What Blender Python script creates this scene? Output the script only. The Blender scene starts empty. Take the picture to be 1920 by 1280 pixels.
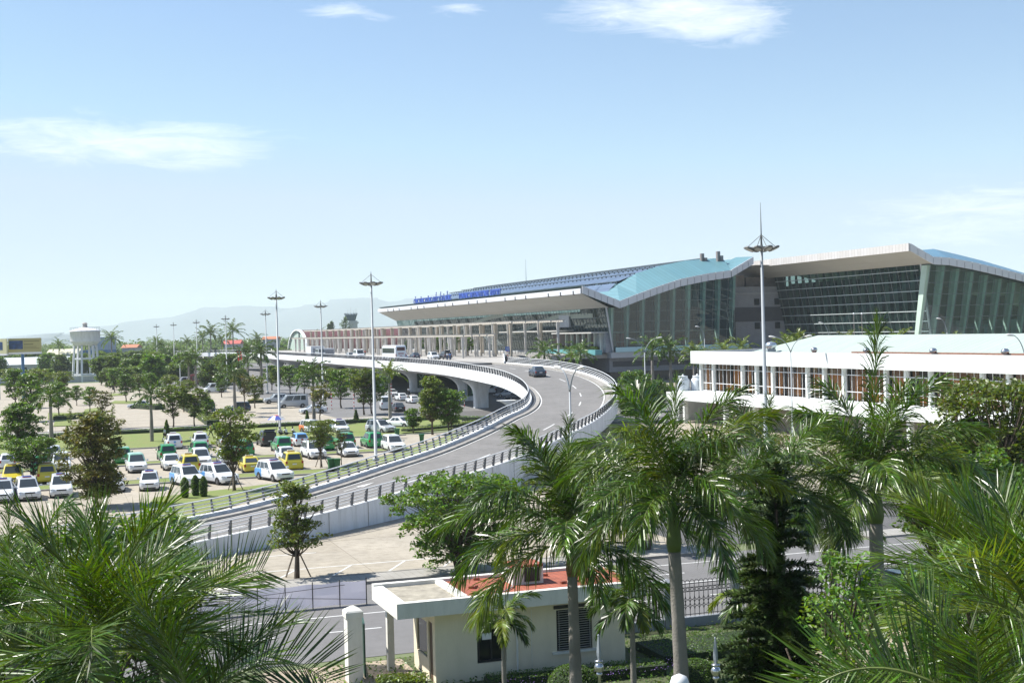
import bpy, bmesh, math, random
from mathutils import Vector, Matrix, Euler
sc = bpy.context.scene
R = math.radians
# ---------------------------------------------------------------- camera
FPX, CAMH, PITCH, ROLL = 2500.0, 12.5, math.atan(21/2500), R(-1.49)
cam_d = bpy.data.cameras.new('camera'); cam = bpy.data.objects.new('camera', cam_d)
sc.collection.objects.link(cam); sc.camera = cam
cam_d.sensor_width = 36; cam_d.lens = 36*FPX/1920; cam_d.clip_start = 0.5; cam_d.clip_end = 40000
CM = Matrix.Rotation(math.pi/2-PITCH, 4, 'X') @ Matrix.Rotation(ROLL, 4, 'Z')
cam.matrix_world = Matrix.Translation((0, 0, CAMH)) @ CM
# ---------------------------------------------------------------- sky, sun, exposure
SUN_H = Vector((-0.97, 0.24, 0)).normalized(); SUN_EL = R(52)
sund = bpy.data.lights.new('sun', 'SUN'); sund.energy = 4.9; sund.angle = R(0.5); sund.color = (1, .965, .9)
sun = bpy.data.objects.new('sun', sund); sc.collection.objects.link(sun)
sdir = Vector((SUN_H.x*math.cos(SUN_EL), SUN_H.y*math.cos(SUN_EL), math.sin(SUN_EL)))
sun.rotation_euler = sdir.to_track_quat('Z', 'Y').to_euler()
sc.view_settings.view_transform = 'Standard'; sc.view_settings.look = 'None'
try: sc.cycles.volume_bounces = 3
except Exception: pass
sc.view_settings.exposure = 0.82; sc.view_settings.gamma = 1
world = bpy.data.worlds.new('World'); sc.world = world; world.use_nodes = True
nt = world.node_tree; nt.nodes.clear()
def N(t, typ, **kw):
    n = t.nodes.new(typ)
    for k, v_ in kw.items():
        if k.startswith('i_'): n.inputs[k[2:].replace('_', ' ')].default_value = v_
        else: setattr(n, k, v_)
    return n
out = N(nt, 'ShaderNodeOutputWorld'); bg = N(nt, 'ShaderNodeBackground'); bg.inputs['Strength'].default_value = 0.090
sky = N(nt, 'ShaderNodeTexSky'); sky.sky_type = 'NISHITA'; sky.sun_disc = False
sky.sun_elevation = SUN_EL; sky.sun_rotation = math.atan2(SUN_H.x, SUN_H.y)
sky.air_density = 1.0; sky.dust_density = 0.25; sky.ozone_density = 3.2; sky.altitude = 0
tc = N(nt, 'ShaderNodeTexCoord')
mp = N(nt, 'ShaderNodeMapping'); mp.inputs['Scale'].default_value = (9, 9, 46)
no = N(nt, 'ShaderNodeTexNoise'); no.inputs['Scale'].default_value = 2.4; no.inputs['Detail'].default_value = 9; no.inputs['Roughness'].default_value = .68; no.inputs['Distortion'].default_value = .6
nt.links.new(tc.outputs['Generated'], mp.inputs['Vector']); nt.links.new(mp.outputs['Vector'], no.inputs['Vector'])
def M2(t, op, a, b, clamp=False):
    n = t.nodes.new('ShaderNodeMath'); n.operation = op; n.use_clamp = clamp
    for i, q in enumerate((a, b)):
        if q is None: continue
        if hasattr(q, 'is_linked') or hasattr(q, 'links'): t.links.new(q, n.inputs[i])
        else: n.inputs[i].default_value = q
    return n.outputs[0]
total = None
for (cx, cy, cz, wx, wz, am) in [(.125, .968, .229, .10, .019, 1.0), (.16, .966, .212, .055, .013, .75), (-.285, .949, .143, .14, .021, .72), (-.22, .965, .131, .06, .014, .35), (.35, .93, .072, .13, .03, .6),
                                 (-.12, .966, .234, .035, .008, .6), (-.03, .97, .234, .03, .007, .5), (-.09, .97, .228, .014, .004, .4)]:
    vs = N(nt, 'ShaderNodeVectorMath', operation='SUBTRACT'); vs.inputs[1].default_value = (cx, cy, cz)
    nt.links.new(tc.outputs['Generated'], vs.inputs[0])
    vm = N(nt, 'ShaderNodeVectorMath', operation='MULTIPLY'); vm.inputs[1].default_value = (1/wx, .4/wx, 1/wz)
    nt.links.new(vs.outputs[0], vm.inputs[0])
    vl = N(nt, 'ShaderNodeVectorMath', operation='LENGTH'); nt.links.new(vm.outputs[0], vl.inputs[0])
    m = M2(nt, 'MULTIPLY', M2(nt, 'SUBTRACT', 1.15, vl.outputs['Value'], True), am)
    total = m if total is None else M2(nt, 'ADD', total, m, True)
cn = M2(nt, 'SUBTRACT', M2(nt, 'ADD', no.outputs['Fac'], M2(nt, 'MULTIPLY', total, .55)), .62, True)
cn = M2(nt, 'MULTIPLY', cn, 1.5, True)
cn = M2(nt, 'MULTIPLY', M2(nt, 'MULTIPLY', cn, M2(nt, 'MULTIPLY', total, 3.0, True)), .8)
mx = N(nt, 'ShaderNodeMixRGB'); mx.inputs['Color2'].default_value = (9.5, 9.6, 9.8, 1)
dk_ = N(nt, 'ShaderNodeMixRGB', blend_type='DARKEN'); dk_.inputs['Fac'].default_value = .8; dk_.inputs['Color2'].default_value = (3.9, 4.7, 6.0, 1)   # evens out the pale band low in the sky
nt.links.new(sky.outputs[0], dk_.inputs['Color1'])
nt.links.new(cn, mx.inputs['Fac']); nt.links.new(dk_.outputs[0], mx.inputs['Color1'])
nt.links.new(mx.outputs[0], bg.inputs['Color']); nt.links.new(bg.outputs[0], out.inputs['Surface'])
# ---------------------------------------------------------------- place helpers
U = Vector((-math.sin(R(19)), math.cos(R(19)), 0)); V = Vector((U.y, -U.x, 0)); GA = R(19)   # the airport's own grid
def W(a, b, z=0.0): return U*a + V*b + Vector((0, 0, z))
CR = CM.to_3x3()
def G(px, py, z=0.0):
    d = CR @ Vector(((px-960)/FPX, -(py-640)/FPX, -1)); t = (z-CAMH)/d.z
    return Vector((d.x*t, d.y*t, z))
def GD(px, py, Y):
    d = CR @ Vector(((px-960)/FPX, -(py-640)/FPX, -1)); t = Y/d.y
    return Vector((d.x*t, Y, CAMH+d.z*t))
# ---------------------------------------------------------------- materials
MT = {}
def mat(name, col, rough=.6, metal=0, spec=.5, var=0, vs=3.0, bump=0, bs=20, trans=0, col2=None, island=0, joints=None, coat=0, stain=0):
    if name in MT: return MT[name]
    m = bpy.data.materials.new(name); m.use_nodes = True; t = m.node_tree
    b = t.nodes['Principled BSDF']; o = t.nodes['Material Output']
    b.inputs['Base Color'].default_value = (*col, 1); b.inputs['Roughness'].default_value = rough
    b.inputs['Metallic'].default_value = metal; b.inputs['Specular IOR Level'].default_value = spec
    if coat: b.inputs['Coat Weight'].default_value = coat; b.inputs['Coat Roughness'].default_value = .08
    g = N(t, 'ShaderNodeNewGeometry'); c = None
    if var or stain:
        n1 = N(t, 'ShaderNodeTexNoise'); n1.inputs['Scale'].default_value = vs; n1.inputs['Detail'].default_value = 6; n1.inputs['Roughness'].default_value = .65
        t.links.new(g.outputs['Position'], n1.inputs['Vector'])
        r = N(t, 'ShaderNodeValToRGB'); r.color_ramp.elements[0].position = .32; r.color_ramp.elements[1].position = .68
        c2 = col2 or tuple(x*(1-var) for x in col)
        r.color_ramp.elements[0].color = (*c2, 1); r.color_ramp.elements[1].color = (*col, 1)
        t.links.new(n1.outputs['Fac'], r.inputs['Fac']); c = r.outputs['Color']
    if joints:
        br = N(t, 'ShaderNodeTexBrick'); br.offset = 0; br.inputs['Scale'].default_value = 1; br.inputs['Mortar Size'].default_value = joints[2]
        br.inputs['Brick Width'].default_value = joints[0]; br.inputs['Row Height'].default_value = joints[1]; br.inputs['Mortar Smooth'].default_value = .3
        mr = N(t, 'ShaderNodeMapping'); mr.inputs['Rotation'].default_value = joints[3] if len(joints) > 3 else (0, 0, -GA)
        t.links.new(g.outputs['Position'], mr.inputs['Vector']); t.links.new(mr.outputs[0], br.inputs['Vector'])
        br.inputs['Color1'].default_value = (1, 1, 1, 1); br.inputs['Color2'].default_value = (.93, .92, .9, 1); br.inputs['Mortar'].default_value = (.55, .53, .5, 1)
        mm = N(t, 'ShaderNodeMixRGB', blend_type='MULTIPLY'); mm.inputs['Fac'].default_value = 1
        if c is None: mm.inputs['Color1'].default_value = (*col, 1)
        else: t.links.new(c, mm.inputs['Color1'])
        t.links.new(br.outputs['Color'], mm.inputs['Color2']); c = mm.outputs['Color']
    if island:
        oi = N(t, 'ShaderNodeObjectInfo')
        ad = M2(t, 'ADD', M2(t, 'MULTIPLY', g.outputs['Random Per Island'], island), M2(t, 'MULTIPLY', oi.outputs['Random'], island*.5))
        hs = N(t, 'ShaderNodeHueSaturation'); t.links.new(M2(t, 'ADD', ad, 1-island*.75), hs.inputs['Value'])
        t.links.new(M2(t, 'ADD', M2(t, 'MULTIPLY', g.outputs['Random Per Island'], .05), .475), hs.inputs['Hue'])
        if c is None: hs.inputs['Color'].default_value = (*col, 1)
        else: t.links.new(c, hs.inputs['Color'])
        c = hs.outputs['Color']
    if stain:
        n2 = N(t, 'ShaderNodeTexNoise'); n2.inputs['Scale'].default_value = .55; n2.inputs['Detail'].default_value = 8; n2.inputs['Roughness'].default_value = .7
        mg = N(t, 'ShaderNodeMapping'); mg.inputs['Scale'].default_value = (3, 3, .5)
        t.links.new(g.outputs['Position'], mg.inputs['Vector']); t.links.new(mg.outputs[0], n2.inputs['Vector'])
        rr = N(t, 'ShaderNodeValToRGB'); rr.color_ramp.elements[0].position = .3; rr.color_ramp.elements[1].position = .55
        rr.color_ramp.elements[0].color = (1-stain, 1-stain, 1-stain*1.1, 1); rr.color_ramp.elements[1].color = (1, 1, 1, 1)
        t.links.new(n2.outputs['Fac'], rr.inputs['Fac'])
        mm = N(t, 'ShaderNodeMixRGB', blend_type='MULTIPLY'); mm.inputs['Fac'].default_value = 1
        t.links.new(c, mm.inputs['Color1']); t.links.new(rr.outputs['Color'], mm.inputs['Color2']); c = mm.outputs['Color']
    if c is not None: t.links.new(c, b.inputs['Base Color'])
    if bump:
        nb = N(t, 'ShaderNodeTexNoise'); nb.inputs['Scale'].default_value = bs; nb.inputs['Detail'].default_value = 5
        t.links.new(g.outputs['Position'], nb.inputs['Vector'])
        bp = N(t, 'ShaderNodeBump'); bp.inputs['Strength'].default_value = bump; bp.inputs['Distance'].default_value = .05
        t.links.new(nb.outputs['Fac'], bp.inputs['Height']); t.links.new(bp.outputs[0], b.inputs['Normal'])
    if trans:
        tr = N(t, 'ShaderNodeBsdfTranslucent'); ms = N(t, 'ShaderNodeMixShader'); ms.inputs[0].default_value = trans
        gm = N(t, 'ShaderNodeMixRGB', blend_type='MULTIPLY'); gm.inputs['Fac'].default_value = 1; gm.inputs['Color2'].default_value = (1.7, 1.6, .35, 1) if ('leaf' in name or 'needles' in name) else (1, 1, 1, 1)
        if c is None: gm.inputs['Color1'].default_value = (*col, 1)
        else: t.links.new(c, gm.inputs['Color1'])
        t.links.new(gm.outputs[0], tr.inputs['Color'])
        t.links.new(b.outputs[0], ms.inputs[1]); t.links.new(tr.outputs[0], ms.inputs[2]); t.links.new(ms.outputs[0], o.inputs['Surface'])
    MT[name] = m; return m
def glass(name, tint, refl=.25, trn=.6, rough=.02, body=(.03, .05, .055), ior=1.45):
    """coated window glass: part mirror, part see-through, part dark tint"""
    if name in MT: return MT[name]
    m = bpy.data.materials.new(name); m.use_nodes = True; t = m.node_tree; t.nodes.clear()
    o = N(t, 'ShaderNodeOutputMaterial'); tr = N(t, 'ShaderNodeBsdfTransparent'); tr.inputs[0].default_value = (*tint, 1)
    gl = N(t, 'ShaderNodeBsdfGlossy'); gl.inputs['Roughness'].default_value = rough; gl.inputs['Color'].default_value = (.8, .9, .92, 1)
    di = N(t, 'ShaderNodeBsdfDiffuse'); di.inputs['Color'].default_value = (*body, 1)
    fr = N(t, 'ShaderNodeFresnel'); fr.inputs['IOR'].default_value = ior
    f2 = M2(t, 'ADD', fr.outputs[0], refl, True)
    a = N(t, 'ShaderNodeMixShader'); a.inputs[0].default_value = 1-trn
    t.links.new(tr.outputs[0], a.inputs[1]); t.links.new(di.outputs[0], a.inputs[2])
    b = N(t, 'ShaderNodeMixShader'); t.links.new(f2, b.inputs[0]); t.links.new(a.outputs[0], b.inputs[1]); t.links.new(gl.outputs[0], b.inputs[2])
    t.links.new(b.outputs[0], o.inputs['Surface']); MT[name] = m; return m
M_ = mat
white = M_('white_paint', (.78, .79, .80), .55, var=.06, vs=.8)
whitec = M_('white_painted_concrete', (.76, .78, .80), .7, var=.10, vs=.5, bump=.15, bs=8, stain=.24)
conc = M_('pale_concrete', (.41, .365, .295), .85, var=.2, vs=.25, bump=.2, bs=6, joints=(5.2, 4.0, .022), stain=.28)
conc2 = M_('plain_concrete', (.40, .38, .35), .85, var=.25, vs=.7, bump=.3, bs=9)
paver = M_('grey_pavers', (.36, .345, .32), .85, var=.2, vs=.6, bump=.3, bs=9, joints=(.4, .4, .012))
kerbm = M_('kerb_stone', (.36, .34, .31), .85, var=.45, vs=1.3, bump=.3, bs=12)
asph = M_('asphalt', (.115, .112, .110), .85, var=.25, vs=.22, bump=.4, bs=30, stain=.15)
asph2 = M_('worn_asphalt', (.175, .170, .168), .85, var=.18, vs=.16, bump=.4, bs=30, stain=.12)
rampm = M_('ramp_asphalt', (.205, .195, .185), .8, var=.22, vs=.35, bump=.3, bs=30, stain=.25)
paint = M_('road_paint', (.72, .72, .70), .7, var=.3, vs=3)
grass = M_('lawn_grass', (.145, .215, .04), .9, var=.5, vs=.5, bump=1, bs=14, col2=(.20, .20, .07))
farland = M_('distant_ground', (.16, .17, .09), .9, var=.4, vs=.02, col2=(.11, .15, .06))
soil = M_('dry_soil', (.30, .24, .17), .95, var=.4, vs=2, bump=.5)
gold = M_('gravel_path', (.44, .36, .27), .95, var=.45, vs=1.5, bump=.6, bs=25)
dkgrey = M_('dark_grey_metal', (.07, .075, .085), .5, var=.2, vs=4)
galv = M_('galvanised_steel', (.28, .31, .335), .5, 0, var=.12, vs=2); railm = M_('pale_rail_steel', (.66, .67, .68), .45, 0, var=.1, vs=2)
offw = M_('off_white_metal', (.66, .66, .64), .5, var=.08, vs=1)
leaf1 = M_('leaf_green', (.115, .190, .028), .42, trans=.40, island=.85, var=.5, vs=.9, col2=(.055, .115, .020))
leaf2 = M_('leaf_yellow_green', (.155, .190, .032), .42, trans=.35, island=.8, var=.5, vs=.8, col2=(.080, .130, .024))
leaf3 = M_('leaf_russet', (.150, .120, .030), .5, trans=.3, island=.8, var=.6, vs=.8, col2=(.070, .110, .022))
leaf4 = M_('leaf_far', (.125, .180, .045), .6, trans=.35, island=.8, var=.45, vs=.15, col2=(.065, .115, .03))
leaf5 = M_('leaf_bright', (.16, .27, .035), .45, trans=.35, island=.5, var=.35, vs=1.4, col2=(.10, .19, .03))
palml = M_('palm_leaf', (.098, .160, .010), .34, spec=.6, trans=.27, island=1.15, var=.65, vs=1.0, col2=(.026, .062, .006))  # very dark second tone paints deeper shade into the fronds
palmy = M_('palm_leaf_young', (.19, .23, .02), .38, spec=.5, trans=.3, island=.7, var=.35, vs=1.2, col2=(.07, .13, .025))
rachm = M_('palm_stalk', (.15, .19, .05), .5, var=.3, vs=3)
barkp = M_('palm_bark', (.27, .245, .215), .85, var=.35, vs=1.2, bump=.4, bs=18)
barkd = M_('tree_bark', (.115, .085, .06), .9, var=.35, vs=5, bump=.8, bs=20)
sheath = M_('palm_crownshaft', (.10, .15, .035), .45, var=.3, vs=2)
sheathb = M_('palm_dry_sheath', (.26, .15, .06), .7, var=.5, vs=4)
blackm = M_('black_rubber', (.02, .02, .02), .7)
# ---------------------------------------------------------------- mesh builder
def rotz(a): return Matrix.Rotation(a, 4, 'Z')
class MB:
    def __init__(s): s.v = []; s.f = []; s.m = []; s.k = 0
    def add(s, vs, fs, k=None):
        n = len(s.v); s.v += [tuple(p) for p in vs]
        for f in fs: s.f.append(tuple(n+i for i in f)); s.m.append(s.k if k is None else k)
        return s
    def box(s, x0, x1, y0, y1, z0, z1, M=None, k=None):
        vs = [Vector((x, y, z)) for z in (z0, z1) for y in (y0, y1) for x in (x0, x1)]
        if M: vs = [M @ p for p in vs]
        return s.add(vs, [(0, 2, 3, 1), (4, 5, 7, 6), (0, 1, 5, 4), (1, 3, 7, 5), (3, 2, 6, 7), (2, 0, 4, 6)], k)
    def bar(s, p, q, w, h=None, k=None, up=(0, 0, 1)):
        p, q = Vector(p), Vector(q); d = (q-p); h = h or w
        if d.length < 1e-6: return s
        d.normalize(); x = d.cross(Vector(up))
        if x.length < 1e-3: x = d.cross(Vector((1, 0, 0)))
        x.normalize(); y = x.cross(d); vs = []
        for c in (p, q):
            for a, b in ((-1, -1), (1, -1), (1, 1), (-1, 1)): vs.append(c+x*(a*w/2)+y*(b*h/2))
        return s.add(vs, [(0, 3, 2, 1), (4, 5, 6, 7), (0, 1, 5, 4), (1, 2, 6, 5), (2, 3, 7, 6), (3, 0, 4, 7)], k)
    def tube(s, pts, rs, n=8, k=None, cap=True):
        pts = [Vector(p) for p in pts]; vs = []; fs = []
        if not hasattr(rs, '__len__'): rs = [rs]*len(pts)
        x = None
        for i, p in enumerate(pts):
            d = (pts[min(i+1, len(pts)-1)]-pts[max(i-1, 0)])
            d = d.normalized() if d.length > 1e-9 else Vector((0, 0, 1))
            if x is None: x = d.orthogonal().normalized()
            x = (x-d*x.dot(d)).normalized() if (x-d*x.dot(d)).length > 1e-4 else d.orthogonal().normalized()
            y = d.cross(x)
            for j in range(n):
                a = 2*math.pi*j/n; vs.append(p+(x*math.cos(a)+y*math.sin(a))*rs[i])
        for i in range(len(pts)-1):
            for j in range(n): fs.append((i*n+j, i*n+(j+1) % n, (i+1)*n+(j+1) % n, (i+1)*n+j))
        if cap: fs.append(tuple(range(n))[::-1]); fs.append(tuple((len(pts)-1)*n+j for j in range(n)))
        return s.add(vs, fs, k)
    def lathe(s, prof, n=16, c=(0, 0, 0), k=None, cap=True):
        vs = []; fs = []
        for r, z in prof:
            for j in range(n): a = 2*math.pi*j/n; vs.append((c[0]+r*math.cos(a), c[1]+r*math.sin(a), c[2]+z))
        for i in range(len(prof)-1):
            for j in range(n): fs.append((i*n+j, i*n+(j+1) % n, (i+1)*n+(j+1) % n, (i+1)*n+j))
        if cap: fs.append(tuple(range(n))[::-1]); fs.append(tuple((len(prof)-1)*n+j for j in range(n)))
        return s.add(vs, fs, k)
    def poly(s, pts, z0, z1, k=None):
        n = len(pts); A = sum(pts[i][0]*pts[(i+1) % n][1]-pts[(i+1) % n][0]*pts[i][1] for i in range(n))
        if A < 0: pts = pts[::-1]
        vs = [(p[0], p[1], z0) for p in pts]+[(p[0], p[1], z1) for p in pts]
        return s.add(vs, [tuple(range(n))[::-1], tuple(range(n, 2*n))]+[(i, (i+1) % n, n+(i+1) % n, n+i) for i in range(n)], k)
    def sheet(s, pts, k=None):
        n = len(pts); A = sum(pts[i][0]*pts[(i+1) % n][1]-pts[(i+1) % n][0]*pts[i][1] for i in range(n))
        if A < 0: pts = pts[::-1]
        return s.add(pts, [tuple(range(n))], k)
    def quad(s, a, b, c, d, k=None): return s.add([a, b, c, d], [(0, 1, 2, 3)], k)
    def loft(s, rings, k=None, closed=True, cap=True):
        n = len(rings[0]); vs = [p for r in rings for p in r]; fs = []
        for i in range(len(rings)-1):
            for j in range(n if closed else n-1): fs.append((i*n+j, i*n+(j+1) % n, (i+1)*n+(j+1) % n, (i+1)*n+j))
        if cap and closed: fs.append(tuple(range(n))[::-1]); fs.append(tuple((len(rings)-1)*n+j for j in range(n)))
        return s.add(vs, fs, k)
    def mesh(s, name, mats):
        me = bpy.data.meshes.new(name); me.from_pydata(s.v, [], s.f)
        for m in (mats if isinstance(mats, (list, tuple)) else [mats]): me.materials.append(m)
        if any(s.m): me.polygons.foreach_set('material_index', s.m)
        me.update(); return me
    def build(s, name, mats, parent=None, smooth=False, fix=False):
        me = s.mesh(name, mats)
        if fix:
            b = bmesh.new(); b.from_mesh(me); bmesh.ops.recalc_face_normals(b, faces=b.faces); b.to_mesh(me); b.free()
        if smooth: me.polygons.foreach_set('use_smooth', [True]*len(me.polygons)); 
        return link(name, me, parent)
def link(name, me, parent=None):
    o = bpy.data.objects.new(name, me); sc.collection.objects.link(o)
    if parent: o.parent = parent
    return o
def tag(o, label=None, cat=None, group=None, kind=None):
    if label: o['label'] = label
    if cat: o['category'] = cat
    if group: o['group'] = group
    if kind: o['kind'] = kind
    return o
def thing(name, label, cat, loc=(0, 0, 0), rz=0, group=None):
    o = bpy.data.objects.new(name, None); sc.collection.objects.link(o); o.location = loc; o.rotation_euler = (0, 0, rz)
    o.empty_display_size = .3
    return tag(o, label, cat, group)
KIDS = {}
def dup(root, loc, rz=0, s=1, label=None, group=None, name=None):
    r = root.copy(); sc.collection.objects.link(r); r.location = loc; r.rotation_euler = (0, 0, rz)
    r.scale = (s, s, s) if not hasattr(s, '__len__') else s
    if label: r['label'] = label
    if group: r['group'] = group
    if root.name not in KIDS: KIDS[root.name] = [(c, list(c.children)) for c in root.children]
    for ch, gs in KIDS[root.name]:
        c = ch.copy(); sc.collection.objects.link(c); c.parent = r
        for g in gs: d = g.copy(); sc.collection.objects.link(d); d.parent = c
    return r
def struct(name, mb, m, kind='structure'): return tag(mb.build(name, m), kind=kind)
def stuff(name, mb, m, label, cat): return tag(mb.build(name, m), label, cat, kind='stuff')
def rect(a0, a1, b0, b1, z): return [W(a0, b0, z), W(a0, b1, z), W(a1, b1, z), W(a1, b0, z)]
def P(pts, z): return [tuple(G(x, y)[:2])+(z,) for x, y in pts]
def slab(mb, pts, z0, z1, k=None): return mb.poly([(p[0], p[1]) for p in pts], z0, z1, k)

# ================================================================ GROUND
struct('ground', MB().sheet([(-13000, -300, 0), (13000, -300, 0), (13000, 14000, 0), (-13000, 14000, 0)]), farland)
z = .02
struct('parking_lot', MB().sheet(rect(80, 159, -60, 62, z)), conc)
struct('far_parking_lot', MB().sheet(rect(187, 420, -75, 48, .008)), conc)
struct('forecourt_road', MB().sheet(rect(160, 640, 48, 122, .02)).sheet(rect(198, 330, 40, 48, .02)).sheet(rect(330, 640, 26, 48, .02)), asph2)
struct('access_road', MB().sheet(rect(186, 191.5, -75, 60, .024)), asph)
struct('front_road', MB().sheet(rect(50.6, 65.5, -60, 120, .016)), asph2)
struct('concrete_lot', MB().sheet(rect(67.6, 82, -60, 34, .012)), conc)
struct('terminal_square', MB().sheet(rect(66, 300, 62, 190, .012)), conc)
struct('turning_road', MB().sheet(rect(67.6, 160, 34, 66, .016)).sheet(rect(160, 200, 55, 70, .028)), asph)
struct('garden_ground', MB().sheet(rect(5, 50.0, -30, 80, .01)), M_('garden_soil', (.10, .11, .05), .95, var=.5, vs=1.2, bump=1, bs=18, col2=(.06, .085, .03)))
struct('garden_path', MB().sheet(P([(1475, 1290), (1530, 1215), (1560, 1180), (1700, 1180), (1720, 1290)], .03)).sheet(rect(44, 49.8, 7.0, 12.3, .03)), gold)
k = MB()
slab(k, rect(65.5, 67.6, -60, 34, 0), -.1, .13); slab(k, rect(65.5, 67.6, 44, 120, 0), -.1, .13)
slab(k, rect(191.6, 195, -75, 22, 0), -.1, .12); slab(k, rect(191.6, 195, 28, 46, 0), -.1, .12)
struct('pavement', k, paver)
k = MB(); slab(k, rect(65.35, 65.495, -60, 34, 0), -.1, .16); slab(k, rect(67.605, 67.8, -60, 34, 0), -.1, .15)
for a0, a1 in ((191.4, 191.59), (195.01, 195.2)):
    for i in range(48):
        if 22 < -75+i*2 < 28: continue
        slab(k, rect(a0, a1, -75+i*2, -74+i*2, 0), -.1, .17, i % 2 and 1 or 0); slab(k, rect(a0, a1, -74+i*2, -73+i*2, 0), -.1, .169, 1)
struct('kerb', k, [kerbm, M_('black_kerb_paint', (.06, .06, .06), .8)])
# lawns
g = MB()
slab(g, rect(119, 122.3, -45, 24, 0), -.1, .14); slab(g, rect(137.6, 140.2, -45, 36, 0), -.1, .14)
slab(g, rect(158.5, 186, -75, 40.5, 0), -.1, .14)
slab(g, [W(161, 40.6), W(164, 48), W(176, 53), W(186, 56), W(186, 40.6)], -.1, .14)
slab(g, [p.to_2d() for p in (G(290, 935), G(420, 920), G(520, 908), G(640, 876), G(760, 846), G(850, 815), G(880, 806), G(830, 838), G(640, 893), G(470, 938), G(320, 985), G(240, 990))], -.1, .14)
for i, q in enumerate([[(385, 770), (330, 748), (345, 748), (405, 797), (392, 797)], [(215, 752), (262, 752), (258, 757), (205, 757)], [(160, 768), (195, 763), (190, 770), (155, 776)], [(100, 800), (150, 798), (128, 785), (105, 784)],
                       [(205, 739), (240, 737), (238, 741), (200, 743)], [(90, 775), (190, 775), (190, 785), (90, 787)], [(325, 803), (345, 801), (345, 805), (322, 806)]]):
    slab(g, [G(x, y).to_2d() for x, y in q], -.1, .12)
struct('lawn', g, grass)
k = MB()
for (a, b0, b1) in ((118.8, -45, 24), (137.4, -45, 36), (158.3, -75, 40.5)): slab(k, rect(a, a+.195, b0, b1, 0), -.1, .17)
for (a, b0, b1) in ((122.305, -45, 24), (140.205, -45, 36)): slab(k, rect(a, a+.2, b0, b1, 0), -.1, .17)
struct('lawn_kerb', k, conc2)
# painted markings
k = MB()
for a, b0, b1 in ((58.5, -40, 110), (63.3, 20, 110)): k.sheet(rect(a, a+.13, b0, b1, .022))
for i in range(30): k.sheet(rect(55.4, 55.53, -30+i*4.5, -27.6+i*4.5, .022))
for i in range(24): k.sheet(rect(60.9, 61.03, 14+i*4.5, 16.4+i*4.5, .022))
k.sheet(rect(71.2, 71.33, -20, 22, .018)); k.sheet(rect(76.2, 76.33, -20, 14, .018))
for i in range(9): k.sheet([W(67.9, 4+i*3-3, .018), W(67.9, 4.13+i*3-3, .018), W(71.15, 6+i*3-3, .018), W(71.15, 5.87+i*3-3, .018)])
for i in range(26): k.sheet(rect(196.5, 201.5, -70+i*3.0, -69.87+i*3.0, .016))
for i in range(22): k.sheet(rect(212+i*6, 212.15+i*6, -30, -14, .016))
for i in range(9): k.sheet(rect(206, 211, 22+i*2.9, 22.13+i*2.9, .016))
struct('road_markings', k, paint)
# ================================================================ ELEVATED RAMP
def spline(pts, step):
    pts = [Vector(p) for p in pts]; q = [pts[0]*2-pts[1]]+pts+[pts[-1]*2-pts[-2]]; o = []
    for i in range(1, len(q)-2):
        n = max(1, int(round((q[i+1]-q[i]).length/.5)))
        for j in range(n):
            t = j/n; a, b, c, d = q[i-1], q[i], q[i+1], q[i+2]
            o.append(.5*((2*b)+(c-a)*t+(2*a-5*b+4*c-d)*t*t+(3*b-a-3*c+d)*t**3))
    o.append(pts[-1]); r = [o[0]]; acc = 0
    for a, b in zip(o, o[1:]):
        L = (b-a).length
        while acc+L >= step:
            t = (step-acc)/L; a = a.lerp(b, t); r.append(a.copy()); L = (b-a).length; acc = 0
        acc += L
    for _ in range(3): r = [r[0]]+[(r[i-1]+r[i]*2+r[i+1])/4 for i in range(1, len(r)-1)]+[r[-1]]
    return r
OUTP = [(-34.5, 55.5, .35), (-26, 65.5, .65), (-16.9, 76.7, 1.11), (-12.1, 83.2, 1.42), (-6.5, 92.6, 1.87), (-3.2, 98.2, 2.11), (-.3, 104.4, 2.42), (2.2, 111.2, 2.76), (4, 116.7, 2.99), (6.1, 123.4, 3.3), (8.1, 130.8, 3.63),
        (10.4, 142.2, 4.19), (11.6, 151.8, 4.65), (12.2, 161, 5.05), (12.1, 170.3, 5.5), (11.3, 180, 5.94), (9.6, 190.8, 6.38), (6.5, 204.7, 6.76), (2.6, 220.3, 6.88), (-1.1, 236, 6.9)]
INP = [(-42.5, 59.5, .35), (-33.5, 69.5, .6), (-21.2, 84.9, 1.09), (-17, 90.4, 1.42), (-13.3, 97.6, 1.83), (-10.6, 104.2, 2.17), (-7.6, 111.4, 2.54), (-5.5, 117.8, 2.85), (-3.1, 126, 3.3), (-.9, 134.6, 3.87), (.5, 140, 4.1), (1.5, 146.5, 4.38),
       (1.9, 154.9, 4.77), (1.5, 165.1, 5.26), (.4, 175, 5.7), (-1.6, 185.2, 6.17), (-4.8, 197.1, 6.53), (-11.8, 224, 6.89), (-21.3, 258, 6.9), (-31.6, 291, 6.9), (-52.3, 353, 6.9), (-76, 424, 6.9), (-97, 486, 6.9), (-113, 515, 6.9), (-135, 534, 6.9)]
O_ = spline(OUTP, .5); I_ = spline(INP, .5)
def side(pl, i):   # unit vector pointing right of travel
    d = pl[min(i+1, len(pl)-1)]-pl[max(i-1, 0)]; d.z = 0; d.normalize(); return Vector((d.y, -d.x, 0))
def sweep(mb, pl, prof, sgn, k=None, i0=0, i1=None, st=2):
    idx = list(range(i0, (i1 or len(pl)), st)); rings = []
    for i in idx:
        n = side(pl, i)*sgn; rings.append([pl[i]+n*x+Vector((0, 0, z_)) for x, z_ in prof(pl[i], i)])
    mb.loft(rings, k)
ov = thing('overpass', 'white curving elevated road on flared concrete pillars climbing to the terminal forecourt', 'overpass', (0, 100, 0))
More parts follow.
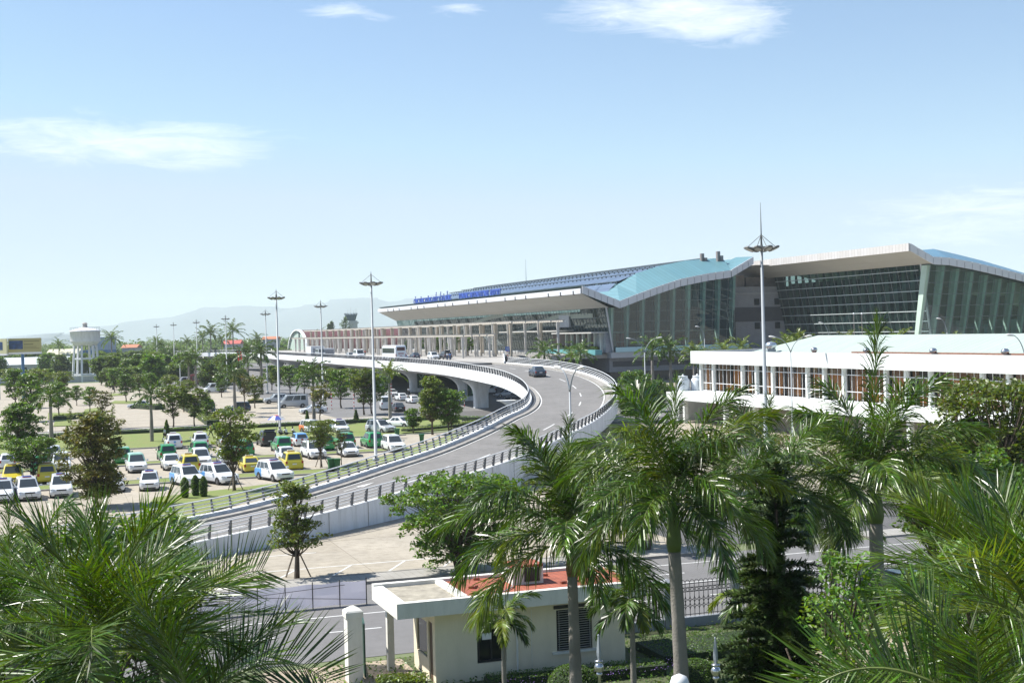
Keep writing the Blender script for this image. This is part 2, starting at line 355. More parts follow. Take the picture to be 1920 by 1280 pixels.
def B(mb, name, m, parent=None, smooth=False):
    mb.v = [(x, y-100, z_) for x, y, z_ in mb.v]; return mb.build(name, m, parent or ov, smooth)
# deck surface: connect inner and outer edges by matching travel fraction through nearest points
nO = len(O_)
def nearest(p, pl): return min(range(0, len(pl), 2), key=lambda j: (pl[j].x-p.x)**2+(pl[j].y-p.y)**2)
rowsL = []; rowsR = []; last = 0
for i in range(0, len(I_), 4):
    p = I_[i]; j = nearest(p, O_)
    if j >= nO-3: break
    j = max(j, last); last = j
    rowsL.append(p); rowsR.append(O_[j])
mid = [(a+b)/2 for a, b in zip(rowsL, rowsR)]
mb = MB(); mk = MB(); mk2 = MB(); kb = MB()
def at_w(i, f, dz): 
    p = rowsL[i].lerp(rowsR[i], f); return p+Vector((0, 0, dz))
n = len(rowsL); wd = [(rowsR[i]-rowsL[i]).length for i in range(n)]
mb.loft([[at_w(i, .02, -.38), at_w(i, .5, -.32), at_w(i, .98, -.38), at_w(i, .98, -.8), at_w(i, .02, -.8)] for i in range(n)])
B(mb, 'road_deck', rampm)
for i in range(n-1):
    for f, w_, mk_ in ((1.32/wd[i], .07, mk), ((wd[i]-1.3)/wd[i], .07, mk2)):
        e = w_/wd[i]; mk_.quad(at_w(i, f-e, -.352), at_w(i, f+e, -.352), at_w(i+1, f+e, -.352), at_w(i+1, f-e, -.352))
    if i % 5 == 0:
        e = .07/wd[i]; dm = MB(); [dm.quad(at_w(i_, .6-e, -.328), at_w(i_, .6+e, -.328), at_w(i_+1, .6+e, -.328), at_w(i_+1, .6-e, -.328)) for i_ in (i, i+1) if i_+1 < n]; B(dm, 'lane_dash', paint)
    if 0:
        e = .07/wd[i]; mk.quad(at_w(i, .6-e, -.328), at_w(i, .6+e, -.328), at_w(i+1, .6+e, -.328), at_w(i+1, .6-e, -.328))
def ipt(px, py):
    w_ = G(px, py, 1.4); i = min(range(n), key=lambda q: (mid[q].x-w_.x)**2+(mid[q].y-w_.y)**2); return i
for i0, f in ((ipt(740, 896), .52), (ipt(640, 925), .3)):   # straight-ahead arrows
    am = MB()
    for (a, b, w0, w1) in ((0, 1, .07, .07), (1, 2, .35, .01)):
        am.quad(at_w(i0+a, f-w0/9, -.322), at_w(i0+a, f+w0/9, -.322), at_w(i0+b, f+w1/9, -.322), at_w(i0+b, f-w1/9, -.322))
    B(am, 'arrow_marking', paint)
B(mk, 'edge_line', paint); B(mk2, 'edge_line', paint)
kb.loft([[at_w(i, .5/wd[i], -.6), at_w(i, 1.15/wd[i], -.6), at_w(i, 1.15/wd[i], -.2), at_w(i, .5/wd[i], -.18)] for i in range(n)])
kb.loft([[at_w(i, 1-1.1/wd[i], -.6), at_w(i, 1-.2/wd[i], -.6), at_w(i, 1-.2/wd[i], -.18), at_w(i, 1-1.1/wd[i], -.2)] for i in range(n)])
B(kb, 'edge_kerb', kerbm)
def fascia(p, i):
    gz = 0 if p.y < 106 else None
    d = .35 if p.z < .8 else 1.55
    if gz is not None: return [(-.2, 0), (.18, 0), (.2, -p.z-.05), (-.2, -p.z-.05)]
    return [(-.2, 0), (.18, 0), (.26, -1.5), (-.3, -1.62)]
mb = MB(); sweep(mb, O_, fascia, 1, 0)
c0 = min(range(len(I_)), key=lambda q: abs(I_[q].y-106) + (0 if I_[q].y < 130 else 99))
sweep(mb, I_, fascia, -1, 0); B(mb, 'parapet_wall', whitec)
for i in range(8, len(O_), 8):
    if O_[i].y < 106 and O_[i].y > 62: d_ = side(O_, i); q0 = O_[i]+d_*.215; B(MB().bar(q0-Vector((0, 0, .02)), Vector((q0.x, q0.y, .02)), .03, .03), 'wall_joint', conc2)
# girder below
mb = MB()
for i in range(0, n-1, 1):
    pass
i0 = min(range(n), key=lambda q: abs(mid[q].y-104))
mb.loft([[at_w(i, .03, -.81), at_w(i, .97, -.81), at_w(i, .97, -1.5), at_w(i, .72, -2.35), at_w(i, .28, -2.35), at_w(i, .03, -1.5)] for i in range(i0, n)])
q = [p for p in I_ if p.y > rowsL[-1].y-1 or (p.y > 300)]
def fw(p): return max(2, min(38, (p.y-236)*1.2+11)) if p.y < 430 else 20
rings = []
for i in range(0, len(q), 6):
    p = q[i]; s_ = side(q, i) if i else side(q, 1); w_ = 12 if p.y > 440 else 13
    rings.append([p+s_*x+Vector((0, 0, z_)) for x, z_ in ((.25, -.81), (w_, -.81), (w_, -1.5), (w_*.75, -2.35), (w_*.25, -2.35), (.25, -1.5))])
mb.loft(rings); B(mb, 'girder', M_('underside_concrete', (.52, .52, .53), .8, var=.12, vs=.4, stain=.12))
# abutment and pillars
mb = MB(); ia = min(range(n), key=lambda q: abs(mid[q].y-106)); ib = min(range(n), key=lambda q: abs(mid[q].y-118))
mb.loft([[at_w(i, .1, -1.2), at_w(i, .9, -1.2), Vector((*at_w(i, .9, 0).xy, 0)), Vector((*at_w(i, .1, 0).xy, 0))] for i in range(ia, ib)])
B(mb, 'abutment', whitec)
def pier(a, b, ang, wid=2.9, top=5.0, fl=8.0):
    m = MB(); rings = []
    for t in [0, .02, .35, .5, .62, .72, .8, .87, .93, .97, 1]:
        z_ = t*top; f = 0 if t < .35 else ((t-.35)/.65)**3.2
        w_ = wid+(fl-wid)*f; d_ = 1.7-.15*min(1, t*2); ring = []
        for j in range(20):
            th = 2*math.pi*j/20; cx = math.copysign(abs(math.cos(th))**.55, math.cos(th)); cy = math.copysign(abs(math.sin(th))**.55, math.sin(th))
            ring.append(Vector((cx*w_/2, cy*d_/2, z_)))
        rings.append(ring)
    c = W(a, b); T = Matrix.Translation(c) @ rotz(ang); m.loft([[T @ p for p in r] for r in rings]); return B(m, 'pillar', whitec, smooth=True)
PIERS = [(206.8, 65.6), (230, 70.2), (272.5, 72.2), (303, 73), (334, 73.3), (365, 73.3), (396, 73.3), (427, 73), (458, 73)]
def inner_ang(p):
    i = nearest(p, I_); d = I_[min(i+4, len(I_)-1)]-I_[i-4]; return math.atan2(d.y, d.x)-math.pi/2
for kk, (a, b) in enumerate(PIERS):
    pier(a, b, inner_ang(W(a, b)), 2.4 if kk == 0 else 2.9, 4.6, 6.4 if kk == 0 else 8.4)
for a, b in ((170, 59.2),): pier(a, b, inner_ang(W(a, b)), 2.4, 3.1, 6)
# railings
def railing(pl, sgn, name_i, limit, zoff=0, step=3):
    posts = list(range(2, len(pl)-1, step))
    rl = MB()
    for (x, z_, r) in ((.16, .86, .05), (-.02, .64, .032), (-.05, .43, .032), (-.08, .22, .032)):
        rl.tube([pl[i]+side(pl, i)*sgn*x+Vector((0, 0, z_)) for i in range(0, len(pl), 3)], r, 5)
    ro = B(rl, 'railing', railm)
    def post(m, i):
        d = side(pl, i)*sgn; t = Vector((-d.y, d.x, 0))*.035; p = pl[i]
        prof = [(-.06, -.02), (.12, -.02), (.22, .84), (.12, .86), (.09, .70), (-.01, .70), (.05, .58), (.045, .49), (-.05, .49), (.01, .37), (0, .28), (-.10, .28), (-.03, .15)]
        A = [p+d*x+Vector((0, 0, z_))+t for x, z_ in prof]; C = [q_-t*2 for q_ in A]; nn = len(prof)
        m.add(A+C, [tuple(range(nn)), tuple(range(nn, 2*nn))[::-1]]+[(j, nn+j, nn+(j+1) % nn, (j+1) % nn) for j in range(nn)])
    for i in posts[:limit]:
        m = MB(); post(m, i); B(m, 'post', dkgrey).parent = ro
    m = MB(); [post(m, i) for i in posts[limit:]]; tag(B(m, 'post_row', dkgrey), kind='stuff').parent = ro
railing(O_, 1, 1, 100); railing(I_, -1, 1, 100)
for kk, (a, b) in enumerate(PIERS[1:3]):      # green posters hung on the pillars
    an = inner_ang(W(a, b)); t = tag(thing('poster', ('dark green hanging poster with a pale bottle on the second flared pillar', 'dark green hanging poster with a pale bottle on the third flared pillar')[kk], 'poster', W(a, b, 0), an, 'green posters on the overpass pillars'))
    m = MB().box(.05, 1.75, -.98, -.93, .9, 4.0); m.build('panel', M_('poster_green', (.012, .07, .045), .35, var=.5, vs=1.5), t)
    m = MB(); m.box(.82, 1.0, -1.0, -.985, 1.3, 2.3).box(.87, .95, -1.0, -.985, 2.3, 2.9); m.add([(.3, -1, 3.7), (.5, -1, 3.7), (1.0, -1, 2.9), (.8, -1, 2.9)], [(0, 1, 2, 3)]); m.add([(1.5, -1, 3.7), (1.3, -1, 3.7), (.82, -1, 2.9), (1.0, -1, 2.9)], [(0, 1, 2, 3)])
    m.build('bottle_picture', M_('poster_pale', (.30, .50, .38), .4), t)
# forecourt slab
fc = thing('departure_forecourt', 'raised departure forecourt slab with pale paving and steel railing in front of the terminal', 'forecourt', W(300, 90, 0), GA)
def L(a, b, z_): return (b-90, a-300, z_)
mb = MB(); mb.poly([L(231, 77.9, 0)[:2], L(470, 77.5, 0)[:2], L(560, 77.5, 0)[:2], L(560, 121, 0)[:2], L(281, 121, 0)[:2], L(281, 106, 0)[:2], L(306, 103, 0)[:2]], 5.6, 6.55); mb.build('paving', conc2, fc)
mb = MB(); mb.poly([L(236, 68, 0)[:2], L(500, 68.5, 0)[:2], L(500, 77.49, 0)[:2], L(238, 77.8, 0)[:2]], 5.9, 6.5); mb.build('drop_off_road', asph2, fc)
mb = MB()
pts = [Vector(L(231.5, 78.3, 6.55)), Vector(L(306, 103.3, 6.55)), Vector(L(282, 106.4, 6.55))]
mb.poly([L(231, 77.9, 0)[:2], L(231.4, 78.3, 0)[:2], L(306.4, 103.6, 0)[:2], L(306.9, 103.2, 0)[:2]], 5.2, 6.9); mb.build('edge_wall', whitec, fc)
rl = MB(); ps = MB()
for A, C in zip(pts, pts[1:]):
    for z_ in (.35, .6, .85, 1.15): rl.bar(A+Vector((0, 0, z_)), C+Vector((0, 0, z_)), .07)
    nn = int((C-A).length/1.5)
    for i in range(nn): p = A.lerp(C, i/nn); ps.bar(p+Vector((0, 0, .3)), p+Vector((0, 0, 1.12)), .1)
r_ = rl.build('railing', galv, fc); ps.build('post_row', dkgrey, r_)
mb = MB()   # clear lift shelter with sloping glass roof
for i in range(5):
    y = i*2.2; mb.bar(L(308+y, 101, 11.6), L(308+y, 103.8, 8.9), .1).bar(L(308+y, 103.8, 8.9), L(308+y, 103.8, 6.5), .1).bar(L(308+y, 101, 11.6), L(308+y, 101, 6.5), .1)
for z_, b in ((11.6, 101), (10.2, 102.4), (8.9, 103.8), (7.8, 103.8)): mb.bar(L(308, b, z_), L(316.8, b, z_), .09)
sh = thing('glass_shelter', 'small glazed shelter with sloping glass roof at the end of the forecourt canopy', 'shelter', W(312, 102, 6.5), GA)
m2 = mb; m2.v = [(x-12+0, y-12, z_-6.5) for x, y, z_ in m2.v]; m2.build('frame', galv, sh)
MB().add([(x-12, y-12, z_-6.5) for x, y, z_ in (L(308, 101, 11.6), L(316.8, 101, 11.6), L(316.8, 103.8, 8.9), L(308, 103.8, 8.9))], [(0, 1, 2, 3)]).build('glass_roof', glass('shelter_glass', (.75, .9, .88), .1, .8), sh)
# canopies with columns
tan = M_('tan_column', (.42, .36, .28), .7, var=.12, vs=1); greyc = M_('grey_column', (.50, .48, .45), .7, var=.12, vs=1)
def canopy(label, a0, a1, b0, b1, zt, step, mats, slat):
    c = thing('canopy', label, 'canopy', W(a0, b0, 6.5), GA); h = zt-6.5
    m = MB(); m.box(-.3, b1-b0+.3, -2, a1-a0, h, h+.28); 
    m.build('beam_frame', M_('canopy_beige', (.50, .46, .40), .6, var=.1, vs=1), c) if False else None
    m = MB()
    for x in (-.2, .25*(b1-b0), .5*(b1-b0), .75*(b1-b0), b1-b0): m.box(x-.14, x+.14, -2, a1-a0, h, h+.32)
    y = -1.9
    while y < a1-a0: m.box(-.6, b1-b0+.5, y-.05, y+.05, h+.32, h+.5); y += slat
    m.build('slatted_roof', M_('canopy_beige', (.50, .46, .40), .6, var=.1, vs=1), c)
    col = MB().lathe([(.20, 0), (.22, h*.4), (.34, h)], 10)
    cm = [col.mesh('column', x) for x in mats]; i = 0; y = 0; cnt = 0
    while y < a1-a0-2 and cnt < 100:
        for x in (0.2, b1-b0-.6):
            for dy in ((0, 1.6) if i % 2 else (0,)):
                o = link('column', cm[cnt % len(cm)], c); o.scale = (1.25, 1.25, 1); o.location = (x, y+dy, 0); cnt += 1
        y += step; i += 1
    return c
canopy('low slatted pergola canopy on tapered columns nearest the drop off road', 284, 505, 86, 93, 11.35, 9, [greyc], 1.1)
canopy('high slatted pergola canopy on tall tan columns beside the terminal facade', 280, 535, 96, 108, 14.1, 11, [tan, greyc], 1.4)
# ================================================================ TERMINAL
tgl = glass('facade_glass', (.36, .48, .44), .03, .72, body=(.04, .075, .07), ior=1.3); dgl = glass('front_glass', (.66, .82, .84), .06, .80, body=(.035, .10, .14), ior=1.2)
mull = M_('mullion_grey', (.16, .19, .19), .5); mullw = M_('mullion_white', (.42, .47, .47), .5)
pgreen = M_('pale_green_steel', (.50, .64, .54), .5, var=.15, vs=.5)
clad = M_('white_cladding', (.60, .61, .64), .45, var=.06, vs=.6); und = M_('soffit_panel', (.46, .45, .42), .6, var=.08, vs=.15, joints=(3, 30, .02))
teal = M_('teal_roof_sheet', (.115, .25, .29), .45, var=.08, vs=.15, joints=(.9, 60, .05))
teal2 = M_('blue_roof_sheet', (.115, .235, .33), .45, var=.08, vs=.15, joints=(.9, 60, .05))
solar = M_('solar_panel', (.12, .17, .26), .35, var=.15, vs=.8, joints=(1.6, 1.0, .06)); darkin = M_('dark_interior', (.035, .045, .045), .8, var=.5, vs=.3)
graywall = M_('grey_stone_wall', (.27, .285, .32), .7, var=.12, vs=.8, joints=(1.2, .6, .012, (math.pi/2, 0, -GA))); darkband = M_('dark_stone_band', (.065, .07, .085), .6, var=.2, vs=1)
T1 = thing('airport_terminal', 'long airport terminal with wavy teal roof, upturned white eaves and leaning glass walls', 'terminal', W(276, 112, 0), GA)
def TL(a, b, z_): return Vector((b-112, a-276, z_))
def prof_interp(pr, b):
    for (x0, z0), (x1, z1) in zip(pr, pr[1:]):
        if b <= x1: return z0+(z1-z0)*(b-x0)/(x1-x0)
    return pr[-1][1]
def wave_roof(parent, pr, a0, a1, rise, band, th, step_m, nm, panels=None):
    """roof: profile pr = [(b, z underside)], runs from a0 (front) to a1"""
    m = MB(); n_ = len(pr)
    def zt(b, z_, a):   # top surface: front band climbs back from the verge
        t = max(0, min(1, (a-a0)/band)); e = min(1, max(0, (b-pr[1][0])/6)); e = (e if b < 149.05 else 0) if pr[0][0] < 150 else e
        return z_+th+rise*t*e
    avs = [a0, a0+band, a0+band+.01, a1]
    rows = []
    def back(b, z_, a):   # the raised band ends in a slanting edge where the eave turns up
        if pr[0][0] < 150 and a > a0 and b > 148.9: return TL(a, 152.8, 28.6) if b < 149.05 else TL(a, 152.9, 27.3) if b < 150 else TL(a, 156.5, 28.7)
        return TL(a, b, zt(b, z_, a))
    for a in (a0, a0+band): rows.append([back(b, z_, a) for b, z_ in pr])
    m.loft(rows, 0, closed=False)
    rows2 = [[TL(a, b, zt(b, z_, a0+band)-1.0*(min(1, max(0, (b-pr[1][0])/6)) if b < 149.05 or b > 156 else 0)) for b, z_ in pr] for a in (a0+band+.02, a1)]
    m.loft(rows2, 0, closed=False)
    m.build(nm, step_m, parent)
    # verge fascia (front), panelled
    f = MB()
    for (b0, z0), (b1, z1) in zip(pr, pr[1:]):
        L_ = math.hypot(b1-b0, z1-z0); c = max(1, int(L_/1.55))
        for i in range(c):
            p, q_ = i/c, (i+1)/c; g_ = .06/L_
            A = (b0+(b1-b0)*(p+g_), z0+(z1-z0)*(p+g_)); C = (b0+(b1-b0)*(q_-g_), z0+(z1-z0)*(q_-g_))
            f.add([TL(a, x, z_+d) for a in (a0-.25, a0-.02) for (x, z_) in (A, C) for d in (0, th)], [(0, 2, 3, 1), (4, 5, 7, 6), (0, 4, 6, 2), (1, 3, 7, 5), (0, 1, 5, 4), (2, 6, 7, 3)])
    f.build('verge_fascia', clad, parent)
    d = MB(); d.loft([[TL(a, b, z_+.02), TL(a, b, z_+th-.05)] for b, z_ in pr for a in (a0,)], closed=False)
    d.build('verge_backing', mull, parent)
    return zt
PR1 = [(111.7, 20.3), (120.8, 16.8), (125, 18.2), (130, 19.8), (136, 21.5), (143, 22.7), (149, 23.4), (149.1, 23.45), (155, 26.5)]
PR1 = [(b, z_) for b, z_ in PR1]
def canopy_soffit(parent, a0, a1, tip, wall, ttop, nm='eave'):
    (tb, tz), (wb, wz) = tip, wall; m = MB()
    m.quad(TL(a0, tb, tz), TL(a1, tb, tz), TL(a1, wb, wz), TL(a0, wb, wz)); m.build(nm+'_soffit', und, parent)
    m = MB(); n_ = int((a1-a0)/6.5)
    m.box(0, .25, 0, a1-a0-.2, 0, ttop, Matrix.Translation(TL(a0+.1, tb-.28, tz))); 
    m.build(nm+'_fascia', clad, parent)
zt1 = wave_roof(T1, PR1, 275.8, 472, 3.6, 11, 1.7, [teal], 'roof')
# close eave top edge: roof top at tip must be at tip fascia height
canopy_soffit(T1, 275.8, 472, (111.7, 20.25), (118.2, 17.0), 1.2)
m = MB()
for i in range(24):
    y = 4+i*8
    if i % 4 == 3: continue
    m.box(-.75, -.3, y, y+.18, 20.1, 21.0)
m.build('eave_lamp', dkgrey, T1)
# glass left wall (leans outwards), mullions and truss bands set outside it, colour muted as if dimmed by glass
def gw(z_): return 118.1+(17.2-z_)*.23
m = MB(); m.quad(TL(277, gw(17.2), 17.2), TL(471, gw(17.2), 17.2), TL(471, gw(7.2), 7.2), TL(279, gw(7.2), 7.2)); m.build('side_glazing', tgl, T1)
m = MB()
for i in range(97):
    a = 279+i*2; m.bar(TL(a, gw(7.2)-.06, 7.2), TL(a, gw(17.1)-.06, 17.1), .07)
for z_ in (7.2, 9.5, 11.6, 13.2, 14.9): m.bar(TL(278.6, gw(z_)-.06, z_), TL(471, gw(z_)-.06, z_), .09)
m.build('side_mullion_grid', mull, T1)
m = MB()
for (a0, z0, a1, z1) in ((300, 15.9, 350, 11.6), (350, 16.6, 420, 11.8), (286, 15.4, 300, 15.4)):
    for i in range(8):
        t0, t1 = i/8, (i+1)/8; s0, s1 = [z0+(z1-z0)*(t*t*(3-2*t)) for t in (t0, t1)]; A0, A1 = a0+(a1-a0)*t0, a0+(a1-a0)*t1
        m.quad(TL(A0, gw(s0)-.03, s0-.45), TL(A1, gw(s1)-.03, s1-.45), TL(A1, gw(s1)-.13, s1+.55), TL(A0, gw(s0)-.13, s0+.55))
for i in range(16):
    a = 281+i*2.0; m.bar(TL(a, gw(11.7)+.8, 11.7), TL(a+1, gw(15)+.8, 15), .12).bar(TL(a+2, gw(11.7)+.8, 11.7), TL(a+1, gw(15)+.8, 15), .12)
m.build('roof_truss', M_('truss_muted', (.27, .30, .25), .6), T1)
m = MB(); m.box(-.2, .3, 0, 6.8, 0, 2.9, Matrix.Translation(TL(301, gw(14.5)-.2, 12.9))); m.build('blank_panel', M_('pale_panel', (.40, .42, .45), .6, var=.1, vs=.5, joints=(30, 1.7, .02)), T1)
m = MB()
for a0, a1, z_ in ((279.5, 305, 11.3), (300, 345, 11.9)): m.box(-4.2, .5, 0, a1-a0, 0, .28, Matrix.Translation(TL(a0, gw(z_), z_)))
for i in range(7): m.box(-1.4, -.8, 0, .6, 0, 4.6, Matrix.Translation(TL(281+i*3.6, gw(11), 6.8)))
m.build('entrance_ledge', M_('entrance_stone', (.50, .49, .46), .6, var=.12, vs=.8), T1)
m = MB(); m.box(-1.2, .2, 0, 5.5, 0, 4.5, Matrix.Translation(TL(279.3, gw(9)-.1, 6.8))); m.build('corner_wall', graywall, T1)
m = MB(); m.box(-.9, 1.2, 4.5, 36, .05, 4.3, Matrix.Translation(TL(279.3, gw(9)+.4, 6.8))); m.build('entrance_doors', M_('entrance_red', (.10, .035, .025), .5, var=.8, vs=.6, col2=(.05, .06, .06)), T1)
m = MB(); m.box(-1.6, .1, 0, 34, -.2, .9, Matrix.Translation(TL(279, 117.5, 6.6))); m.build('planter', M_('planter_teal', (.10, .30, .32), .5), T1)
# front glass wall
def front(parent, a_t, lean, bl, br, zb, pr, gm, parts=('front_glazing', 'front_mullion_grid', 'front_column'), sp=3.8, rows=6, colm=pgreen, ztop=None):
    m = MB(); fr = MB(); cl = MB()
    def fa(z_): return a_t+lean*(22-z_)/14
    nn = int((br-bl)/sp)
    xs = [bl+(br-bl)*i/nn for i in range(nn+1)]
    pts = []
    fine = sorted(set(xs+[b for b, _ in pr if bl < b < br]))
    for x0, x1 in zip(fine, fine[1:]):
        z0, z1 = prof_interp(pr, x0)+.1, prof_interp(pr, x1)+.1
        m.quad(TL(fa(zb), x0, zb), TL(fa(zb), x1, zb), TL(fa(z1), x1, z1), TL(fa(z0), x0, z0))
    for i, x in enumerate(xs):
        z1 = prof_interp(pr, x); fr.bar(TL(fa(zb)-.06, x, zb), TL(fa(z1)-.06, x, z1), .09)
        if i < nn:
            x2 = x+(br-bl)/nn/2; z2 = prof_interp(pr, x2); fr.bar(TL(fa(zb)-.06, x2, zb), TL(fa(z2)-.06, x2, z2), .06)
        w_ = .38
        cl.add([TL(fa(zb)+.5+d, x+s_*w_*.6, zb) for d in (0, 1.1) for s_ in (-1, 1)]+[TL(fa(z1)+.5+d, x+s_*w_, z1) for d in (0, 1.8) for s_ in (-1, 1)],
               [(0, 1, 5, 4), (1, 3, 7, 5), (3, 2, 6, 7), (2, 0, 4, 6)])
    zm = max(prof_interp(pr, x) for x in xs); z_ = zb
    while z_ < zm:
        run = [x for x in fine if prof_interp(pr, x) > z_]
        if len(run) > 1: fr.bar(TL(fa(z_)-.07, run[0], z_), TL(fa(z_)-.07, run[-1], z_), .08)
        z_ += 2.3
    m.build(parts[0], gm, parent); fr.build(parts[1], mull, parent); cl.build(parts[2], colm, parent)
front(T1, 277.3, 1.6, 120.2, 151, 6.9, PR1, dgl, sp=3.8)
m = MB(); m.bar(TL(279.2, 120.5, 6.6), TL(277, 118, 17.3), .35); m.build('corner_post', M_('steel_post', (.45, .47, .48), .5), T1)
# podium, floors, back, tower block
m = MB(); m.box(0, 46, 0, 190, 5.6, 6.85, Matrix.Translation(TL(278.4, 119.6, 0))); m.build('floor_slab', M_('slab_grey', (.40, .42, .44), .6, var=.1, vs=.5), T1)
m = MB(); m.box(0, 46, 0, 190, .1, 2.3, Matrix.Translation(TL(282.5, 121, 0))); m.build('ground_floor_glass', M_('dark_window', (.02, .025, .03), .2), T1)
m = MB(); m.box(-.6, 46.3, 0, 190, 2.3, 5.6, Matrix.Translation(TL(281.5, 121, 0))); m.build('podium_wall', graywall, T1)
m = MB(); m.box(.2, 28, -.15, 0, 3.5, 4.7, Matrix.Translation(TL(281.45, 121, 0))); m.build('podium_band', darkband, T1)
m = MB(); m.box(0, 34, -.05, .05, 0, 1.1, Matrix.Translation(TL(278.2, 120.6, 6.9))); m.build('balustrade_glass', M_('pale_blue_glass_panel', (.35, .55, .60), .2), T1)
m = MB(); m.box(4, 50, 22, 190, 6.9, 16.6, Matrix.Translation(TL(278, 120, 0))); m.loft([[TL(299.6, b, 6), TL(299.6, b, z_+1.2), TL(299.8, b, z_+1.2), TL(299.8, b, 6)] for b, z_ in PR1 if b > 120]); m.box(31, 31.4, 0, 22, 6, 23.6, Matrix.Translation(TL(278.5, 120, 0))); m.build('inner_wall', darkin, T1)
m = MB()   # shops and people level inside the glass
random.seed(5)
for i in range(16):
    x = 2+i*1.85; m.box(x, x+1.2+random.random(), 8+random.random()*8, 20, 0, 1.5+random.random()*2.8, Matrix.Translation(TL(278, 121, 6.9)), k=i % 3)
m.box(2, 30, 9, 20, 4.3, 4.6, Matrix.Translation(TL(278, 121, 6.9)), k=0)
m.build('shop_counter', [M_('shop_cream', (.55, .48, .36), .7), M_('shop_grey', (.40, .45, .44), .7), M_('shop_red', (.35, .05, .04), .6)], T1)
m = MB(); m.box(0, 19, 0, 40, .1, 21.4, Matrix.Translation(TL(283, 152.6, 0))); m.build('tower_block', graywall, T1)
m = MB(); m.box(-.02, 19.02, -.18, 0, 13.1, 16.5, Matrix.Translation(TL(282.98, 152.6, 0))); m.build('tower_dark_band', darkband, T1)
m = MB(); m.box(-.02, 19.02, -.3, 0, 19.6, 20.0, Matrix.Translation(TL(282.98, 152.6, 0))); m.build('tower_ledge', M_('ledge_grey', (.30, .31, .33), .7), T1)
for x in (6.3, 11.8):
    for z_ in (17.0, 11.3):
        m = MB(); m.box(x, x+1.3, -.36, -.2, z_, z_+1.5, Matrix.Translation(TL(282.98, 152.6, 0))); m.build('window', M_('dark_window', (.02, .025, .03), .2), T1)
m = MB(); m.box(2.5, 5, 2, 6, 21.4, 24.2, Matrix.Translation(TL(283, 152.6, 0))).box(6, 17, 3, 9, 21.4, 23.8, Matrix.Translation(TL(283, 152.6, 0))); m.build('rooftop_plant', M_('plant_brown', (.26, .23, .22), .8, var=.3, vs=.6), T1)
# second, nearer wing
PR2 = [(159, 26.0), (164.3, 23.3), (168, 23.1), (173.5, 22.2), (179, 21.1), (185.5, 19.7), (193, 17.8), (203, 15.2), (226, 10.5)]
wave_roof(T1, PR2, 221.4, 300, 3.4, 12, 1.5, [teal2], 'wing_roof')
m = MB(); m.quad(TL(221.4, 159, 26), TL(300, 159, 26), TL(300, 164.4, 23.5), TL(221.4, 164.4, 23.5)); m.quad(TL(275, 155.2, 26.2), TL(300, 155.2, 26.2), TL(300, 159.5, 26.2), TL(275, 159.5, 26.2)); m.build('wing_eave_soffit', und, T1)
m = MB(); m.box(0, .3, 0, 62, 0, 1.55, Matrix.Translation(TL(221.3, 158.7, 25.95))); m.build('wing_eave_fascia', M_('cladding_ribbed', (.58, .56, .55), .5, var=.1, vs=.7, joints=(30, 1.1, .05)), T1)
def gw2(z_): return 164.3+(24.4-z_)*.21
m = MB(); m.quad(TL(225.3, gw2(24), 24), TL(282.6, gw2(24), 24), TL(282.6, gw2(6), 6), TL(227, gw2(6), 6)); m.build('wing_side_glazing', tgl, T1)
m = MB()
for i in range(19):
    a = 227.5+i*3; m.bar(TL(a, gw2(6)-.06, 6), TL(a, gw2(23.8)-.06, 23.8), .07)
for i in range(9): z_ = 6+i*2.05; m.bar(TL(226.5, gw2(z_)-.1, z_), TL(282.5, gw2(z_)-.1, z_), .16, k=1)
m.bar(TL(227, gw2(6)-.1, 6), TL(225.2, gw2(24.2)-.1, 24.2), .38, k=2)
m.build('wing_side_mullion_grid', [mull, mullw, M_('steel_post', (.45, .47, .48), .5)], T1)
m = MB(); ho = MB()
for i in range(18):
    a = 229+i*3; b_ = gw2(6)+.7
    m.add([TL(a+d, gw2(z_)+.6+e, z_) for z_, wd_, e in ((6, .8, 0), (12, 1.0, 0), (24, .55, 2.0)) for d in (-wd_, wd_)], [(0, 1, 3, 2), (2, 3, 5, 4)])
    for z_ in (9.8, 12.6): 
        c = TL(a, gw2(z_)+.57, z_); ho.add([c+Vector((-.21*math.sin(t)*.45, math.cos(t)*.45, math.sin(t)*.45)) for t in [j*math.pi/6 for j in range(12)]], [tuple(range(12))])
m.build('wing_side_column', M_('column_green', (.30, .38, .31), .6, var=.1, vs=.4), T1); ho.build('column_opening', darkband, T1)
front(T1, 222.9, 3.6, 164.6, 225, 6, PR2, dgl, ('wing_front_glazing', 'wing_front_mullion_grid', 'wing_front_column'), sp=3.4)
m = MB(); m.box(5, 40, 26, 60, 0, 17.5, Matrix.Translation(TL(226, 166.5, 0))).box(4, 5, 6, 60, 0, 22, Matrix.Translation(TL(226, 166.5, 0))); m.box(0, 40, 0, 50, 5.2, 5.9, Matrix.Translation(TL(228, 168.3, 0)))
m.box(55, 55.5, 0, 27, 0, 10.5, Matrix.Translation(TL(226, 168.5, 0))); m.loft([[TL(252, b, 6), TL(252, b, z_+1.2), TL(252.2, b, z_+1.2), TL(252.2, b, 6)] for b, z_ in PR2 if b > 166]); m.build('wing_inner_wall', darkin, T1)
m = MB()
for i in range(14):
    x = 1+i*2.4; m.box(x, x+1.9, 12+(i % 3)*3, 24, 0, 2.6+(i*7 % 5)*.9, Matrix.Translation(TL(228, 168.3, 5.9)), k=i % 3)
m.build('wing_shop_counter', [M_('shop_teal', (.25, .42, .42), .7), M_('shop_grey', (.40, .45, .44), .7), M_('shop_brown', (.28, .16, .08), .6)], T1)
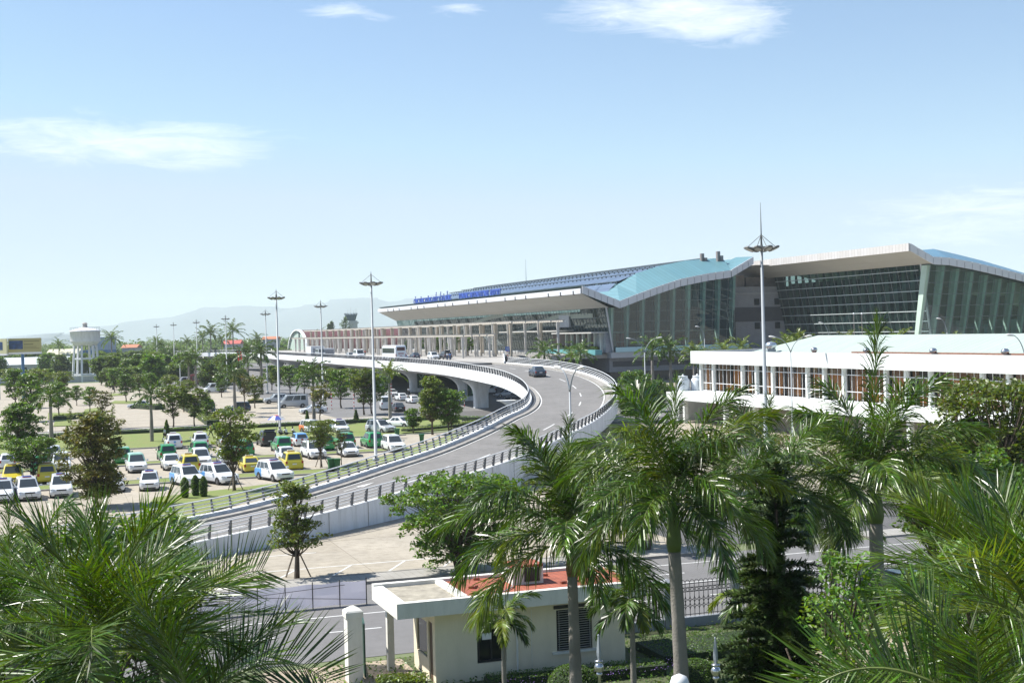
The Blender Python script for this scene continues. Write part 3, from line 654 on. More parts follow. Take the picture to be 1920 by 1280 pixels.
# solar rows in steps on the main roof, parallel to the long axis but slanting
m = MB(); fr = MB()
for r in range(6):
    b0 = 122.5+r*4.6
    for s_ in range(20):
        a = 290+s_*8.6
        if a+8 > 470: break
        zb0 = prof_interp(PR1, b0)+1.7+3.6*min(1, max(0, (b0-120.8)/6))-1+.35; zb1 = prof_interp(PR1, b0+3.6)+1.7+3.6*min(1, max(0, (b0+3.6-120.8)/6))-1+.55
        m.add([TL(a, b0, zb0), TL(a+8.2, b0, zb0), TL(a+8.2, b0+3.6, zb1), TL(a, b0+3.6, zb1)], [(0, 3, 2, 1)])
        for d in (0, 2.7, 5.4): fr.box(3.9, 4.2, d, d+.25, 0, .9, Matrix.Translation(TL(a, b0, zb1-.5)))
        fr.box(3.9, 4.2, 0, 8.6, .7, .9, Matrix.Translation(TL(a, b0, zb1-.4)))
m.build('solar_panel_row', solar, T1); fr.build('roof_step_frame', M_('roof_frame_dark', (.06, .08, .10), .5), T1)
for x, y in ((1317, 484), (1347, 480)):
    p = GD(x, y, 318); q = T1.matrix_world if False else None
    a_, b_ = p.x*U.x+p.y*U.y, p.x*V.x+p.y*V.y
    m = MB(); c = TL(a_, b_, 0); m.box(c.x-.45, c.x+.3, c.y-.4, c.y+.4, 24.5, p.z+1.1).box(c.x, c.x+1.1, c.y-.4, c.y+.4, 24.5, p.z+.1); m.build('roof_vent_stack', M_('plant_brown', (.26, .23, .22), .8, var=.3, vs=.6), T1)
# blue letters on the eave
blue = M_('sign_blue', (.045, .10, .42), .4)
def letters(txt, a, size, lab, wdt):
    cu = bpy.data.curves.new('letters', 'FONT'); cu.body = txt; cu.size = size*1.35; cu.extrude = .12; cu.offset = .03; cu.space_character = 1.05
    o = bpy.data.objects.new('tmp', cu); sc.collection.objects.link(o); bpy.context.view_layer.update()
    me = bpy.data.meshes.new_from_object(o.evaluated_get(bpy.context.evaluated_depsgraph_get())); bpy.data.objects.remove(o)
    xs = [v_.co.x for v_ in me.vertices]; w0 = max(xs)-min(xs)
    me.materials.clear(); me.materials.append(blue)
    t = thing('roof_sign', lab, 'sign', W(a, 112.6, 21.4), GA); s_ = link('lettering', me, t)
    s_.rotation_euler = (math.pi/2, 0, -math.pi/2); s_.scale = (wdt/w0, 1, 1)
    m = MB()
    for i in range(int(wdt/1.8)): m.bar((0.1, -i*1.8, -.4), (.1, -i*1.8, .3), .08)
    m.bar((.1, 0, .25), (.1, -wdt, .25), .08); m.build('sign_bracket', mull, t)
def a_of(px, b):
    r = (px-960)/2500; D_ = b/(r*V.x+V.y); return D_*(r*U.x+U.y)
a0, a1, a2, a3 = a_of(778, 112.6), a_of(848, 112.6), a_of(863, 112.6), a_of(941, 112.6)
letters('CẢNG HÀNG KHÔNG QUỐC TẾ ĐÀ NẴNG', a0, 2.3, 'blue capital letters reading the Vietnamese airport name on the eave, left of the pair', a0-a1)
letters('DANANG INTERNATIONAL AIRPORT', a2, 2.4, 'blue capital letters reading the English airport name on the eave, right of the pair', a2-a3)
p = GD(987, 545, 400); t = thing('lightning_rod', 'thin lightning rod standing up behind the terminal roof', 'lightning rod', p-Vector((0, 0, 2)))
m = MB(); m.tube([(0, 0, 0), (0, 0, 7), (0, 0, 11.4)], [.12, .07, .03], 6); m.build('rod', galv, t)
MB().lathe([(.4, 0), (.35, .5), (.14, .9)], 8).build('rod_base', mull, t)
# ================================================================ VEGETATION
def leaflet(m, p, d, wv, L_, w, droop, segs=3):
    """narrow folded leaf blade from p along d, bending down"""
    pts = [p]; dd = d.copy(); c = p.copy()
    for j in range(segs):
        dd = (dd+Vector((0, 0, -droop*(j+1)/segs))).normalized(); c = c+dd*(L_/segs); pts.append(c)
    vs = []; n_ = len(m.v)
    prof = [.45, 1, .8, 0] if segs == 3 else [.6, 1, 0]
    for j, q in enumerate(pts[:-1]): vs += [q-wv*(w*prof[j]/2), q+wv*(w*prof[j]/2)]
    vs.append(pts[-1]); fs = [(2*j, 2*j+1, 2*j+3, 2*j+2) for j in range(segs-1)]+[(2*segs-2, 2*segs-1, 2*segs)]
    m.add(vs, fs)
def frond_mesh(rng, L_, elev, curve, nl, ll, lw, droop, plum, seg=3, r0=.03, bare=.14, lifts=None):
    m = MB(); pts = []; c = Vector((0, 0, 0)); N_ = 14; T = []
    for i in range(N_+1):
        t = i/N_; a = elev-curve*t**1.4; d = Vector((math.cos(a), 0, math.sin(a))); T.append(d); pts.append(c.copy()); c = c+d*(L_/N_)
    m.k = 1; m.tube(pts, [r0*(1-.85*i/N_) for i in range(N_+1)], 5); m.k = 0
    for i in range(nl):
        t = bare+(1-bare)*(i+rng.random()*.6)/nl; f = min(t, .999)*N_; j = int(f); p = pts[j].lerp(pts[j+1], f-j); d = T[j]
        nrm = Vector((-d.z, 0, d.x)); s0 = ll*(.35+.65*math.sin(math.pi*min(1, (t-bare)/(1-bare)*.78+.16))**.8)
        for s_ in (-1, 1):
            sw = R(32+38*t+rng.uniform(-9, 9)); lf = rng.uniform(-plum, plum)+(.15 if lifts is None else lifts[0] if s_ > 0 else lifts[1])
            dr = (Vector((0, s_, 0))*math.cos(sw)+d*math.sin(sw)+nrm*lf).normalized()
            wv = (d-dr*dr.dot(d)).normalized(); wv = (wv+dr.cross(wv)*rng.uniform(-.8, .8)).normalized()
            leaflet(m, p, dr, wv, s0*rng.uniform(.85, 1.12), lw, droop*rng.uniform(.6, 1.4), seg)
    return m
rng = random.Random(11)
FR = {}
def fr_set(key, L_, nl, ll, lw, droop, plum, elevs, seg=3, r0=.03, mats=(palml, rachm)):
    FR[key] = [frond_mesh(rng, L_*f, R(e), R(cv), nl, ll, lw, droop, plum, seg, r0).mesh('frond_leaf', list(mats)) for e, cv, f in elevs]
EL = [(86, 12, .9), (72, 45, 1), (55, 80, 1.05), (38, 95, 1.05), (18, 85, 1), (-5, 62, .95), (60, 60, 1), (30, 70, 1.1), (5, 75, 1)]
fr_set('royal', 3.1, 112, 1.0, .032, .55, .6, EL)
fr_set('spiky', 1.9, 62, .85, .021, .05, .36, [(86, 10, .9), (72, 30, 1), (55, 50, 1.05), (38, 60, 1.05), (18, 55, 1), (-5, 45, .95), (60, 40, 1), (30, 50, 1.1), (5, 50, 1)], r0=.026)
FR['arch'] = [frond_mesh(rng, 1.65, R(e), R(c_), 50, .80, .018, .02, .12, 3, .022, .1, q).mesh('frond_leaf', [palml, rachm]) for e, c_, q in ((48, 100, (1.5, -.7)), (56, 60, (1.5, -.5)), (45, 95, (-.7, 1.5)))]
fr_set('small', 1.3, 46, .46, .045, .40, .3, [(80, 30, .8), (62, 75, 1), (45, 100, 1), (25, 100, 1), (5, 80, .95), (-15, 60, .9)], 2, .018)
FY = {id(m_): None for k_ in FR for m_ in FR[k_]}
def yellowed(me):
    if FY.get(id(me)) is None: c_ = me.copy(); c_.materials[0] = palmy; FY[id(me)] = c_
    return FY[id(me)]
def trunk_mesh(h, r0, r1, lean=(0, 0), bulge=0, n_=12):
    pts = []; rs = []
    for i in range(19):
        t = i/18; pts.append((lean[0]*t*t*h, lean[1]*t*t*h, h*t)); rs.append(r0+(r1-r0)*t+bulge*math.sin(math.pi*min(1, t*1.3))+(.06*r0*2 if i == 0 else 0)+(.008 if i % 2 else 0))
    return MB().tube(pts, rs, n_), Vector(pts[-1])
def palm(label, base, h, key, nf, s=1.0,  r=.16, shaft=1.0, lean=(0, 0), name='palm_tree', group=None, skip_low=False, seed=1, spear=True, shaftmat=sheath, aim=None):
    rg = random.Random(seed); t = thing(name, label, 'palm tree', base, 0, group)
    m, top = trunk_mesh(h-shaft, r, r*.8, lean, r*.12); m.build('trunk', barkp, t, True)
    if shaft > .15:
        MB().tube([top, top+Vector((0, 0, shaft*.15)), top+Vector((0, 0, shaft*.6)), top+Vector((0, 0, shaft))], [r*.85, r*1.02, r*.75, r*.45], 12).build('crownshaft', shaftmat, t, True)
    top = top+Vector((0, 0, shaft-.05)); S = FR[key]; az = rg.uniform(0, 6.28)
    for i in range(nf):
        f = i/(nf-1); order = [1, 6, 2, 7, 3, 8, 4, 5] if len(S) == 9 else [1, 2, 3, 4, 5]
        idx = order[min(len(order)-1, int(f*len(order)*(.86 if skip_low else 1)))]
        o = link('frond', yellowed(S[idx]) if rg.random() < .22 else S[idx], t); az += 2.399+rg.uniform(-.25, .25)
        o.location = top-Vector((0, 0, f*.12)); sc_ = s*rg.uniform(.88, 1.1)
        o.rotation_euler = (rg.uniform(-.12, .12), rg.uniform(-.1, .1), az); o.scale = (sc_, sc_, sc_)
    if spear:
        o = link('spear_leaf', S[0], t); o.location = top; o.scale = (s*.7, s*.28, s*spear); o.rotation_euler = (.04, -.05, rg.uniform(0, 6))
    for (adeg, idx, sc_) in (aim or []):
        o = link('frond', FR['arch'][idx], t); o.location = top; o.rotation_euler = (0, 0, R(adeg)); o.scale = (sc_,)*3
    return t
def base_at(px, Y): p = GD(px, 640, Y); return Vector((p.x, Y, 0))
def hz(py, px, Y): return GD(px, py, Y).z
# near palms in the garden
palm('tall royal palm with brown sheath standing just in front of the gatehouse wall', base_at(1064, 36), hz(1000, 1055, 36), 'royal', 19, 1.1, .17, 1.15, (-.006, 0), 'royal_palm', 'tall garden palms', seed=3, shaftmat=sheathb)
palm('tall royal palm with grey trunk and green crownshaft right of the gatehouse', base_at(1266, 31), hz(925, 1247, 31), 'royal', 20, .95, .18, 1.35, (-.02, 0), 'royal_palm', 'tall garden palms', seed=8)
palm('stout royal palm with ringed swollen trunk and tall upright spear leaf behind the conifer', base_at(1634, 44), hz(895, 1640, 44), 'royal', 17, 1.36, .27, 1.5, (0, 0), 'royal_palm', 'tall garden palms', seed=29, spear=1.35, skip_low=True)
palm('royal palm whose trunk is hidden behind the dark conifer', base_at(1440, 40), hz(915, 1445, 40), 'royal', 17, .98, .17, 1.0, (0, 0), 'royal_palm', 'tall garden palms', seed=33)
palm('dark young palm on the pavement beyond the iron fence', base_at(1551, 58), hz(975, 1540, 58), 'royal', 14, .95, .15, .6, (0, 0), 'royal_palm', 'tall garden palms', seed=41)
palm('nearest palm, its spiky crown seen from above at the left', base_at(190, 12.5), hz(1185, 172, 12.5), 'spiky', 19, .70, .15, .45, (-.01, 0), 'garden_palm', 'near garden palms', seed=51)
palm('spiky palm just behind the nearest left palm, leaning right', base_at(300, 17), hz(1190, 305, 17), 'spiky', 16, .68, .15, .5, (0, 0), 'garden_palm', 'near garden palms', seed=62, aim=[(14, 1, .92)])
palm('low palm at the bottom edge with one fine arching frond over the road', base_at(345, 12.2), hz(1325, 360, 12.2), 'spiky', 8, .7, .13, .4, (0, 0), 'garden_palm', 'near garden palms', seed=73, aim=[(4, 0, .86)], spear=False)
palm('palm left of the picture edge with drooping shaded fronds', base_at(10, 17), hz(1165, 20, 17), 'royal', 15, .55, .14, .5, (0, 0), 'garden_palm', 'near garden palms', seed=77)
palm('spiky palm above the bright green shrub at the right', base_at(1805, 24), hz(1065, 1795, 24), 'spiky', 20, 1.0, .15, .7, (0, 0), 'garden_palm', 'near garden palms', seed=84)
palm('palm at the right edge with long upright spears', base_at(1925, 18), hz(1150, 1920, 18), 'spiky', 19, 1.05, .15, .6, (0, 0), 'garden_palm', 'near garden palms', seed=96)
palm('lowest palm at the bottom right corner with broad flat fronds', base_at(1830, 12.5), hz(1345, 1830, 12.5), 'spiky', 8, .8, .13, .4, (0, 0), 'garden_palm', 'near garden palms', seed=104, aim=[(176, 2, 1.15), (168, 2, .8)], spear=False)
palm('small feather palm before the gatehouse door window', base_at(929, 42), hz(1150, 927, 42), 'small', 11, .95, .075, .4, (0, 0), 'feather_palm', 'small feather palms', seed=5, spear=True)
palm('small feather palm at the right corner of the gatehouse', base_at(1172, 42.5), hz(1118, 1170, 42.5), 'small', 13, 1.25, .09, .5, (0, 0), 'feather_palm', 'small feather palms', seed=15)
palm('small feather palm half hidden by the dark conifer', base_at(1392, 45), hz(1105, 1390, 45), 'small', 12, 1.2, .09, .45, (0, 0), 'feather_palm', 'small feather palms', seed=25)
# ---- mid and far palms: one crown mesh each
def crown_palm(rng_, nf, L_, nl, ll, lw, droop, plum, up=False):
    m = MB(); m.k = 0; az = 0
    for i in range(nf):
        f = i/(nf-1); el = 82-95*f if not up else 85-75*f; fm = frond_mesh(rng_, L_*rng_.uniform(.85, 1.1), R(el), R(rng_.uniform(50, 85)), nl, ll, lw, droop, plum, 2, .04)
        az += 2.4; A = rotz(az); n_ = len(m.v); m.v += [tuple(A @ Vector(p)) for p in fm.v]; m.f += [tuple(n_+q for q in g_) for g_ in fm.f]; m.m += fm.m
    return m
mp_r = random.Random(4)
PROTO = {}
def mid_proto(nm, cr, h, r, shaft, mats=(palml, rachm)):
    t = thing(nm, 'x', 'palm tree'); m, top = trunk_mesh(h-shaft, r, r*.72, (0, 0), r*.15, 8); m.build('trunk', barkp, t, True)
    if shaft: MB().tube([top, top+Vector((0, 0, shaft))], [r*.9, r*.5], 8).build('crownshaft', sheath, t, True)
    o = cr.build('crown', list(mats), t); o.location = (0, 0, h-.1); return t
PROTO['royal'] = mid_proto('royal_palm', crown_palm(mp_r, 15, 3.0, 30, .75, .10, .5, .5), 6.4, .24, 1.2)
PROTO['coco'] = mid_proto('coconut_palm', crown_palm(mp_r, 20, 4.2, 20, .9, .16, .5, .2), 9.5, .2, 0, (leaf4, rachm))
PROTO['pale'] = mid_proto('royal_palm', crown_palm(mp_r, 12, 2.7, 26, .6, .09, .5, .4, True), 6.4, .2, 1.0, (palmy, rachm))
used = set()
def put(key, p, s, label, group, rz=None):
    rz = rng.uniform(0, 6.28) if rz is None else rz
    if key not in used:
        used.add(key); t = PROTO[key]; t.location = p; t.rotation_euler = (0, 0, rz); t.scale = (s,)*3 if not hasattr(s, '__len__') else s
        t['label'] = label; t['group'] = group; return t
    return dup(PROTO[key], p, rz, s, label, group)
for px, py, top, key, lab in ((97, 842, 735, 'royal', 'royal palm on the lawn strip, leftmost of the lawn palms'), (285, 829, 735, 'royal', 'royal palm on the lawn strip beside a cone topiary and a walking man'),
        (589, 793, 695, 'royal', 'royal palm on the lawn strip behind the white sedan'), (732, 800, 695, 'pale', 'yellow green royal palm behind the white van near the overpass'),
        (441, 782, 695, 'royal', 'royal palm above the parked dark cars in the middle of the far lot'), (368, 735, 668, 'royal', 'royal palm in front of the white hall with its trunk by the bus'),
        (355, 735, 670, 'royal', 'slim royal palm beside the one by the bus'), (491, 740, 655, 'royal', 'royal palm just before the white overpass curve, right of two'), (466, 738, 662, 'royal', 'royal palm just before the white overpass curve, left of two'),
        (304, 700, 655, 'royal', 'far palm left of the first distant floodlight mast'), (313, 702, 658, 'royal', 'far palm right of the first distant floodlight mast')):
    b = G(px, py); h = CAMH-(top-(644-.026*px))*b.y/FPX; put(key, b, h/6.9, lab, 'royal palms around the car parks')
for px, Y, ytop, key, lab in ((1020, 262, 652, 'royal', 'bushy palm by the planter, left of the pair at the terminal corner'), (1088, 250, 655, 'royal', 'bushy palm by the planter, right of the pair at the terminal corner'), (1070, 255, 662, 'pale', 'pale palm between the pair at the terminal corner'),
        (1222, 232, 648, 'royal', 'palm in front of the terminal podium behind the double street lamp'), (1256, 232, 648, 'royal', 'palm with dark drooping skirt beside the white tanks'), (1300, 228, 655, 'pale', 'pale palm behind the white tanks'), (1308, 222, 668, 'royal', 'dark palm directly behind the corner of the white building'),
        (1355, 250, 648, 'pale', 'palm tip showing above the low white roof, left of the mast'), (1390, 240, 645, 'pale', 'palm tip showing above the low white roof, right by the mast'), (1475, 215, 640, 'pale', 'palm tip over the mint roof, first from the left'),
        (1497, 216, 634, 'pale', 'palm tip over the mint roof, second from the left'), (1510, 217, 640, 'pale', 'palm tip over the mint roof, third from the left'), (1590, 214, 636, 'pale', 'palm tip over the mint roof beside the two flagpoles'), (1635, 205, 632, 'pale', 'palm tip over the mint roof right of the flagpoles'), (1683, 204, 632, 'pale', 'palm tip over the mint roof, fifth from the left'),
        (1790, 200, 640, 'pale', 'lowest palm tip over the mint roof at the right')):
    b = base_at(px, Y); h = hz(ytop, px, Y); put(key, b, (h+.6)/7.6, lab, 'palms along the terminal podium')
COC = [(395, 520, 622, 'large coconut palm right of a distant mast, tallest left of the pair'), (437, 560, 618, 'large coconut palm right of the distant mast at the overpass curve'), (380, 560, 632, 'smaller coconut palm tucked left of the large pair'), (209, 520, 632, 'coconut palm against the sky right of the blue grey block'), (292, 620, 640, 'low coconut palm behind the smallest distant mast'), (482, 600, 634, 'coconut palm by the fifth floodlight mast'), (110, 640, 645, 'coconut palm between the billboard and the water tower'), (350, 640, 640, 'coconut palm behind the second farthest mast'), (160, 600, 640, 'coconut palm hidden behind the water tower tank'), (300, 560, 645, 'coconut palm just right of the smallest mast'), (25, 640, 648, 'coconut palm behind the yellow billboard'), (415, 600, 636, 'coconut palm between the two largest coconut palms'), (205, 660, 640, 'far coconut palm behind the one by the blue grey block'), (600, 640, 628, 'coconut palm behind the vaulted red hall')]
for px, Y, yt, lab in COC: put('coco', base_at(px, Y), (hz(yt, px, Y))/9.9, lab, 'coconut palms on the skyline')
# ---------------------------------------------------------------- broadleaf trees
def leaves(m, rg, c, r, n_, ls, flat=.6, k=None):
    for _ in range(n_):
        while True:
            q = Vector((rg.uniform(-1, 1), rg.uniform(-1, 1), rg.uniform(-1, 1)))
            if q.length < 1: break
        p = c+Vector((q.x*r, q.y*r, q.z*r*flat)); a = Vector((rg.gauss(0, 1), rg.gauss(0, 1), rg.gauss(0, .55))).normalized(); b = a.cross(Vector((rg.gauss(0, .6), rg.gauss(0, .6), 1))).normalized()
        l_ = ls*rg.uniform(.7, 1.3); m.add([p-a*l_*.5, p-b*l_*.3, p+a*l_*.55-Vector((0, 0, l_*.15)), p+b*l_*.3], [(0, 1, 2, 3)], k)
def tree_parts(seed, h, cr, cb, ncl, nlf, ls, clr, style='round', tr=.12, multi=1, flat=.55):
    """returns trunk MB, crown MB. h height, cr crown radius, cb crown bottom height"""
    rg = random.Random(seed); tm = MB(); cm = MB(); tips = []
    for kk in range(multi):
        a = 6.28*kk/multi+rg.random(); ln = (0 if multi == 1 else .25); dirx = Vector((math.cos(a)*ln, math.sin(a)*ln, 0))
        pts = []; c = Vector((math.cos(a)*.08*(multi > 1), math.sin(a)*.08*(multi > 1), 0))
        n_ = 8
        for i in range(n_+1): pts.append(c.copy()); c = c+(Vector((rg.gauss(0, .07), rg.gauss(0, .07), 1))+dirx)*(h*.86/n_)
        tm.tube(pts, [tr*(1.15 if i == 0 else 1)*(1-.8*i/n_) for i in range(n_+1)], 7)
        for i in range(ncl//multi):
            if style == 'tier':
                lv = rg.randrange(5); z_ = cb+(h-cb)*(lv+.35)/5+rg.uniform(-.32, .32); rr = cr*(1-.62*lv/5)*(.55+.45*math.sin(lv*2.1+seed)**2+.2); ang = rg.uniform(0, 6.28); d = rr*math.sqrt(rg.random())
                p = Vector((math.cos(ang)*d, math.sin(ang)*d, z_+.12*d))
            elif style == 'vase':
                ang = rg.uniform(0, 6.28); t = rg.random()**.6; z_ = cb+(h-cb)*t; d = cr*(.35+.65*t)*math.sqrt(rg.random())*(1.0 if t < .8 else 1-(t-.8)*2.2); p = Vector((math.cos(ang)*d, math.sin(ang)*d, z_))
            else:
                ang = rg.uniform(0, 6.28); t = rg.random(); z_ = cb+(h-cb)*t; lim = math.sin(math.pi*(.12+.8*t))**.7*(.75+.35*math.sin(ang*2+seed)*math.sin(ang*3+z_)); d = cr*lim*(rg.random()**.4); p = Vector((math.cos(ang)*d, math.sin(ang)*d, z_))
            k_ = min(n_, max(2, int(n_*min(1, (p.z-.15*h)/(h*.86))*.85))); s0 = pts[k_]; p = p+Vector((s0.x, s0.y, 0))*.6
            if i % 2 == 0:
                md = s0.lerp(p, .55)+Vector((0, 0, -.05*(p-s0).length)); tm.tube([s0, md, p], [tr*.34, tr*.2, .012], 4, cap=False)
            leaves(cm, rg, p, clr*rg.uniform(.7, 1.25), int(nlf*rg.uniform(.6, 1.3)), ls, flat)
    return tm, cm
def broad(nm, label, cat, loc, args, lm, rz=0, group=None, stakes=False, bm_=barkd):
    t = thing(nm, label, cat, loc, rz, group); tm, cm = tree_parts(**args)
    tm.build('trunk', bm_, t, True); cm.build('crown', lm, t)
    if stakes:
        m = MB()
        for j in range(3): a = j*2.1+.5; m.bar((math.cos(a)*.75, math.sin(a)*.75, 0), (math.cos(a)*.08, math.sin(a)*.08, 1.5), .06)
        m.build('stake', M_('stake_wood', (.20, .16, .12), .8), t)
    return t
def bp(px, py): return G(px, py)
SG = 'street trees'
broad('shade_tree', 'small tiered tree with stakes in a square pit on the pavement left of the gatehouse', 'tree', bp(557, 1084), dict(seed=4, h=5.1, cr=1.75, cb=1.7, ncl=130, nlf=40, ls=.17, clr=.34, style='tier', tr=.13, flat=.4), leaf2, stakes=True)
broad('shade_tree', 'wide bushy tree on the pavement behind the gatehouse roof', 'tree', bp(862, 1078), dict(seed=7, h=5.0, cr=4.5, cb=.35, ncl=400, nlf=40, ls=.20, clr=.46, style='vase', tr=.11, multi=5, flat=.34), [leaf1])
broad('shade_tree', 'tall leafy tree filling the gap between the two tall garden palms', 'tree', base_at(1075, 76), dict(seed=9, h=5.4, cr=3.2, cb=1.2, ncl=230, nlf=40, ls=.2, clr=.42, style='vase', tr=.12, multi=3, flat=.45), [leaf2])
broad('shade_tree', 'thin leaning tree beside the second tall palm at the kerb', 'tree', base_at(1205, 74), dict(seed=10, h=4.6, cr=2.0, cb=1.4, ncl=120, nlf=40, ls=.2, clr=.40, style='vase', tr=.1, multi=2, flat=.45), [leaf1])
broad('shade_tree', 'staked tree in the middle of the taxi rows behind two white taxis', 'tree', bp(440, 922), dict(seed=12, h=6.9, cr=2.5, cb=2.7, ncl=130, nlf=34, ls=.24, clr=.45, style='round', tr=.14, flat=.45), leaf2, stakes=True)
broad('shade_tree', 'dense russet and green tree hiding taxis at the left', 'tree', bp(182, 950), dict(seed=14, h=7.0, cr=3.0, cb=.9, ncl=300, nlf=44, ls=.24, clr=.5, style='round', tr=.16, flat=.6), [leaf3])
broad('shade_tree', 'light feathery tree among the white taxis left of the green bin', 'tree', bp(603, 876), dict(seed=16, h=4.4, cr=2.1, cb=1.9, ncl=150, nlf=26, ls=.17, clr=.42, style='vase', tr=.1, flat=.35), leaf2, stakes=True)
broad('shade_tree', 'very small thin tree right beside the green bin', 'tree', bp(640, 872), dict(seed=17, h=3.3, cr=.85, cb=1.5, ncl=40, nlf=26, ls=.16, clr=.32, style='round', tr=.05, flat=.4), leaf3)
broad('shade_tree', 'round golden green tree in front of the first overpass pillar', 'tree', bp(811, 815), dict(seed=18, h=7.0, cr=2.1, cb=2.2, ncl=260, nlf=40, ls=.23, clr=.45, style='round', tr=.14, flat=.6), leaf2)
broad('shade_tree', 'low light green tree leaning from the round tree towards the ramp railing', 'tree', bp(843, 814), dict(seed=19, h=5.3, cr=2.1, cb=1.0, ncl=210, nlf=36, ls=.24, clr=.42, style='vase', tr=.09, multi=3, flat=.55), leaf1)
broad('shade_tree', 'small green tree behind the white sedan by the lawn hedge', 'tree', bp(775, 812), dict(seed=20, h=3.0, cr=1.35, cb=1.0, ncl=90, nlf=34, ls=.22, clr=.38, style='round', tr=.08, flat=.55), leaf1)
broad('shade_tree', 'large spreading tree at the right edge in front of the white building', 'tree', base_at(1880, 58), dict(seed=23, h=9.6, cr=3.6, cb=3.6, ncl=300, nlf=46, ls=.22, clr=.55, style='vase', tr=.2, multi=3, flat=.5), [leaf2])
broad('shade_tree', 'lower spreading tree below the large tree at the right edge', 'tree', base_at(1800, 50), dict(seed=24, h=7.4, cr=3.0, cb=2.6, ncl=240, nlf=44, ls=.22, clr=.5, style='vase', tr=.18, multi=3, flat=.5), [leaf1])
broad('shade_tree', 'bright lime green tree at the lower right beside the iron fence', 'tree', base_at(1690, 20), dict(seed=25, h=9.0, cr=1.2, cb=6.0, ncl=260, nlf=46, ls=.09, clr=.22, style='round', tr=.07, multi=2, flat=.7), [leaf5])
broad('shade_tree', 'dense green tree at the bottom right corner under the palms', 'tree', base_at(1850, 27), dict(seed=26, h=7.4, cr=2.4, cb=1.6, ncl=260, nlf=46, ls=.15, clr=.42, style='round', tr=.1, multi=2, flat=.7), [leaf1])
broad('shade_tree', 'leafy tree behind the nearest left palm', 'tree', base_at(235, 34), dict(seed=27, h=8.0, cr=2.5, cb=2.0, ncl=260, nlf=44, ls=.17, clr=.45, style='round', tr=.13, multi=2, flat=.6), [leaf1])
broad('shade_tree', 'leafy tree under the palms in the bottom left corner', 'tree', base_at(60, 27), dict(seed=28, h=7.2, cr=2.6, cb=1.6, ncl=260, nlf=44, ls=.16, clr=.45, style='round', tr=.12, multi=2, flat=.6), [leaf1])
broad('shade_tree', 'low garden tree at the left edge above the leaning palm', 'tree', base_at(10, 45), dict(seed=29, h=6.2, cr=2.6, cb=1.4, ncl=200, nlf=40, ls=.17, clr=.42, style='vase', tr=.1, multi=3, flat=.5), [leaf2])
broad('shade_tree', 'dark green tree at the left edge of the taxi park', 'tree', bp(38, 862), dict(seed=30, h=6.0, cr=2.8, cb=1.6, ncl=230, nlf=38, ls=.26, clr=.5, style='round', tr=.13, flat=.5), [leaf1])
broad('shade_tree', 'low light tree over the yellow taxi at the left edge', 'tree', bp(62, 905), dict(seed=31, h=4.0, cr=3.0, cb=1.2, ncl=190, nlf=38, ls=.2, clr=.42, style='vase', tr=.1, flat=.4), [leaf1])
broad('shade_tree', 'dark tree beside the ramp right of its far bend, before the terminal podium', 'tree', base_at(1190, 175), dict(seed=34, h=6.6, cr=3.8, cb=1.0, ncl=300, nlf=34, ls=.3, clr=.6, style='round', tr=.2, flat=.6), [leaf1])
broad('shade_tree', 'dark bush tree behind the street lamp by the tanks', 'tree', base_at(1228, 195), dict(seed=35, h=4.6, cr=2.6, cb=.5, ncl=160, nlf=34, ls=.3, clr=.6, style='round', tr=.2, flat=.6), [leaf1])
for i, (px, Y, h, c, lab) in enumerate(((1300, 100, 4.6, 1.9, 'thin sunlit tree before the white building, left of three'), (1345, 98, 4.3, 1.9, 'thin sunlit tree before the white building, middle of three'), (1450, 96, 4.5, 2.0, 'thin sunlit tree before the white building, right by the mast'),
        (1400, 120, 4.0, 2.2, 'low tree in the terminal square behind the mast foot'), (1560, 95, 4.4, 2.4, 'square tree hidden behind the stout palm'), (1750, 92, 4.8, 2.4, 'square tree right of the stout palm'))):
    broad('shade_tree', lab, 'tree', base_at(px, Y), dict(seed=50+i, h=h, cr=c, cb=1.2, ncl=110, nlf=24, ls=.2, clr=.42, style='vase', tr=.08, multi=3, flat=.5), [leaf3 if i < 3 else leaf2])
# prototypes for the car-park islands and the belt behind
def tproto(key, nm, **a):
    lm = a.pop('lm'); t = thing(nm, 'x', 'tree'); tm, cm = tree_parts(**a); tm.build('trunk', barkd, t, True); cm.build('crown', lm, t); PROTO[key] = t
tproto('t0', 'shade_tree', seed=101, h=6, cr=2.4, cb=1.9, ncl=95, nlf=26, ls=.34, clr=.6, style='round', tr=.13, lm=leaf1, flat=.34)
tproto('t1', 'shade_tree', seed=102, h=6, cr=2.1, cb=2.6, ncl=60, nlf=20, ls=.30, clr=.55, style='vase', tr=.10, lm=leaf3, flat=.3)
tproto('t2', 'shade_tree', seed=103, h=6, cr=2.6, cb=1.6, ncl=95, nlf=26, ls=.34, clr=.6, style='vase', tr=.12, lm=leaf2, flat=.32)
tproto('t3', 'shade_tree', seed=104, h=6, cr=.8, cb=1.6, ncl=20, nlf=20, ls=.3, clr=.4, style='round', tr=.05, lm=leaf2, flat=.5)
tproto('b0', 'broadleaf_tree', seed=105, h=9, cr=4.6, cb=1.2, ncl=150, nlf=30, ls=.75, clr=1.3, style='round', tr=.3, lm=leaf4, flat=.7)
tproto('b1', 'broadleaf_tree', seed=106, h=9, cr=5.2, cb=1.0, ncl=170, nlf=30, ls=.75, clr=1.3, style='vase', tr=.3, lm=leaf4, flat=.7)
tproto('b2', 'broadleaf_tree', seed=107, h=9, cr=4.0, cb=.8, ncl=150, nlf=30, ls=.7, clr=1.1, style='round', tr=.3, lm=leaf1, flat=.7)
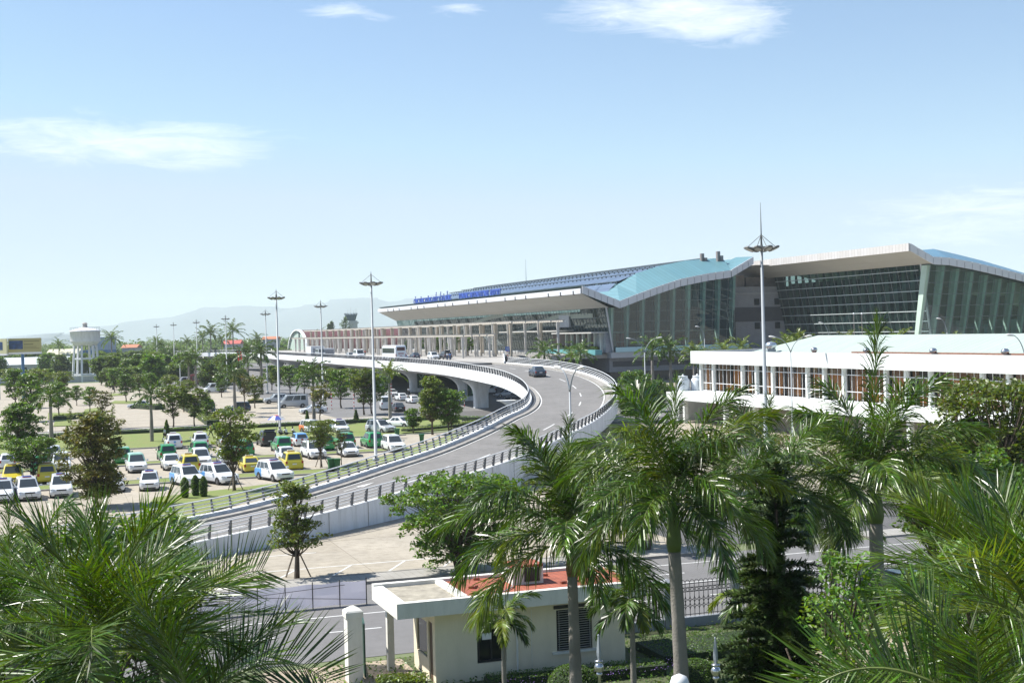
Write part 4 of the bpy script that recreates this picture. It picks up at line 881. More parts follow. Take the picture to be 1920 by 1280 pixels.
ISL = [(195, 805, 730, 't1', 'rust tinted tree with thin staked trunk in the empty far lot'), (212, 800, 757, 't3', 'thin bare sapling right of the rust tinted tree'), (132, 806, 765, 't3', 'thin sapling in the lawn strip left of the rust tinted tree'),
       (325, 802, 722, 't2', 'sparse leaning tree at the near edge of the empty far lot'), (60, 790, 700, 't0', 'broad tree above the left lawn, nearest of the left cluster'), (110, 782, 716, 't0', 'round tree in the left cluster behind the leftmost lawn palm'),
       (30, 766, 690, 't0', 'tree of the left cluster touching the left edge'), (144, 760, 722, 't0', 'small dark tree left of the water tower foot'), (168, 772, 724, 't0', 'tree right below the water tower legs'), (237, 754, 700, 't0', 'round staked tree on a lawn island right of the water tower'),
       (75, 752, 690, 't2', 'wide tree in the second row of the left cluster'), (120, 748, 695, 't2', 'wide tree between the left cluster and the water tower'), (262, 745, 700, 't2', 'tree at the head of the white car in the far lot'), (215, 735, 690, 't0', 'tree just right of the water tower legs'), (190, 722, 690, 't0', 'small tree right behind the water tower legs'),
       (365, 800, 728, 't2', 'leafy tree along the diagonal hedge, nearer one'), (345, 772, 712, 't2', 'leafy tree along the diagonal hedge, farther one'), (390, 790, 742, 't0', 'low tree beside the blue banner'), (460, 775, 700, 't1', 'sparse tree left of the silver hatchback'), (478, 765, 705, 't2', 'tree right of the palm above the dark cars'),
       (416, 745, 700, 't0', 'tree beside the white minivan in the far lot'), (600, 797, 720, 't1', 'thin leaning tree behind the white sedan'), (640, 765, 692, 't0', 'staked dark tree left of a striped post beside the road'), (683, 778, 690, 't2', 'spreading tree on the kerb island left of the tall mast'), (697, 776, 700, 't0', 'tree on the kerb island just behind the tall mast'),
       (665, 745, 690, 't0', 'tree in the second row behind the kerb island'), (620, 748, 690, 't2', 'tree behind the yellow van'), (545, 740, 684, 't0', 'tree behind the grey van, first of the row'), (570, 742, 684, 't0', 'tree behind the grey van, second of the row'), (524, 738, 688, 't2', 'tree behind the silver hatchback'), (510, 732, 684, 't0', 'tree right of the pair of palms by the overpass'),
       (650, 735, 690, 't2', 'tree half under the overpass left of the tall mast'), (720, 748, 705, 't0', 'small tree behind the yellow green palm'), (430, 722, 684, 't0', 'tree behind the white minivan'), (450, 735, 690, 't2', 'tree before the flags below the overpass curve'), (400, 718, 686, 't0', 'tree behind the dark windowed bus'),
       (20, 735, 690, 't2', 'far tree of the left cluster at the left edge'), (55, 730, 692, 't0', 'far tree of the left cluster, second from the edge'), (95, 728, 690, 't0', 'far tree of the left cluster, third from the edge'), (248, 725, 690, 't2', 'tree before the white tent roof'), (282, 745, 698, 't0', 'tree behind the second lawn palm'), (318, 745, 702, 't2', 'tree left of the diagonal hedge'), (300, 728, 692, 't0', 'tree behind the hedge left of the blue truck')]
for px, py, top, key, lab in ISL:
    b = G(px, py); h = (py-top)*b.y/FPX; put(key, b, h/6.1, lab, 'trees on the car park islands')
rb = random.Random(77)
def BL(k_, px, Y):
    a = ('rounded', 'spreading', 'narrow')[k_]; b = 'beyond the billboards' if px < 80 else 'around the water tower' if px < 210 else 'right of the water tower' if px < 290 else 'behind the farthest masts' if px < 350 else 'below the coconut palms' if px < 450 else 'behind the overpass curve' if px < 530 else 'left of the vaulted hall'
    return a+' broadleaf tree '+b+(', in the nearer belt' if Y < 470 else ', in the middle belt' if Y < 610 else ', in the farthest belt')
for i in range(240):
    Y = rb.uniform(330, 760); px = rb.uniform(-60, 640 if Y > 560 else 520); p = base_at(px, Y)
    a_, b_ = p.dot(U), p.dot(V)
    if b_ > 50 and a_ < 560: continue
    if (128 < px < 196 and Y < 460) or (px < 130 and Y < 480): continue
    if 350 < px < 470 and Y < 500 and rb.random() < .6: continue
    s = rb.uniform(.55, .95); s = min(s, (hz(640+rb.uniform(-4, 22), px, Y))/9) if px < 200 else s
    if s < .35: continue
    put(('b0', 'b1', 'b2')[i % 3], p, (s*1.15, s*1.15, s), BL(i % 3, px, Y), 'trees of the distant belt')
# a wood beyond that reads as one mass
cm = MB(); rw = random.Random(9)
for i in range(420):
    Y = rw.uniform(850, 1500); x = (rw.uniform(-120, 720)-960)/FPX*Y; h = rw.uniform(6, 12.5)
    for j in range(5):
        leaves(cm, rw, Vector((x+rw.uniform(-5, 5), Y+rw.uniform(-5, 5), h*rw.uniform(.3, .85))), 3.6, 14, 2.4, .8)
stuff('distant_wood', cm, leaf4, 'distant hazy wood along the horizon behind the airport', 'wood')
# conifer with layered drooping branches
t = thing('conifer', 'dark layered conifer in the garden in front of the iron fence', 'conifer', base_at(1447, 33)); rg = random.Random(2)
H_ = hz(872, 1445, 33); MB().tube([(0, 0, 0), (.03, 0, H_*.5), (0, 0, H_)], [.13, .09, .02], 8).build('trunk', barkd, t, True)
cm = MB(); dk = M_('conifer_needles', (.085, .135, .025), .6, trans=.15, island=.8, var=.5, vs=1.2, col2=(.035, .065, .018)); z_ = .7
while z_ < H_-.1:
    f = 1-(z_/H_); rr = .3+1.75*f**.7*(1.05 if z_ > 1.5 else .9)
    for j in range(13 if f > .3 else 7):
        a = rg.uniform(0, 6.28); L_ = rr*rg.uniform(.7, 1.1); d = Vector((math.cos(a), math.sin(a), 0)); pe = Vector((-d.y, d.x, 0))
        nn = max(4, int(L_*16))
        for q in range(nn):
            t_ = (q+.5)/nn; c = d*(L_*t_)+Vector((0, 0, z_+.12*math.sin(t_*2.6)-.10*t_+(.22 if f < .2 else .05)*t_))
            for s_ in range(10):
                v_ = (pe*rg.uniform(-1, 1)+d*rg.uniform(.1, .9)+Vector((0, 0, rg.uniform(-.35, .55)))).normalized(); l_ = .2*(1.1-.4*t_)
                w_ = v_.cross(Vector((0, 0, 1))).normalized()*.03; cm.add([c-w_, c+w_, c+v_*l_+w_*.5, c+v_*l_-w_*.5], [(0, 1, 2, 3)])
    z_ += .24
cm.build('crown', dk, t)
# clipped shapes, hedges, ground cover
def topiary(label, loc, prof, n_, ls, lm, nm='topiary', group=None):
    t = thing(nm, label, 'topiary', loc, 0, group); rg = random.Random(int(loc[0]*100)); m = MB(); hz_ = prof[-1][1]
    for _ in range(n_):
        i = rg.randrange(len(prof)-1); f = rg.random(); r_ = prof[i][0]*(1-f)+prof[i+1][0]*f; z_ = prof[i][1]*(1-f)+prof[i+1][1]*f; a = rg.uniform(0, 6.28)
        leaves(m, rg, Vector((r_*.95*math.cos(a), r_*.95*math.sin(a), z_)), .05, 1, ls)
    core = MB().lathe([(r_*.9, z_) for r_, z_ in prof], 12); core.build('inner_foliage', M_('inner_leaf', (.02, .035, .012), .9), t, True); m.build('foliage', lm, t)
def dome(r_, h): return [(r_*math.sin(math.pi*(.12+.88*i/10)) if i else r_*.7, h*i/10) for i in range(10)]+[(.02, h)]
topiary('round clipped bush left of the gatehouse window palm trunk', base_at(1057, 44), [(.6, 0), (.82, .35), (.88, .7), (.8, 1.0), (.5, 1.3), (.05, 1.42)], 6500, .06, leaf1, group='round clipped garden bushes')
topiary('round clipped bush behind the trunk of the second tall palm', base_at(1288, 43.5), [(.6, 0), (.85, .4), (.92, .8), (.82, 1.15), (.5, 1.5), (.05, 1.62)], 6500, .06, leaf1, group='round clipped garden bushes')
for px, py, h, lab in ((576, 786, 1.25, 'cone topiary beside the lawn palm behind the white sedan'), (668, 794, 2.0, 'cone topiary right of a lawn hedge near the tall mast'), (220, 812, 1.5, 'cone topiary left of the second lawn palm'), (313, 817, 2.1, 'cone topiary behind the walking man in the white shirt'), (127, 832, 2.2, 'cone topiary by the leftmost lawn palm'), (1236, 735, 3.4, 'pale cone topiary by the terminal podium')):
    topiary(lab, bp(px, py), [(.5*h/2, 0), (.42*h/2, h*.25), (.3*h/2, h*.55), (.14*h/2, h*.85), (.02, h)], 900, .16, leaf1, group='cone topiaries')
for px, py, lab in ((347, 936, 'dark column shrub before the taxis, left of three'), (367, 932, 'dark column shrub before the taxis, middle of three'), (382, 934, 'dark column shrub before the taxis, right of three')):
    topiary(lab, bp(px, py), [(.1, 0), (.28, .3), (.33, .9), (.3, 1.4), (.05, 1.75)], 1500, .10, leaf1, group='column shrubs')
def hedge(label, pts, w_, h, lm, ls=.1, dens=60, nm='hedge', kind=None):
    m = MB(); c = MB(); rg = random.Random(len(label))
    for a, b in zip(pts, pts[1:]):
        a, b = Vector(a), Vector(b); L_ = (b-a).length; d = (b-a).normalized(); s_ = Vector((-d.y, d.x, 0))
        c.bar(a+Vector((0, 0, h*.42)), b+Vector((0, 0, h*.42)), w_*.8, h*.8)
        for _ in range(int(L_*dens)):
            f = rg.random(); x = rg.uniform(-.5, .5)*w_; z_ = h*rg.choice((1, 1, rg.random())); leaves(m, rg, a.lerp(b, f)+s_*x+Vector((0, 0, z_)), .06, 1, ls)
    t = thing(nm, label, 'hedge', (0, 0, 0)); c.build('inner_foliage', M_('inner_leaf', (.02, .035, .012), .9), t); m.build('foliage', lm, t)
hedge('long low clipped hedge along the far edge of the lawn strip', [W(183.5, -60), W(183.5, 40), W(182, 52), W(176, 57)], 1.3, .62, leaf1, .2, 45)
hedge('low hedge round the right end of the lawn near the small green tree', [W(163, 41.5), W(166, 48), W(172, 54)], 1.6, .5, leaf2, .2, 60)
hedge('diagonal overgrown hedge beside the empty far lot', [bp(345, 764), bp(372, 778), bp(400, 798)], 2.2, .9, leaf2, .3, 60)
hedge('yellow green flower hedge by the silver hatchback', [bp(465, 756), bp(515, 754)], 2.2, .7, M_('leaf_gold', (.20, .19, .03), .5, trans=.3, island=.6), .3, 60)
hedge('low hedge with yellow edge in the empty far lot', [bp(110, 788), bp(188, 779)], 2.6, .8, leaf2, .3, 60)
hedge('hedge on the island at the nose of the white car', [bp(255, 765), bp(300, 768)], 2.4, .9, leaf1, .3, 60)
hedge('planted hedge along the terminal planter', [W(283, 118.2, 7.3), W(312, 118.2, 7.3)], 1.4, .9, leaf1, .35, 60)
hedge('garden hedge with small violet flowers at the foot of the gatehouse', [W(44.3, 14), W(43.8, 20.5)], 1.0, .45, leaf1, .06, 700)
hedge('low hedge in front of the dark fence base', [W(46, 21), W(46, 30)], 3.2, .4, leaf1, .07, 900)
hedge('feathery low shrub beside the gate pillar', [W(45.2, 10.3), W(44.6, 11.9)], 1.1, .6, leaf2, .12, 700)
t = thing('flower_patch', 'scattered small violet flowers in the bed under the gatehouse windows', 'flowers', W(43, 15, 0)); t['kind'] = 'stuff'
m = MB(); rg = random.Random(6)
for i in range(260): p = W(43+rg.uniform(-.4, 1.2), 14+rg.uniform(0, 7), 0)-W(43, 15, 0); leaves(m, rg, p+Vector((0, 0, .46)), .04, 1, .045)
m.build('petals', M_('violet_petals', (.22, .12, .42), .6), t)
m = MB(); rg = random.Random(8)
for i in range(16000):
    p = W(rg.uniform(30, 49.8), rg.uniform(8, 40), 0); q = W(45, 9.5)
    leaves(m, rg, p+Vector((0, 0, rg.uniform(.02, .22))), .03, 1, .13)
stuff('ground_cover', m, leaf1, 'low dark ground cover plants filling the garden beds', 'ground cover')

for px_, b_, s_, lab in ((800, 94.5, .75, 'tree growing between the pergola columns, second from the left'), (765, 94.5, .7, 'tree growing between the pergola columns, leftmost'), (822, 94.5, .8, 'tree growing between the pergola columns, third from the left'), (850, 94.5, .8, 'tree growing between the pergola columns, fourth from the left'), (878, 95, .75, 'tree growing between the pergola columns, rightmost')):
    r_ = (px_-960)/2500; D_ = b_/(r_*V.x+V.y); put('t0', Vector((r_*D_, D_, 6.5)), (s_, s_, s_), lab, 'trees on the raised forecourt')
# ================================================================ MASTS AND LAMPS
lampw = M_('lamp_housing', (.62, .62, .60), .4); lens = M_('lamp_lens', (.35, .36, .36), .2); ringm = M_('mast_ring_metal', (.17, .17, .16), .5, var=.3, vs=3)
def mast(label, loc, rod=0, rz=0):
    t = thing('floodlight_mast', label, 'light mast', loc, rz, 'floodlight masts')
    MB().tube([(0, 0, 0), (0, 0, .4), (0, 0, .41), (0, 0, 17.3)], [.34, .34, .17, .085], 12).build('pole', galv, t, True)
    m = MB(); m.tube([(math.cos(a)*.78, math.sin(a)*.78, 17.45) for a in [i*math.pi/12 for i in range(25)]], .05, 5, cap=False)
    m.lathe([(.1, 17.2), (.13, 17.45), (.07, 17.7), (.05, 18.35)], 10)
    for i in range(8):
        a = i*math.pi/4; m.bar((.1*math.cos(a), .1*math.sin(a), 17.4), (1.0*math.cos(a), 1.0*math.sin(a), 17.42), .06)
        if i % 2 == 0: m.bar((.05*math.cos(a), .05*math.sin(a), 18.25), (.95*math.cos(a), .95*math.sin(a), 17.5), .03)
    m.build('lamp_ring', ringm, t)
    for i in range(8):
        a = i*math.pi/4+.2; A = Matrix.Translation((.86*math.cos(a), .86*math.sin(a), 17.36)) @ rotz(a) @ Matrix.Rotation(.42, 4, 'Y').inverted()
        m = MB(); n_ = 10; rg_ = [[A @ Vector((.36*k_*math.cos(q), .28*k_*math.sin(q), z_)) for q in [j*2*math.pi/n_ for j in range(n_)]] for k_, z_ in ((.75, .1), (1, .05), (1, -.03), (.85, -.06))]
        m.loft(rg_); o = m.build('lamp', ringm, t)
        m = MB(); m.add([A @ Vector((.27*math.cos(q), .2*math.sin(q), -.07)) for q in [j*2*math.pi/n_ for j in range(n_)]], [tuple(range(n_))[::-1]]); m.build('lens', lens, o)
    if rod: MB().tube([(0, 0, 18.3), (0, 0, 18.3+rod*.5), (0, 0, 18.3+rod)], [.05, .03, .012], 6).build('lightning_rod', galv, t)
    return t
mast('tallest looking floodlight mast standing between the taxi park and the ramp railing', G(705, 866), .3, .1)
mast('floodlight mast beside the blue and white parasol on the lawn', G(525, 813), .3, .3)
mast('floodlight mast behind the white sedan by the street trees', base_at(603, 228), .3)
mast('floodlight mast with tall lightning rod before the white building at the right', base_at(1432, 87), 2.1, .15)
for px, Y, lab in ((499, 292, 'fifth floodlight mast into the distance, right of the coconut palms'), (424, 350, 'distant floodlight mast over the white overpass curve'), (369, 412, 'distant floodlight mast left of the coconut palm pair'), (326, 470, 'second smallest distant floodlight mast'), (294, 512, 'smallest and farthest floodlight mast at the left')):
    mast(lab, base_at(px, Y), .3)
def lamp_head(A, t):
    m = MB(); n_ = 10; m.loft([[A @ Vector((x, r_*math.cos(q), r_*.62*math.sin(q)+z_)) for q in [j*2*math.pi/n_ for j in range(n_)]] for x, r_, z_ in ((-.25, .04, 0), (-.12, .10, 0), (.1, .17, .01), (.38, .18, .01), (.52, .12, 0), (.58, .04, 0))])
    return m.build('lamp_head', lampw, t, True)
def street_lamp(label, loc, h, arms, rz, reach=1.9, rise=1.5, r=.09, group='street lamps'):
    t = thing('street_lamp', label, 'street lamp', loc, rz, group)
    m = MB(); m.tube([(0, 0, 0), (0, 0, .5), (0, 0, .51), (0, 0, h-rise)], [r*1.6, r*1.6, r*1.1, r*.75], 10); m.build('pole', galv, t, True)
    for s_ in arms:
        pts = [Vector((s_*reach*(f*f*.6+f*.4), 0, h-rise+rise*math.sin(f*1.45)/math.sin(1.45))) for f in [i/8 for i in range(9)]]
        MB().tube(pts, [r*.7-r*.3*i/8 for i in range(9)], 7).build('arm', galv, t, True)
        lamp_head(Matrix.Translation(pts[-1]) @ (rotz(0 if s_ > 0 else math.pi)) @ Matrix.Rotation(-.14, 4, 'Y'), t)
    return t
street_lamp('double street lamp between the ramp and the tall palms', base_at(1066, 84), hz(690, 1058, 84), (-1, 1), R(-62), 1.25, 1.5, .085)
street_lamp('double street lamp in front of the terminal podium and the dark trees', base_at(1208, 205), hz(634, 1202, 205), (-1, 1), 0, 2.2, 2.2, .1)
street_lamp('double street lamp before the orange curtained windows of the white building', base_at(1482, 143), hz(631, 1478, 143), (-1, 1), 0, 1.75, 1.7, .08)
for px, Y, yt, lab in ((1321, 245, 612, 'single curved street lamp behind the corner of the white building'), (1554, 225, 605, 'single curved street lamp behind the mint roof left of the flagpoles'), (1776, 215, 597, 'single curved street lamp behind the mint roof right of the flagpoles'), (1922, 120, 628, 'street lamp head reaching in at the right edge')):
    street_lamp(lab, base_at(px, Y), hz(yt, px, Y), (-1,), 0, 1.1, 2.2, .08)
street_lamp('teal street lamp post far in the left car park', base_at(336, 330), 7, (1,), 1, .8, 1, .1)
for px in (1602, 1617):
    t = thing('flagpole', 'slim bare flagpole behind the mint roof, %s of the two' % ('left' if px == 1602 else 'right'), 'flagpole', base_at(px, 200), 0, 'bare flagpoles')
    h = hz(590, px, 200); MB().tube([(0, 0, 0), (0, 0, h)], [.08, .04], 7).build('pole', M_('weathered_pole', (.30, .26, .24), .6), t); MB().lathe([(.02, 0), (.12, .08), (.14, .18), (.04, .32)], 8, (0, 0, h)).build('ball', white, t)
# ================================================================ WHITE BUILDING
wbm = M_('white_render', (.72, .75, .73), .7, var=.05, vs=.5, stain=.08); curt = [M_('curtain_orange', (.72, .28, .07), .8, var=.25, vs=4), M_('curtain_brown', (.34, .19, .11), .8, var=.3, vs=4), M_('curtain_dark', (.06, .05, .05), .8), M_('curtain_tan', (.46, .33, .20), .8, var=.3, vs=4), M_('curtain_green', (.12, .17, .09), .8)]
c = Vector((23.1, 173, 0)); A0, B0 = c.dot(U), c.dot(V)
wb = thing('white_office_building', 'long low white building with orange curtained windows, flat white fascia and mint hipped roof', 'building', W(A0, B0), GA)
def LB(a, b, z_): return Vector((b, -a, z_))     # a metres towards us along the facade
LN = 78
m = MB(); m.box(0, 22, -LN, 0, 7.6, 7.75).box(0, .35, -LN, 0, 7.75, 9.2).box(.35, 22, -.35, 0, 7.75, 9.2).box(.35, 22, -LN, -LN+.35, 7.75, 9.2); m.build('roof_fascia', wbm, wb)
m = MB(); m.box(.4, 21.8, -LN+.4, -.4, 8.2, 8.7); m.build('flat_roof', M_('flat_roof_brown', (.20, .16, .14), .9, var=.4, vs=1), wb)
m = MB(); m.box(-2.2, 22, -LN, 2.5, 3.0, 3.85).box(-2.4, -2.2, -LN, 2.5, 3.0, 3.95); m.build('terrace', wbm, wb)
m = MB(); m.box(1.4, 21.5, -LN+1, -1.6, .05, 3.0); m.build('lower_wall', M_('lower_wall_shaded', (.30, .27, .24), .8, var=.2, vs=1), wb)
yy = 1.4; i = 0; bays = []
edges = [1.5, 4.9, 12.4, 15.8, 19.6, 27.1, 30.5, 34.3, 41.8, 45.2, 49, 56.5, 60, 64, 71.5, 75]
rg = random.Random(4)
for e in edges: MB().box(.55, 1.1, -e-.17, -e+.17, 3.85, 7.6).build('pillar', wbm, wb)
for e in edges[::2]: MB().box(-1.9, -1.4, -e-.25, -e+.25, .05, 3.0).build('lower_pillar', wbm, wb)
for e0, e1 in zip(edges, edges[1:]):
    n_ = max(2, round((e1-e0)/1.15)); f = MB(); y0, y1 = e0+.3, e1-.3; w_ = (y1-y0)/n_
    for j in range(n_+1): f.box(.83, .86, -y0-j*w_-.022, -y0-j*w_+.022, 4.1, 7.55)
    for z_ in (4.1, 5.1, 6.85): f.box(.81, .87, -y1, -y0, z_, z_+.07)
    f.box(.6, 1.0, -y1, -y0, 3.85, 4.1)
    o = f.build('window', white, wb)
    g_ = MB(); g_.quad((.9, -y1, 7.6), (.9, -y0, 7.6), (.9, -y0, 4.1), (.9, -y1, 4.1)); g_.build('pane', glass('office_glass', (.85, .85, .82), 0, .95, body=(.04, .04, .04), ior=1.25), o)
    q = MB()
    for j in range(n_):
        for z0, z1, top in ((4.1, 5.12, 0), (5.14, 6.88, 1), (6.9, 7.6, 2)):
            k_ = rg.choice([0, 0, 0, 1, 1, 3, 2]) if top < 2 else rg.choice([1, 2, 1, 3]); a_ = y0+j*w_
            if top == 1 and e0 > 14 and e0 < 16: k_ = 4 if j == 0 else k_
            q.add([(1.25+.06*(s_ % 2), -a_-w_*s_/4, z_) for s_ in range(5) for z_ in (z0, z1)], [(2*s_, 2*s_+2, 2*s_+3, 2*s_+1) for s_ in range(4)], k_)
    q.build('curtain', curt, o)
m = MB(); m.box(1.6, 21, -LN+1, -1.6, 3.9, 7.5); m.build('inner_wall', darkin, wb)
m = MB(); mint = M_('mint_roof', (.37, .44, .40), .6, var=.06, vs=.5, joints=(40, 1.1, .03))
m.add([(2.6, -5, 8.3), (20, -5, 8.3), (20, -LN+2, 8.3), (2.6, -LN+2, 8.3), (11, -13, 10.9), (11, -LN+9, 10.9)], [(0, 3, 5, 4), (1, 4, 5, 2), (0, 4, 1), (2, 5, 3)]); m.build('hip_roof', mint, wb)
m = MB(); m.box(1.9, 2.5, -66, -34, 8.6, 9.3); m.build('tile_edge', M_('red_tile', (.30, .15, .10), .8, var=.4, vs=2), wb)
m = MB(); m.lathe([(.02, 0), (.4, .2), (.68, .5), (.7, .8), (.5, 1.05), (.1, 1.15)], 16); p_ = base_at(1436, 162); t = thing('roof_water_tank', 'round steel water tank on the white roof just left of the tall mast', 'water tank', Vector((p_.x+.6, p_.y, 9.15)), 0); m.build('tank', M_('brushed_steel', (.62, .64, .66), .25, .8), t, True); MB().box(-.5, .5, -.5, .5, -.6, .25).build('stand', galv, t)
chrome = M_('bright_steel', (.55, .55, .56), .18, .9)
for k_, (px, lab) in enumerate(((1526, 'first of the four turbine vents on the white roof, left of the upright palm spear'), (1624, 'second turbine vent on the white roof, left of the upright palm spear tip'), (1749, 'third turbine vent on the white roof, right of the upright palm spear'), (1884, 'fourth turbine vent on the white roof, nearest the right edge'))):
    r_ = (px-960)/2500; t_ = (c.x+1.7*V.x-r_*(c.y+1.7*V.y))/(U.x-r_*U.y); p = c+V*1.7-U*t_; t = thing('turbine_vent', lab, 'roof vent', Vector((p.x, p.y, 8.7)), 0, 'turbine vents on the white roof')
    MB().lathe([(.26, 0), (.24, .55)], 12).build('neck', M_('vent_base', (.30, .16, .12), .8), t, True)
    MB().lathe([(.15, .5), (.3, .58), (.38, .74), (.35, .9), (.22, 1.02), (.02, 1.06)], 16).build('turbine', chrome, t, True)
for px, lab in ((1281, 'squat white water tank left of its pair beside the white building'), (1308, 'squat white water tank right of its pair against the white building')):
    t = thing('water_tank', lab, 'water tank', GD(px, 728, 178)*1, 0, 'white water tanks'); t.location.z = 3.85
    MB().lathe([(.86, 0), (.88, .1), (.88, 1.25), (.82, 1.45), (.62, 1.72), (.62, 1.85), (.66, 1.87), (.66, 1.95), (.1, 2.0)], 20).build('tank', M_('tank_white', (.68, .72, .76), .5, var=.08, vs=2), t, True)
    MB().lathe([(.14, 1.98), (.14, 2.12), (.05, 2.2)], 10).build('lid', white, t, True); m = MB(); [m.bar((.9*math.cos(a), .9*math.sin(a), 0), (.9*math.cos(a), .9*math.sin(a), 1.3), .04) for a in (0, 1.6, 3.1, 4.7)]; m.build('strap', galv, t)
m = MB(); m.box(0, 9.5, -2, 0, 0, 3.85); t = thing('tank_platform', 'white walled platform carrying the two water tanks', 'platform', GD(1270, 730, 178).xy.to_3d()+V*-.8, GA); m.build('platform_wall', wbm, t)
# ================================================================ GATEHOUSE
cream = M_('cream_render', (.80, .71, .54), .8, var=.10, vs=.6, bump=.1, stain=.08); gwhite = M_('gate_white', (.76, .74, .68), .75, var=.1, vs=1, stain=.18); red = M_('red_brick_tile', (.40, .115, .065), .85, var=.35, vs=1.5, bump=.5, bs=12, joints=(.22, .22, .012)); dw = M_('dark_window_glass', (.015, .018, .02), .08); blk = M_('black_frame', (.02, .02, .02), .5)
gh = thing('gatehouse', 'small cream gatehouse with flat overhanging roof topped by red tiles', 'gatehouse', W(45.5, 12.5), GA)
m = MB(); m.box(0, .2, .9, 3.0, 0, .75).box(0, .2, 0, .35, 0, 2.6).box(0, .2, .35, .9, 2.15, 2.6).box(0, .2, .9, 3.0, 2.05, 2.6).box(0, .2, 2.55, 3.0, .75, 2.05).box(0, .2, .9, 1.1, .75, 2.05).box(.2, 7.3, 2.8, 3.0, 0, 2.6).box(7.1, 7.3, 0, 2.8, 0, 2.6)
m.box(.2, 1.55, 0, .2, 0, 2.6).box(2.65, 4.6, 0, .2, 0, 2.6).box(6.0, 7.1, 0, .2, 0, 2.6).box(1.55, 2.65, 0, .2, 0, .62).box(1.55, 2.65, 0, .2, 2.1, 2.6).box(4.6, 6.0, 0, .2, 0, .75).box(4.6, 6.0, 0, .2, 2.25, 2.6); m.build('wall', cream, gh)
m = MB(); m.box(-1.1, -.85, 2.6, 2.85, 0, 2.6); m.build('porch_post', gwhite, gh)
m = MB(); m.box(-1.5, 8.0, -.6, 3.25, 2.6, 3.05).box(-1.5, 8, -.6, -.3, 3.05, 3.14).box(-1.5, 8, 2.95, 3.25, 3.05, 3.2).box(-1.5, -1.15, -.3, 2.95, 3.05, 3.14).box(7.7, 8, -.3, 2.95, 3.05, 3.14).box(.85, 1.15, -.3, 2.95, 3.05, 3.17); m.build('roof_slab', gwhite, gh)
m = MB(); m.box(1.16, 7.69, -.29, 2.94, 3.055, 3.10); m.build('roof_tile_bed', red, gh)
m = MB(); m.box(-1.14, .84, -.29, 2.94, 3.052, 3.062); m.build('recess_floor', M_('stained_cement', (.42, .38, .30), .9, var=.5, vs=2), gh)
m = MB(); m.box(3.3, 4.5, 1.0, 2.0, 3.10, 3.72); m.build('vent_box', gwhite, gh)
m = MB(); m.box(3.75, 4.35, .96, .995, 3.2, 3.7); m.build('vent_opening', blk, gh)
m = MB(); rg = random.Random(3)
for i in range(6): m.box(3.25+i*.21, 3.43+i*.21, .95, 2.05, 3.73, 3.83)
m.build('vent_cap', red, gh)
for i, (x, y) in enumerate(((1.75, 1.1), (2.5, .1), (2.4, 2.6), (5.1, .5), (5.6, .6), (6.4, .2), (6.5, 2.5), (1.9, 1.2), (5.0, 2.2))):
    t = thing('brick', 'loose red brick on the gatehouse roof, %s' % ('near the recess, larger of a pair', 'front rim, left of the vent', 'back rim, left of the vent', 'right of the vent, left of a pair', 'right of the vent, right of a pair', 'front rim, right of the palm trunk', 'back rim, far right', 'near the recess, smaller of a pair', 'behind the vent box')[i], 'brick', W(45.5+y, 12.5+x, 3.10), GA+rg.uniform(-1, 1), 'loose bricks on the gatehouse roof')
    m = MB(); m.box(-.12, .12, -.055, .055, 0, .09); o = m.build('brick_body', red, t); m = MB(); [m.box(-.09+k_*.06, -.05+k_*.06, -.02, .02, .0905, .092) for k_ in range(3)]; m.build('core_hole_row', blk, o)
m = MB(); m.tube([(2.0, .0, 3.16), (2.6, -.1, 3.15), (3.1, .5, 3.15), (3.3, 1.0, 3.2)], .025, 5); m.build('roof_cable', galv, gh)
def win(x0, x1, z0, z1, bars, Mx=None):
    f = MB(); f.box(x0, x1, .04, .10, z0, z0+.07, Mx).box(x0, x1, .04, .10, z1-.07, z1, Mx).box(x0, x0+.07, .04, .10, z0+.07, z1-.07, Mx).box(x1-.07, x1, .04, .10, z0+.07, z1-.07, Mx).box((x0+x1)/2-.03, (x0+x1)/2+.03, .045, .095, z0+.07, z1-.07, Mx)
    o = f.build('window', blk, gh); MB().box(x0+.06, x1-.06, .105, .115, z0+.06, z1-.06, Mx).build('pane', dw, o)
    if bars:
        g_ = MB(); [g_.box(x0+.02, x1-.02, -.012, .0, z0+.05+i*.085, z0+.075+i*.085, Mx) for i in range(int((z1-z0)/.085))]; [g_.box(x, x+.02, -.03, -.013, z0, z1, Mx) for x in (x0+.05, (x0+x1)/2, x1-.08)]; g_.build('grille', M_('grille_grey', (.25, .25, .24), .5), o)
    return o
o = win(1.58, 2.62, .64, 2.08, False); MB().box(1.75, 2.1, .02, .035, 1.45, 1.68).build('paper_notice', white, o)
win(4.63, 5.97, .77, 2.23, True)
m = MB(); m.box(4.5, 6.1, -.06, -.003, 2.3, 2.42); m.build('lintel_vent', blk, gh); m = MB(); m.box(4.4, 6.2, -.12, -.003, .66, .745); m.build('window_sill', gwhite, gh)
m = MB(); m.box(.05, .1, .36, .89, .02, 2.14); m.build('door', M_('door_brown', (.10, .06, .04), .5), gh); m = MB(); m.box(.05, .1, 1.11, 2.54, .76, 2.04); m.build('side_window', dw, gh)
m = MB(); m.tube([(3.05, -.05, 0), (3.05, -.05, 2.4)], .04, 7).tube([(3.6, -.04, .2), (3.62, -.04, 2.4)], .012, 5); m.build('downpipe', gwhite, gh)
gp = thing('gate_pillar', 'white square gate pillar with pyramid cap left of the gatehouse', 'gate pillar', W(47.3, 9.95), GA)
MB().box(-.27, .27, -.3, .3, 0, 2.35).build('pillar_shaft', gwhite, gp); m = MB(); m.loft([[(x*w_, y*w_, z_) for x, y in ((-1, -1), (1, -1), (1, 1), (-1, 1))] for w_, z_ in ((.32, 2.35), (.32, 2.55), (.28, 2.6), (.05, 2.74))]); m.build('pillar_cap', gwhite, gp)
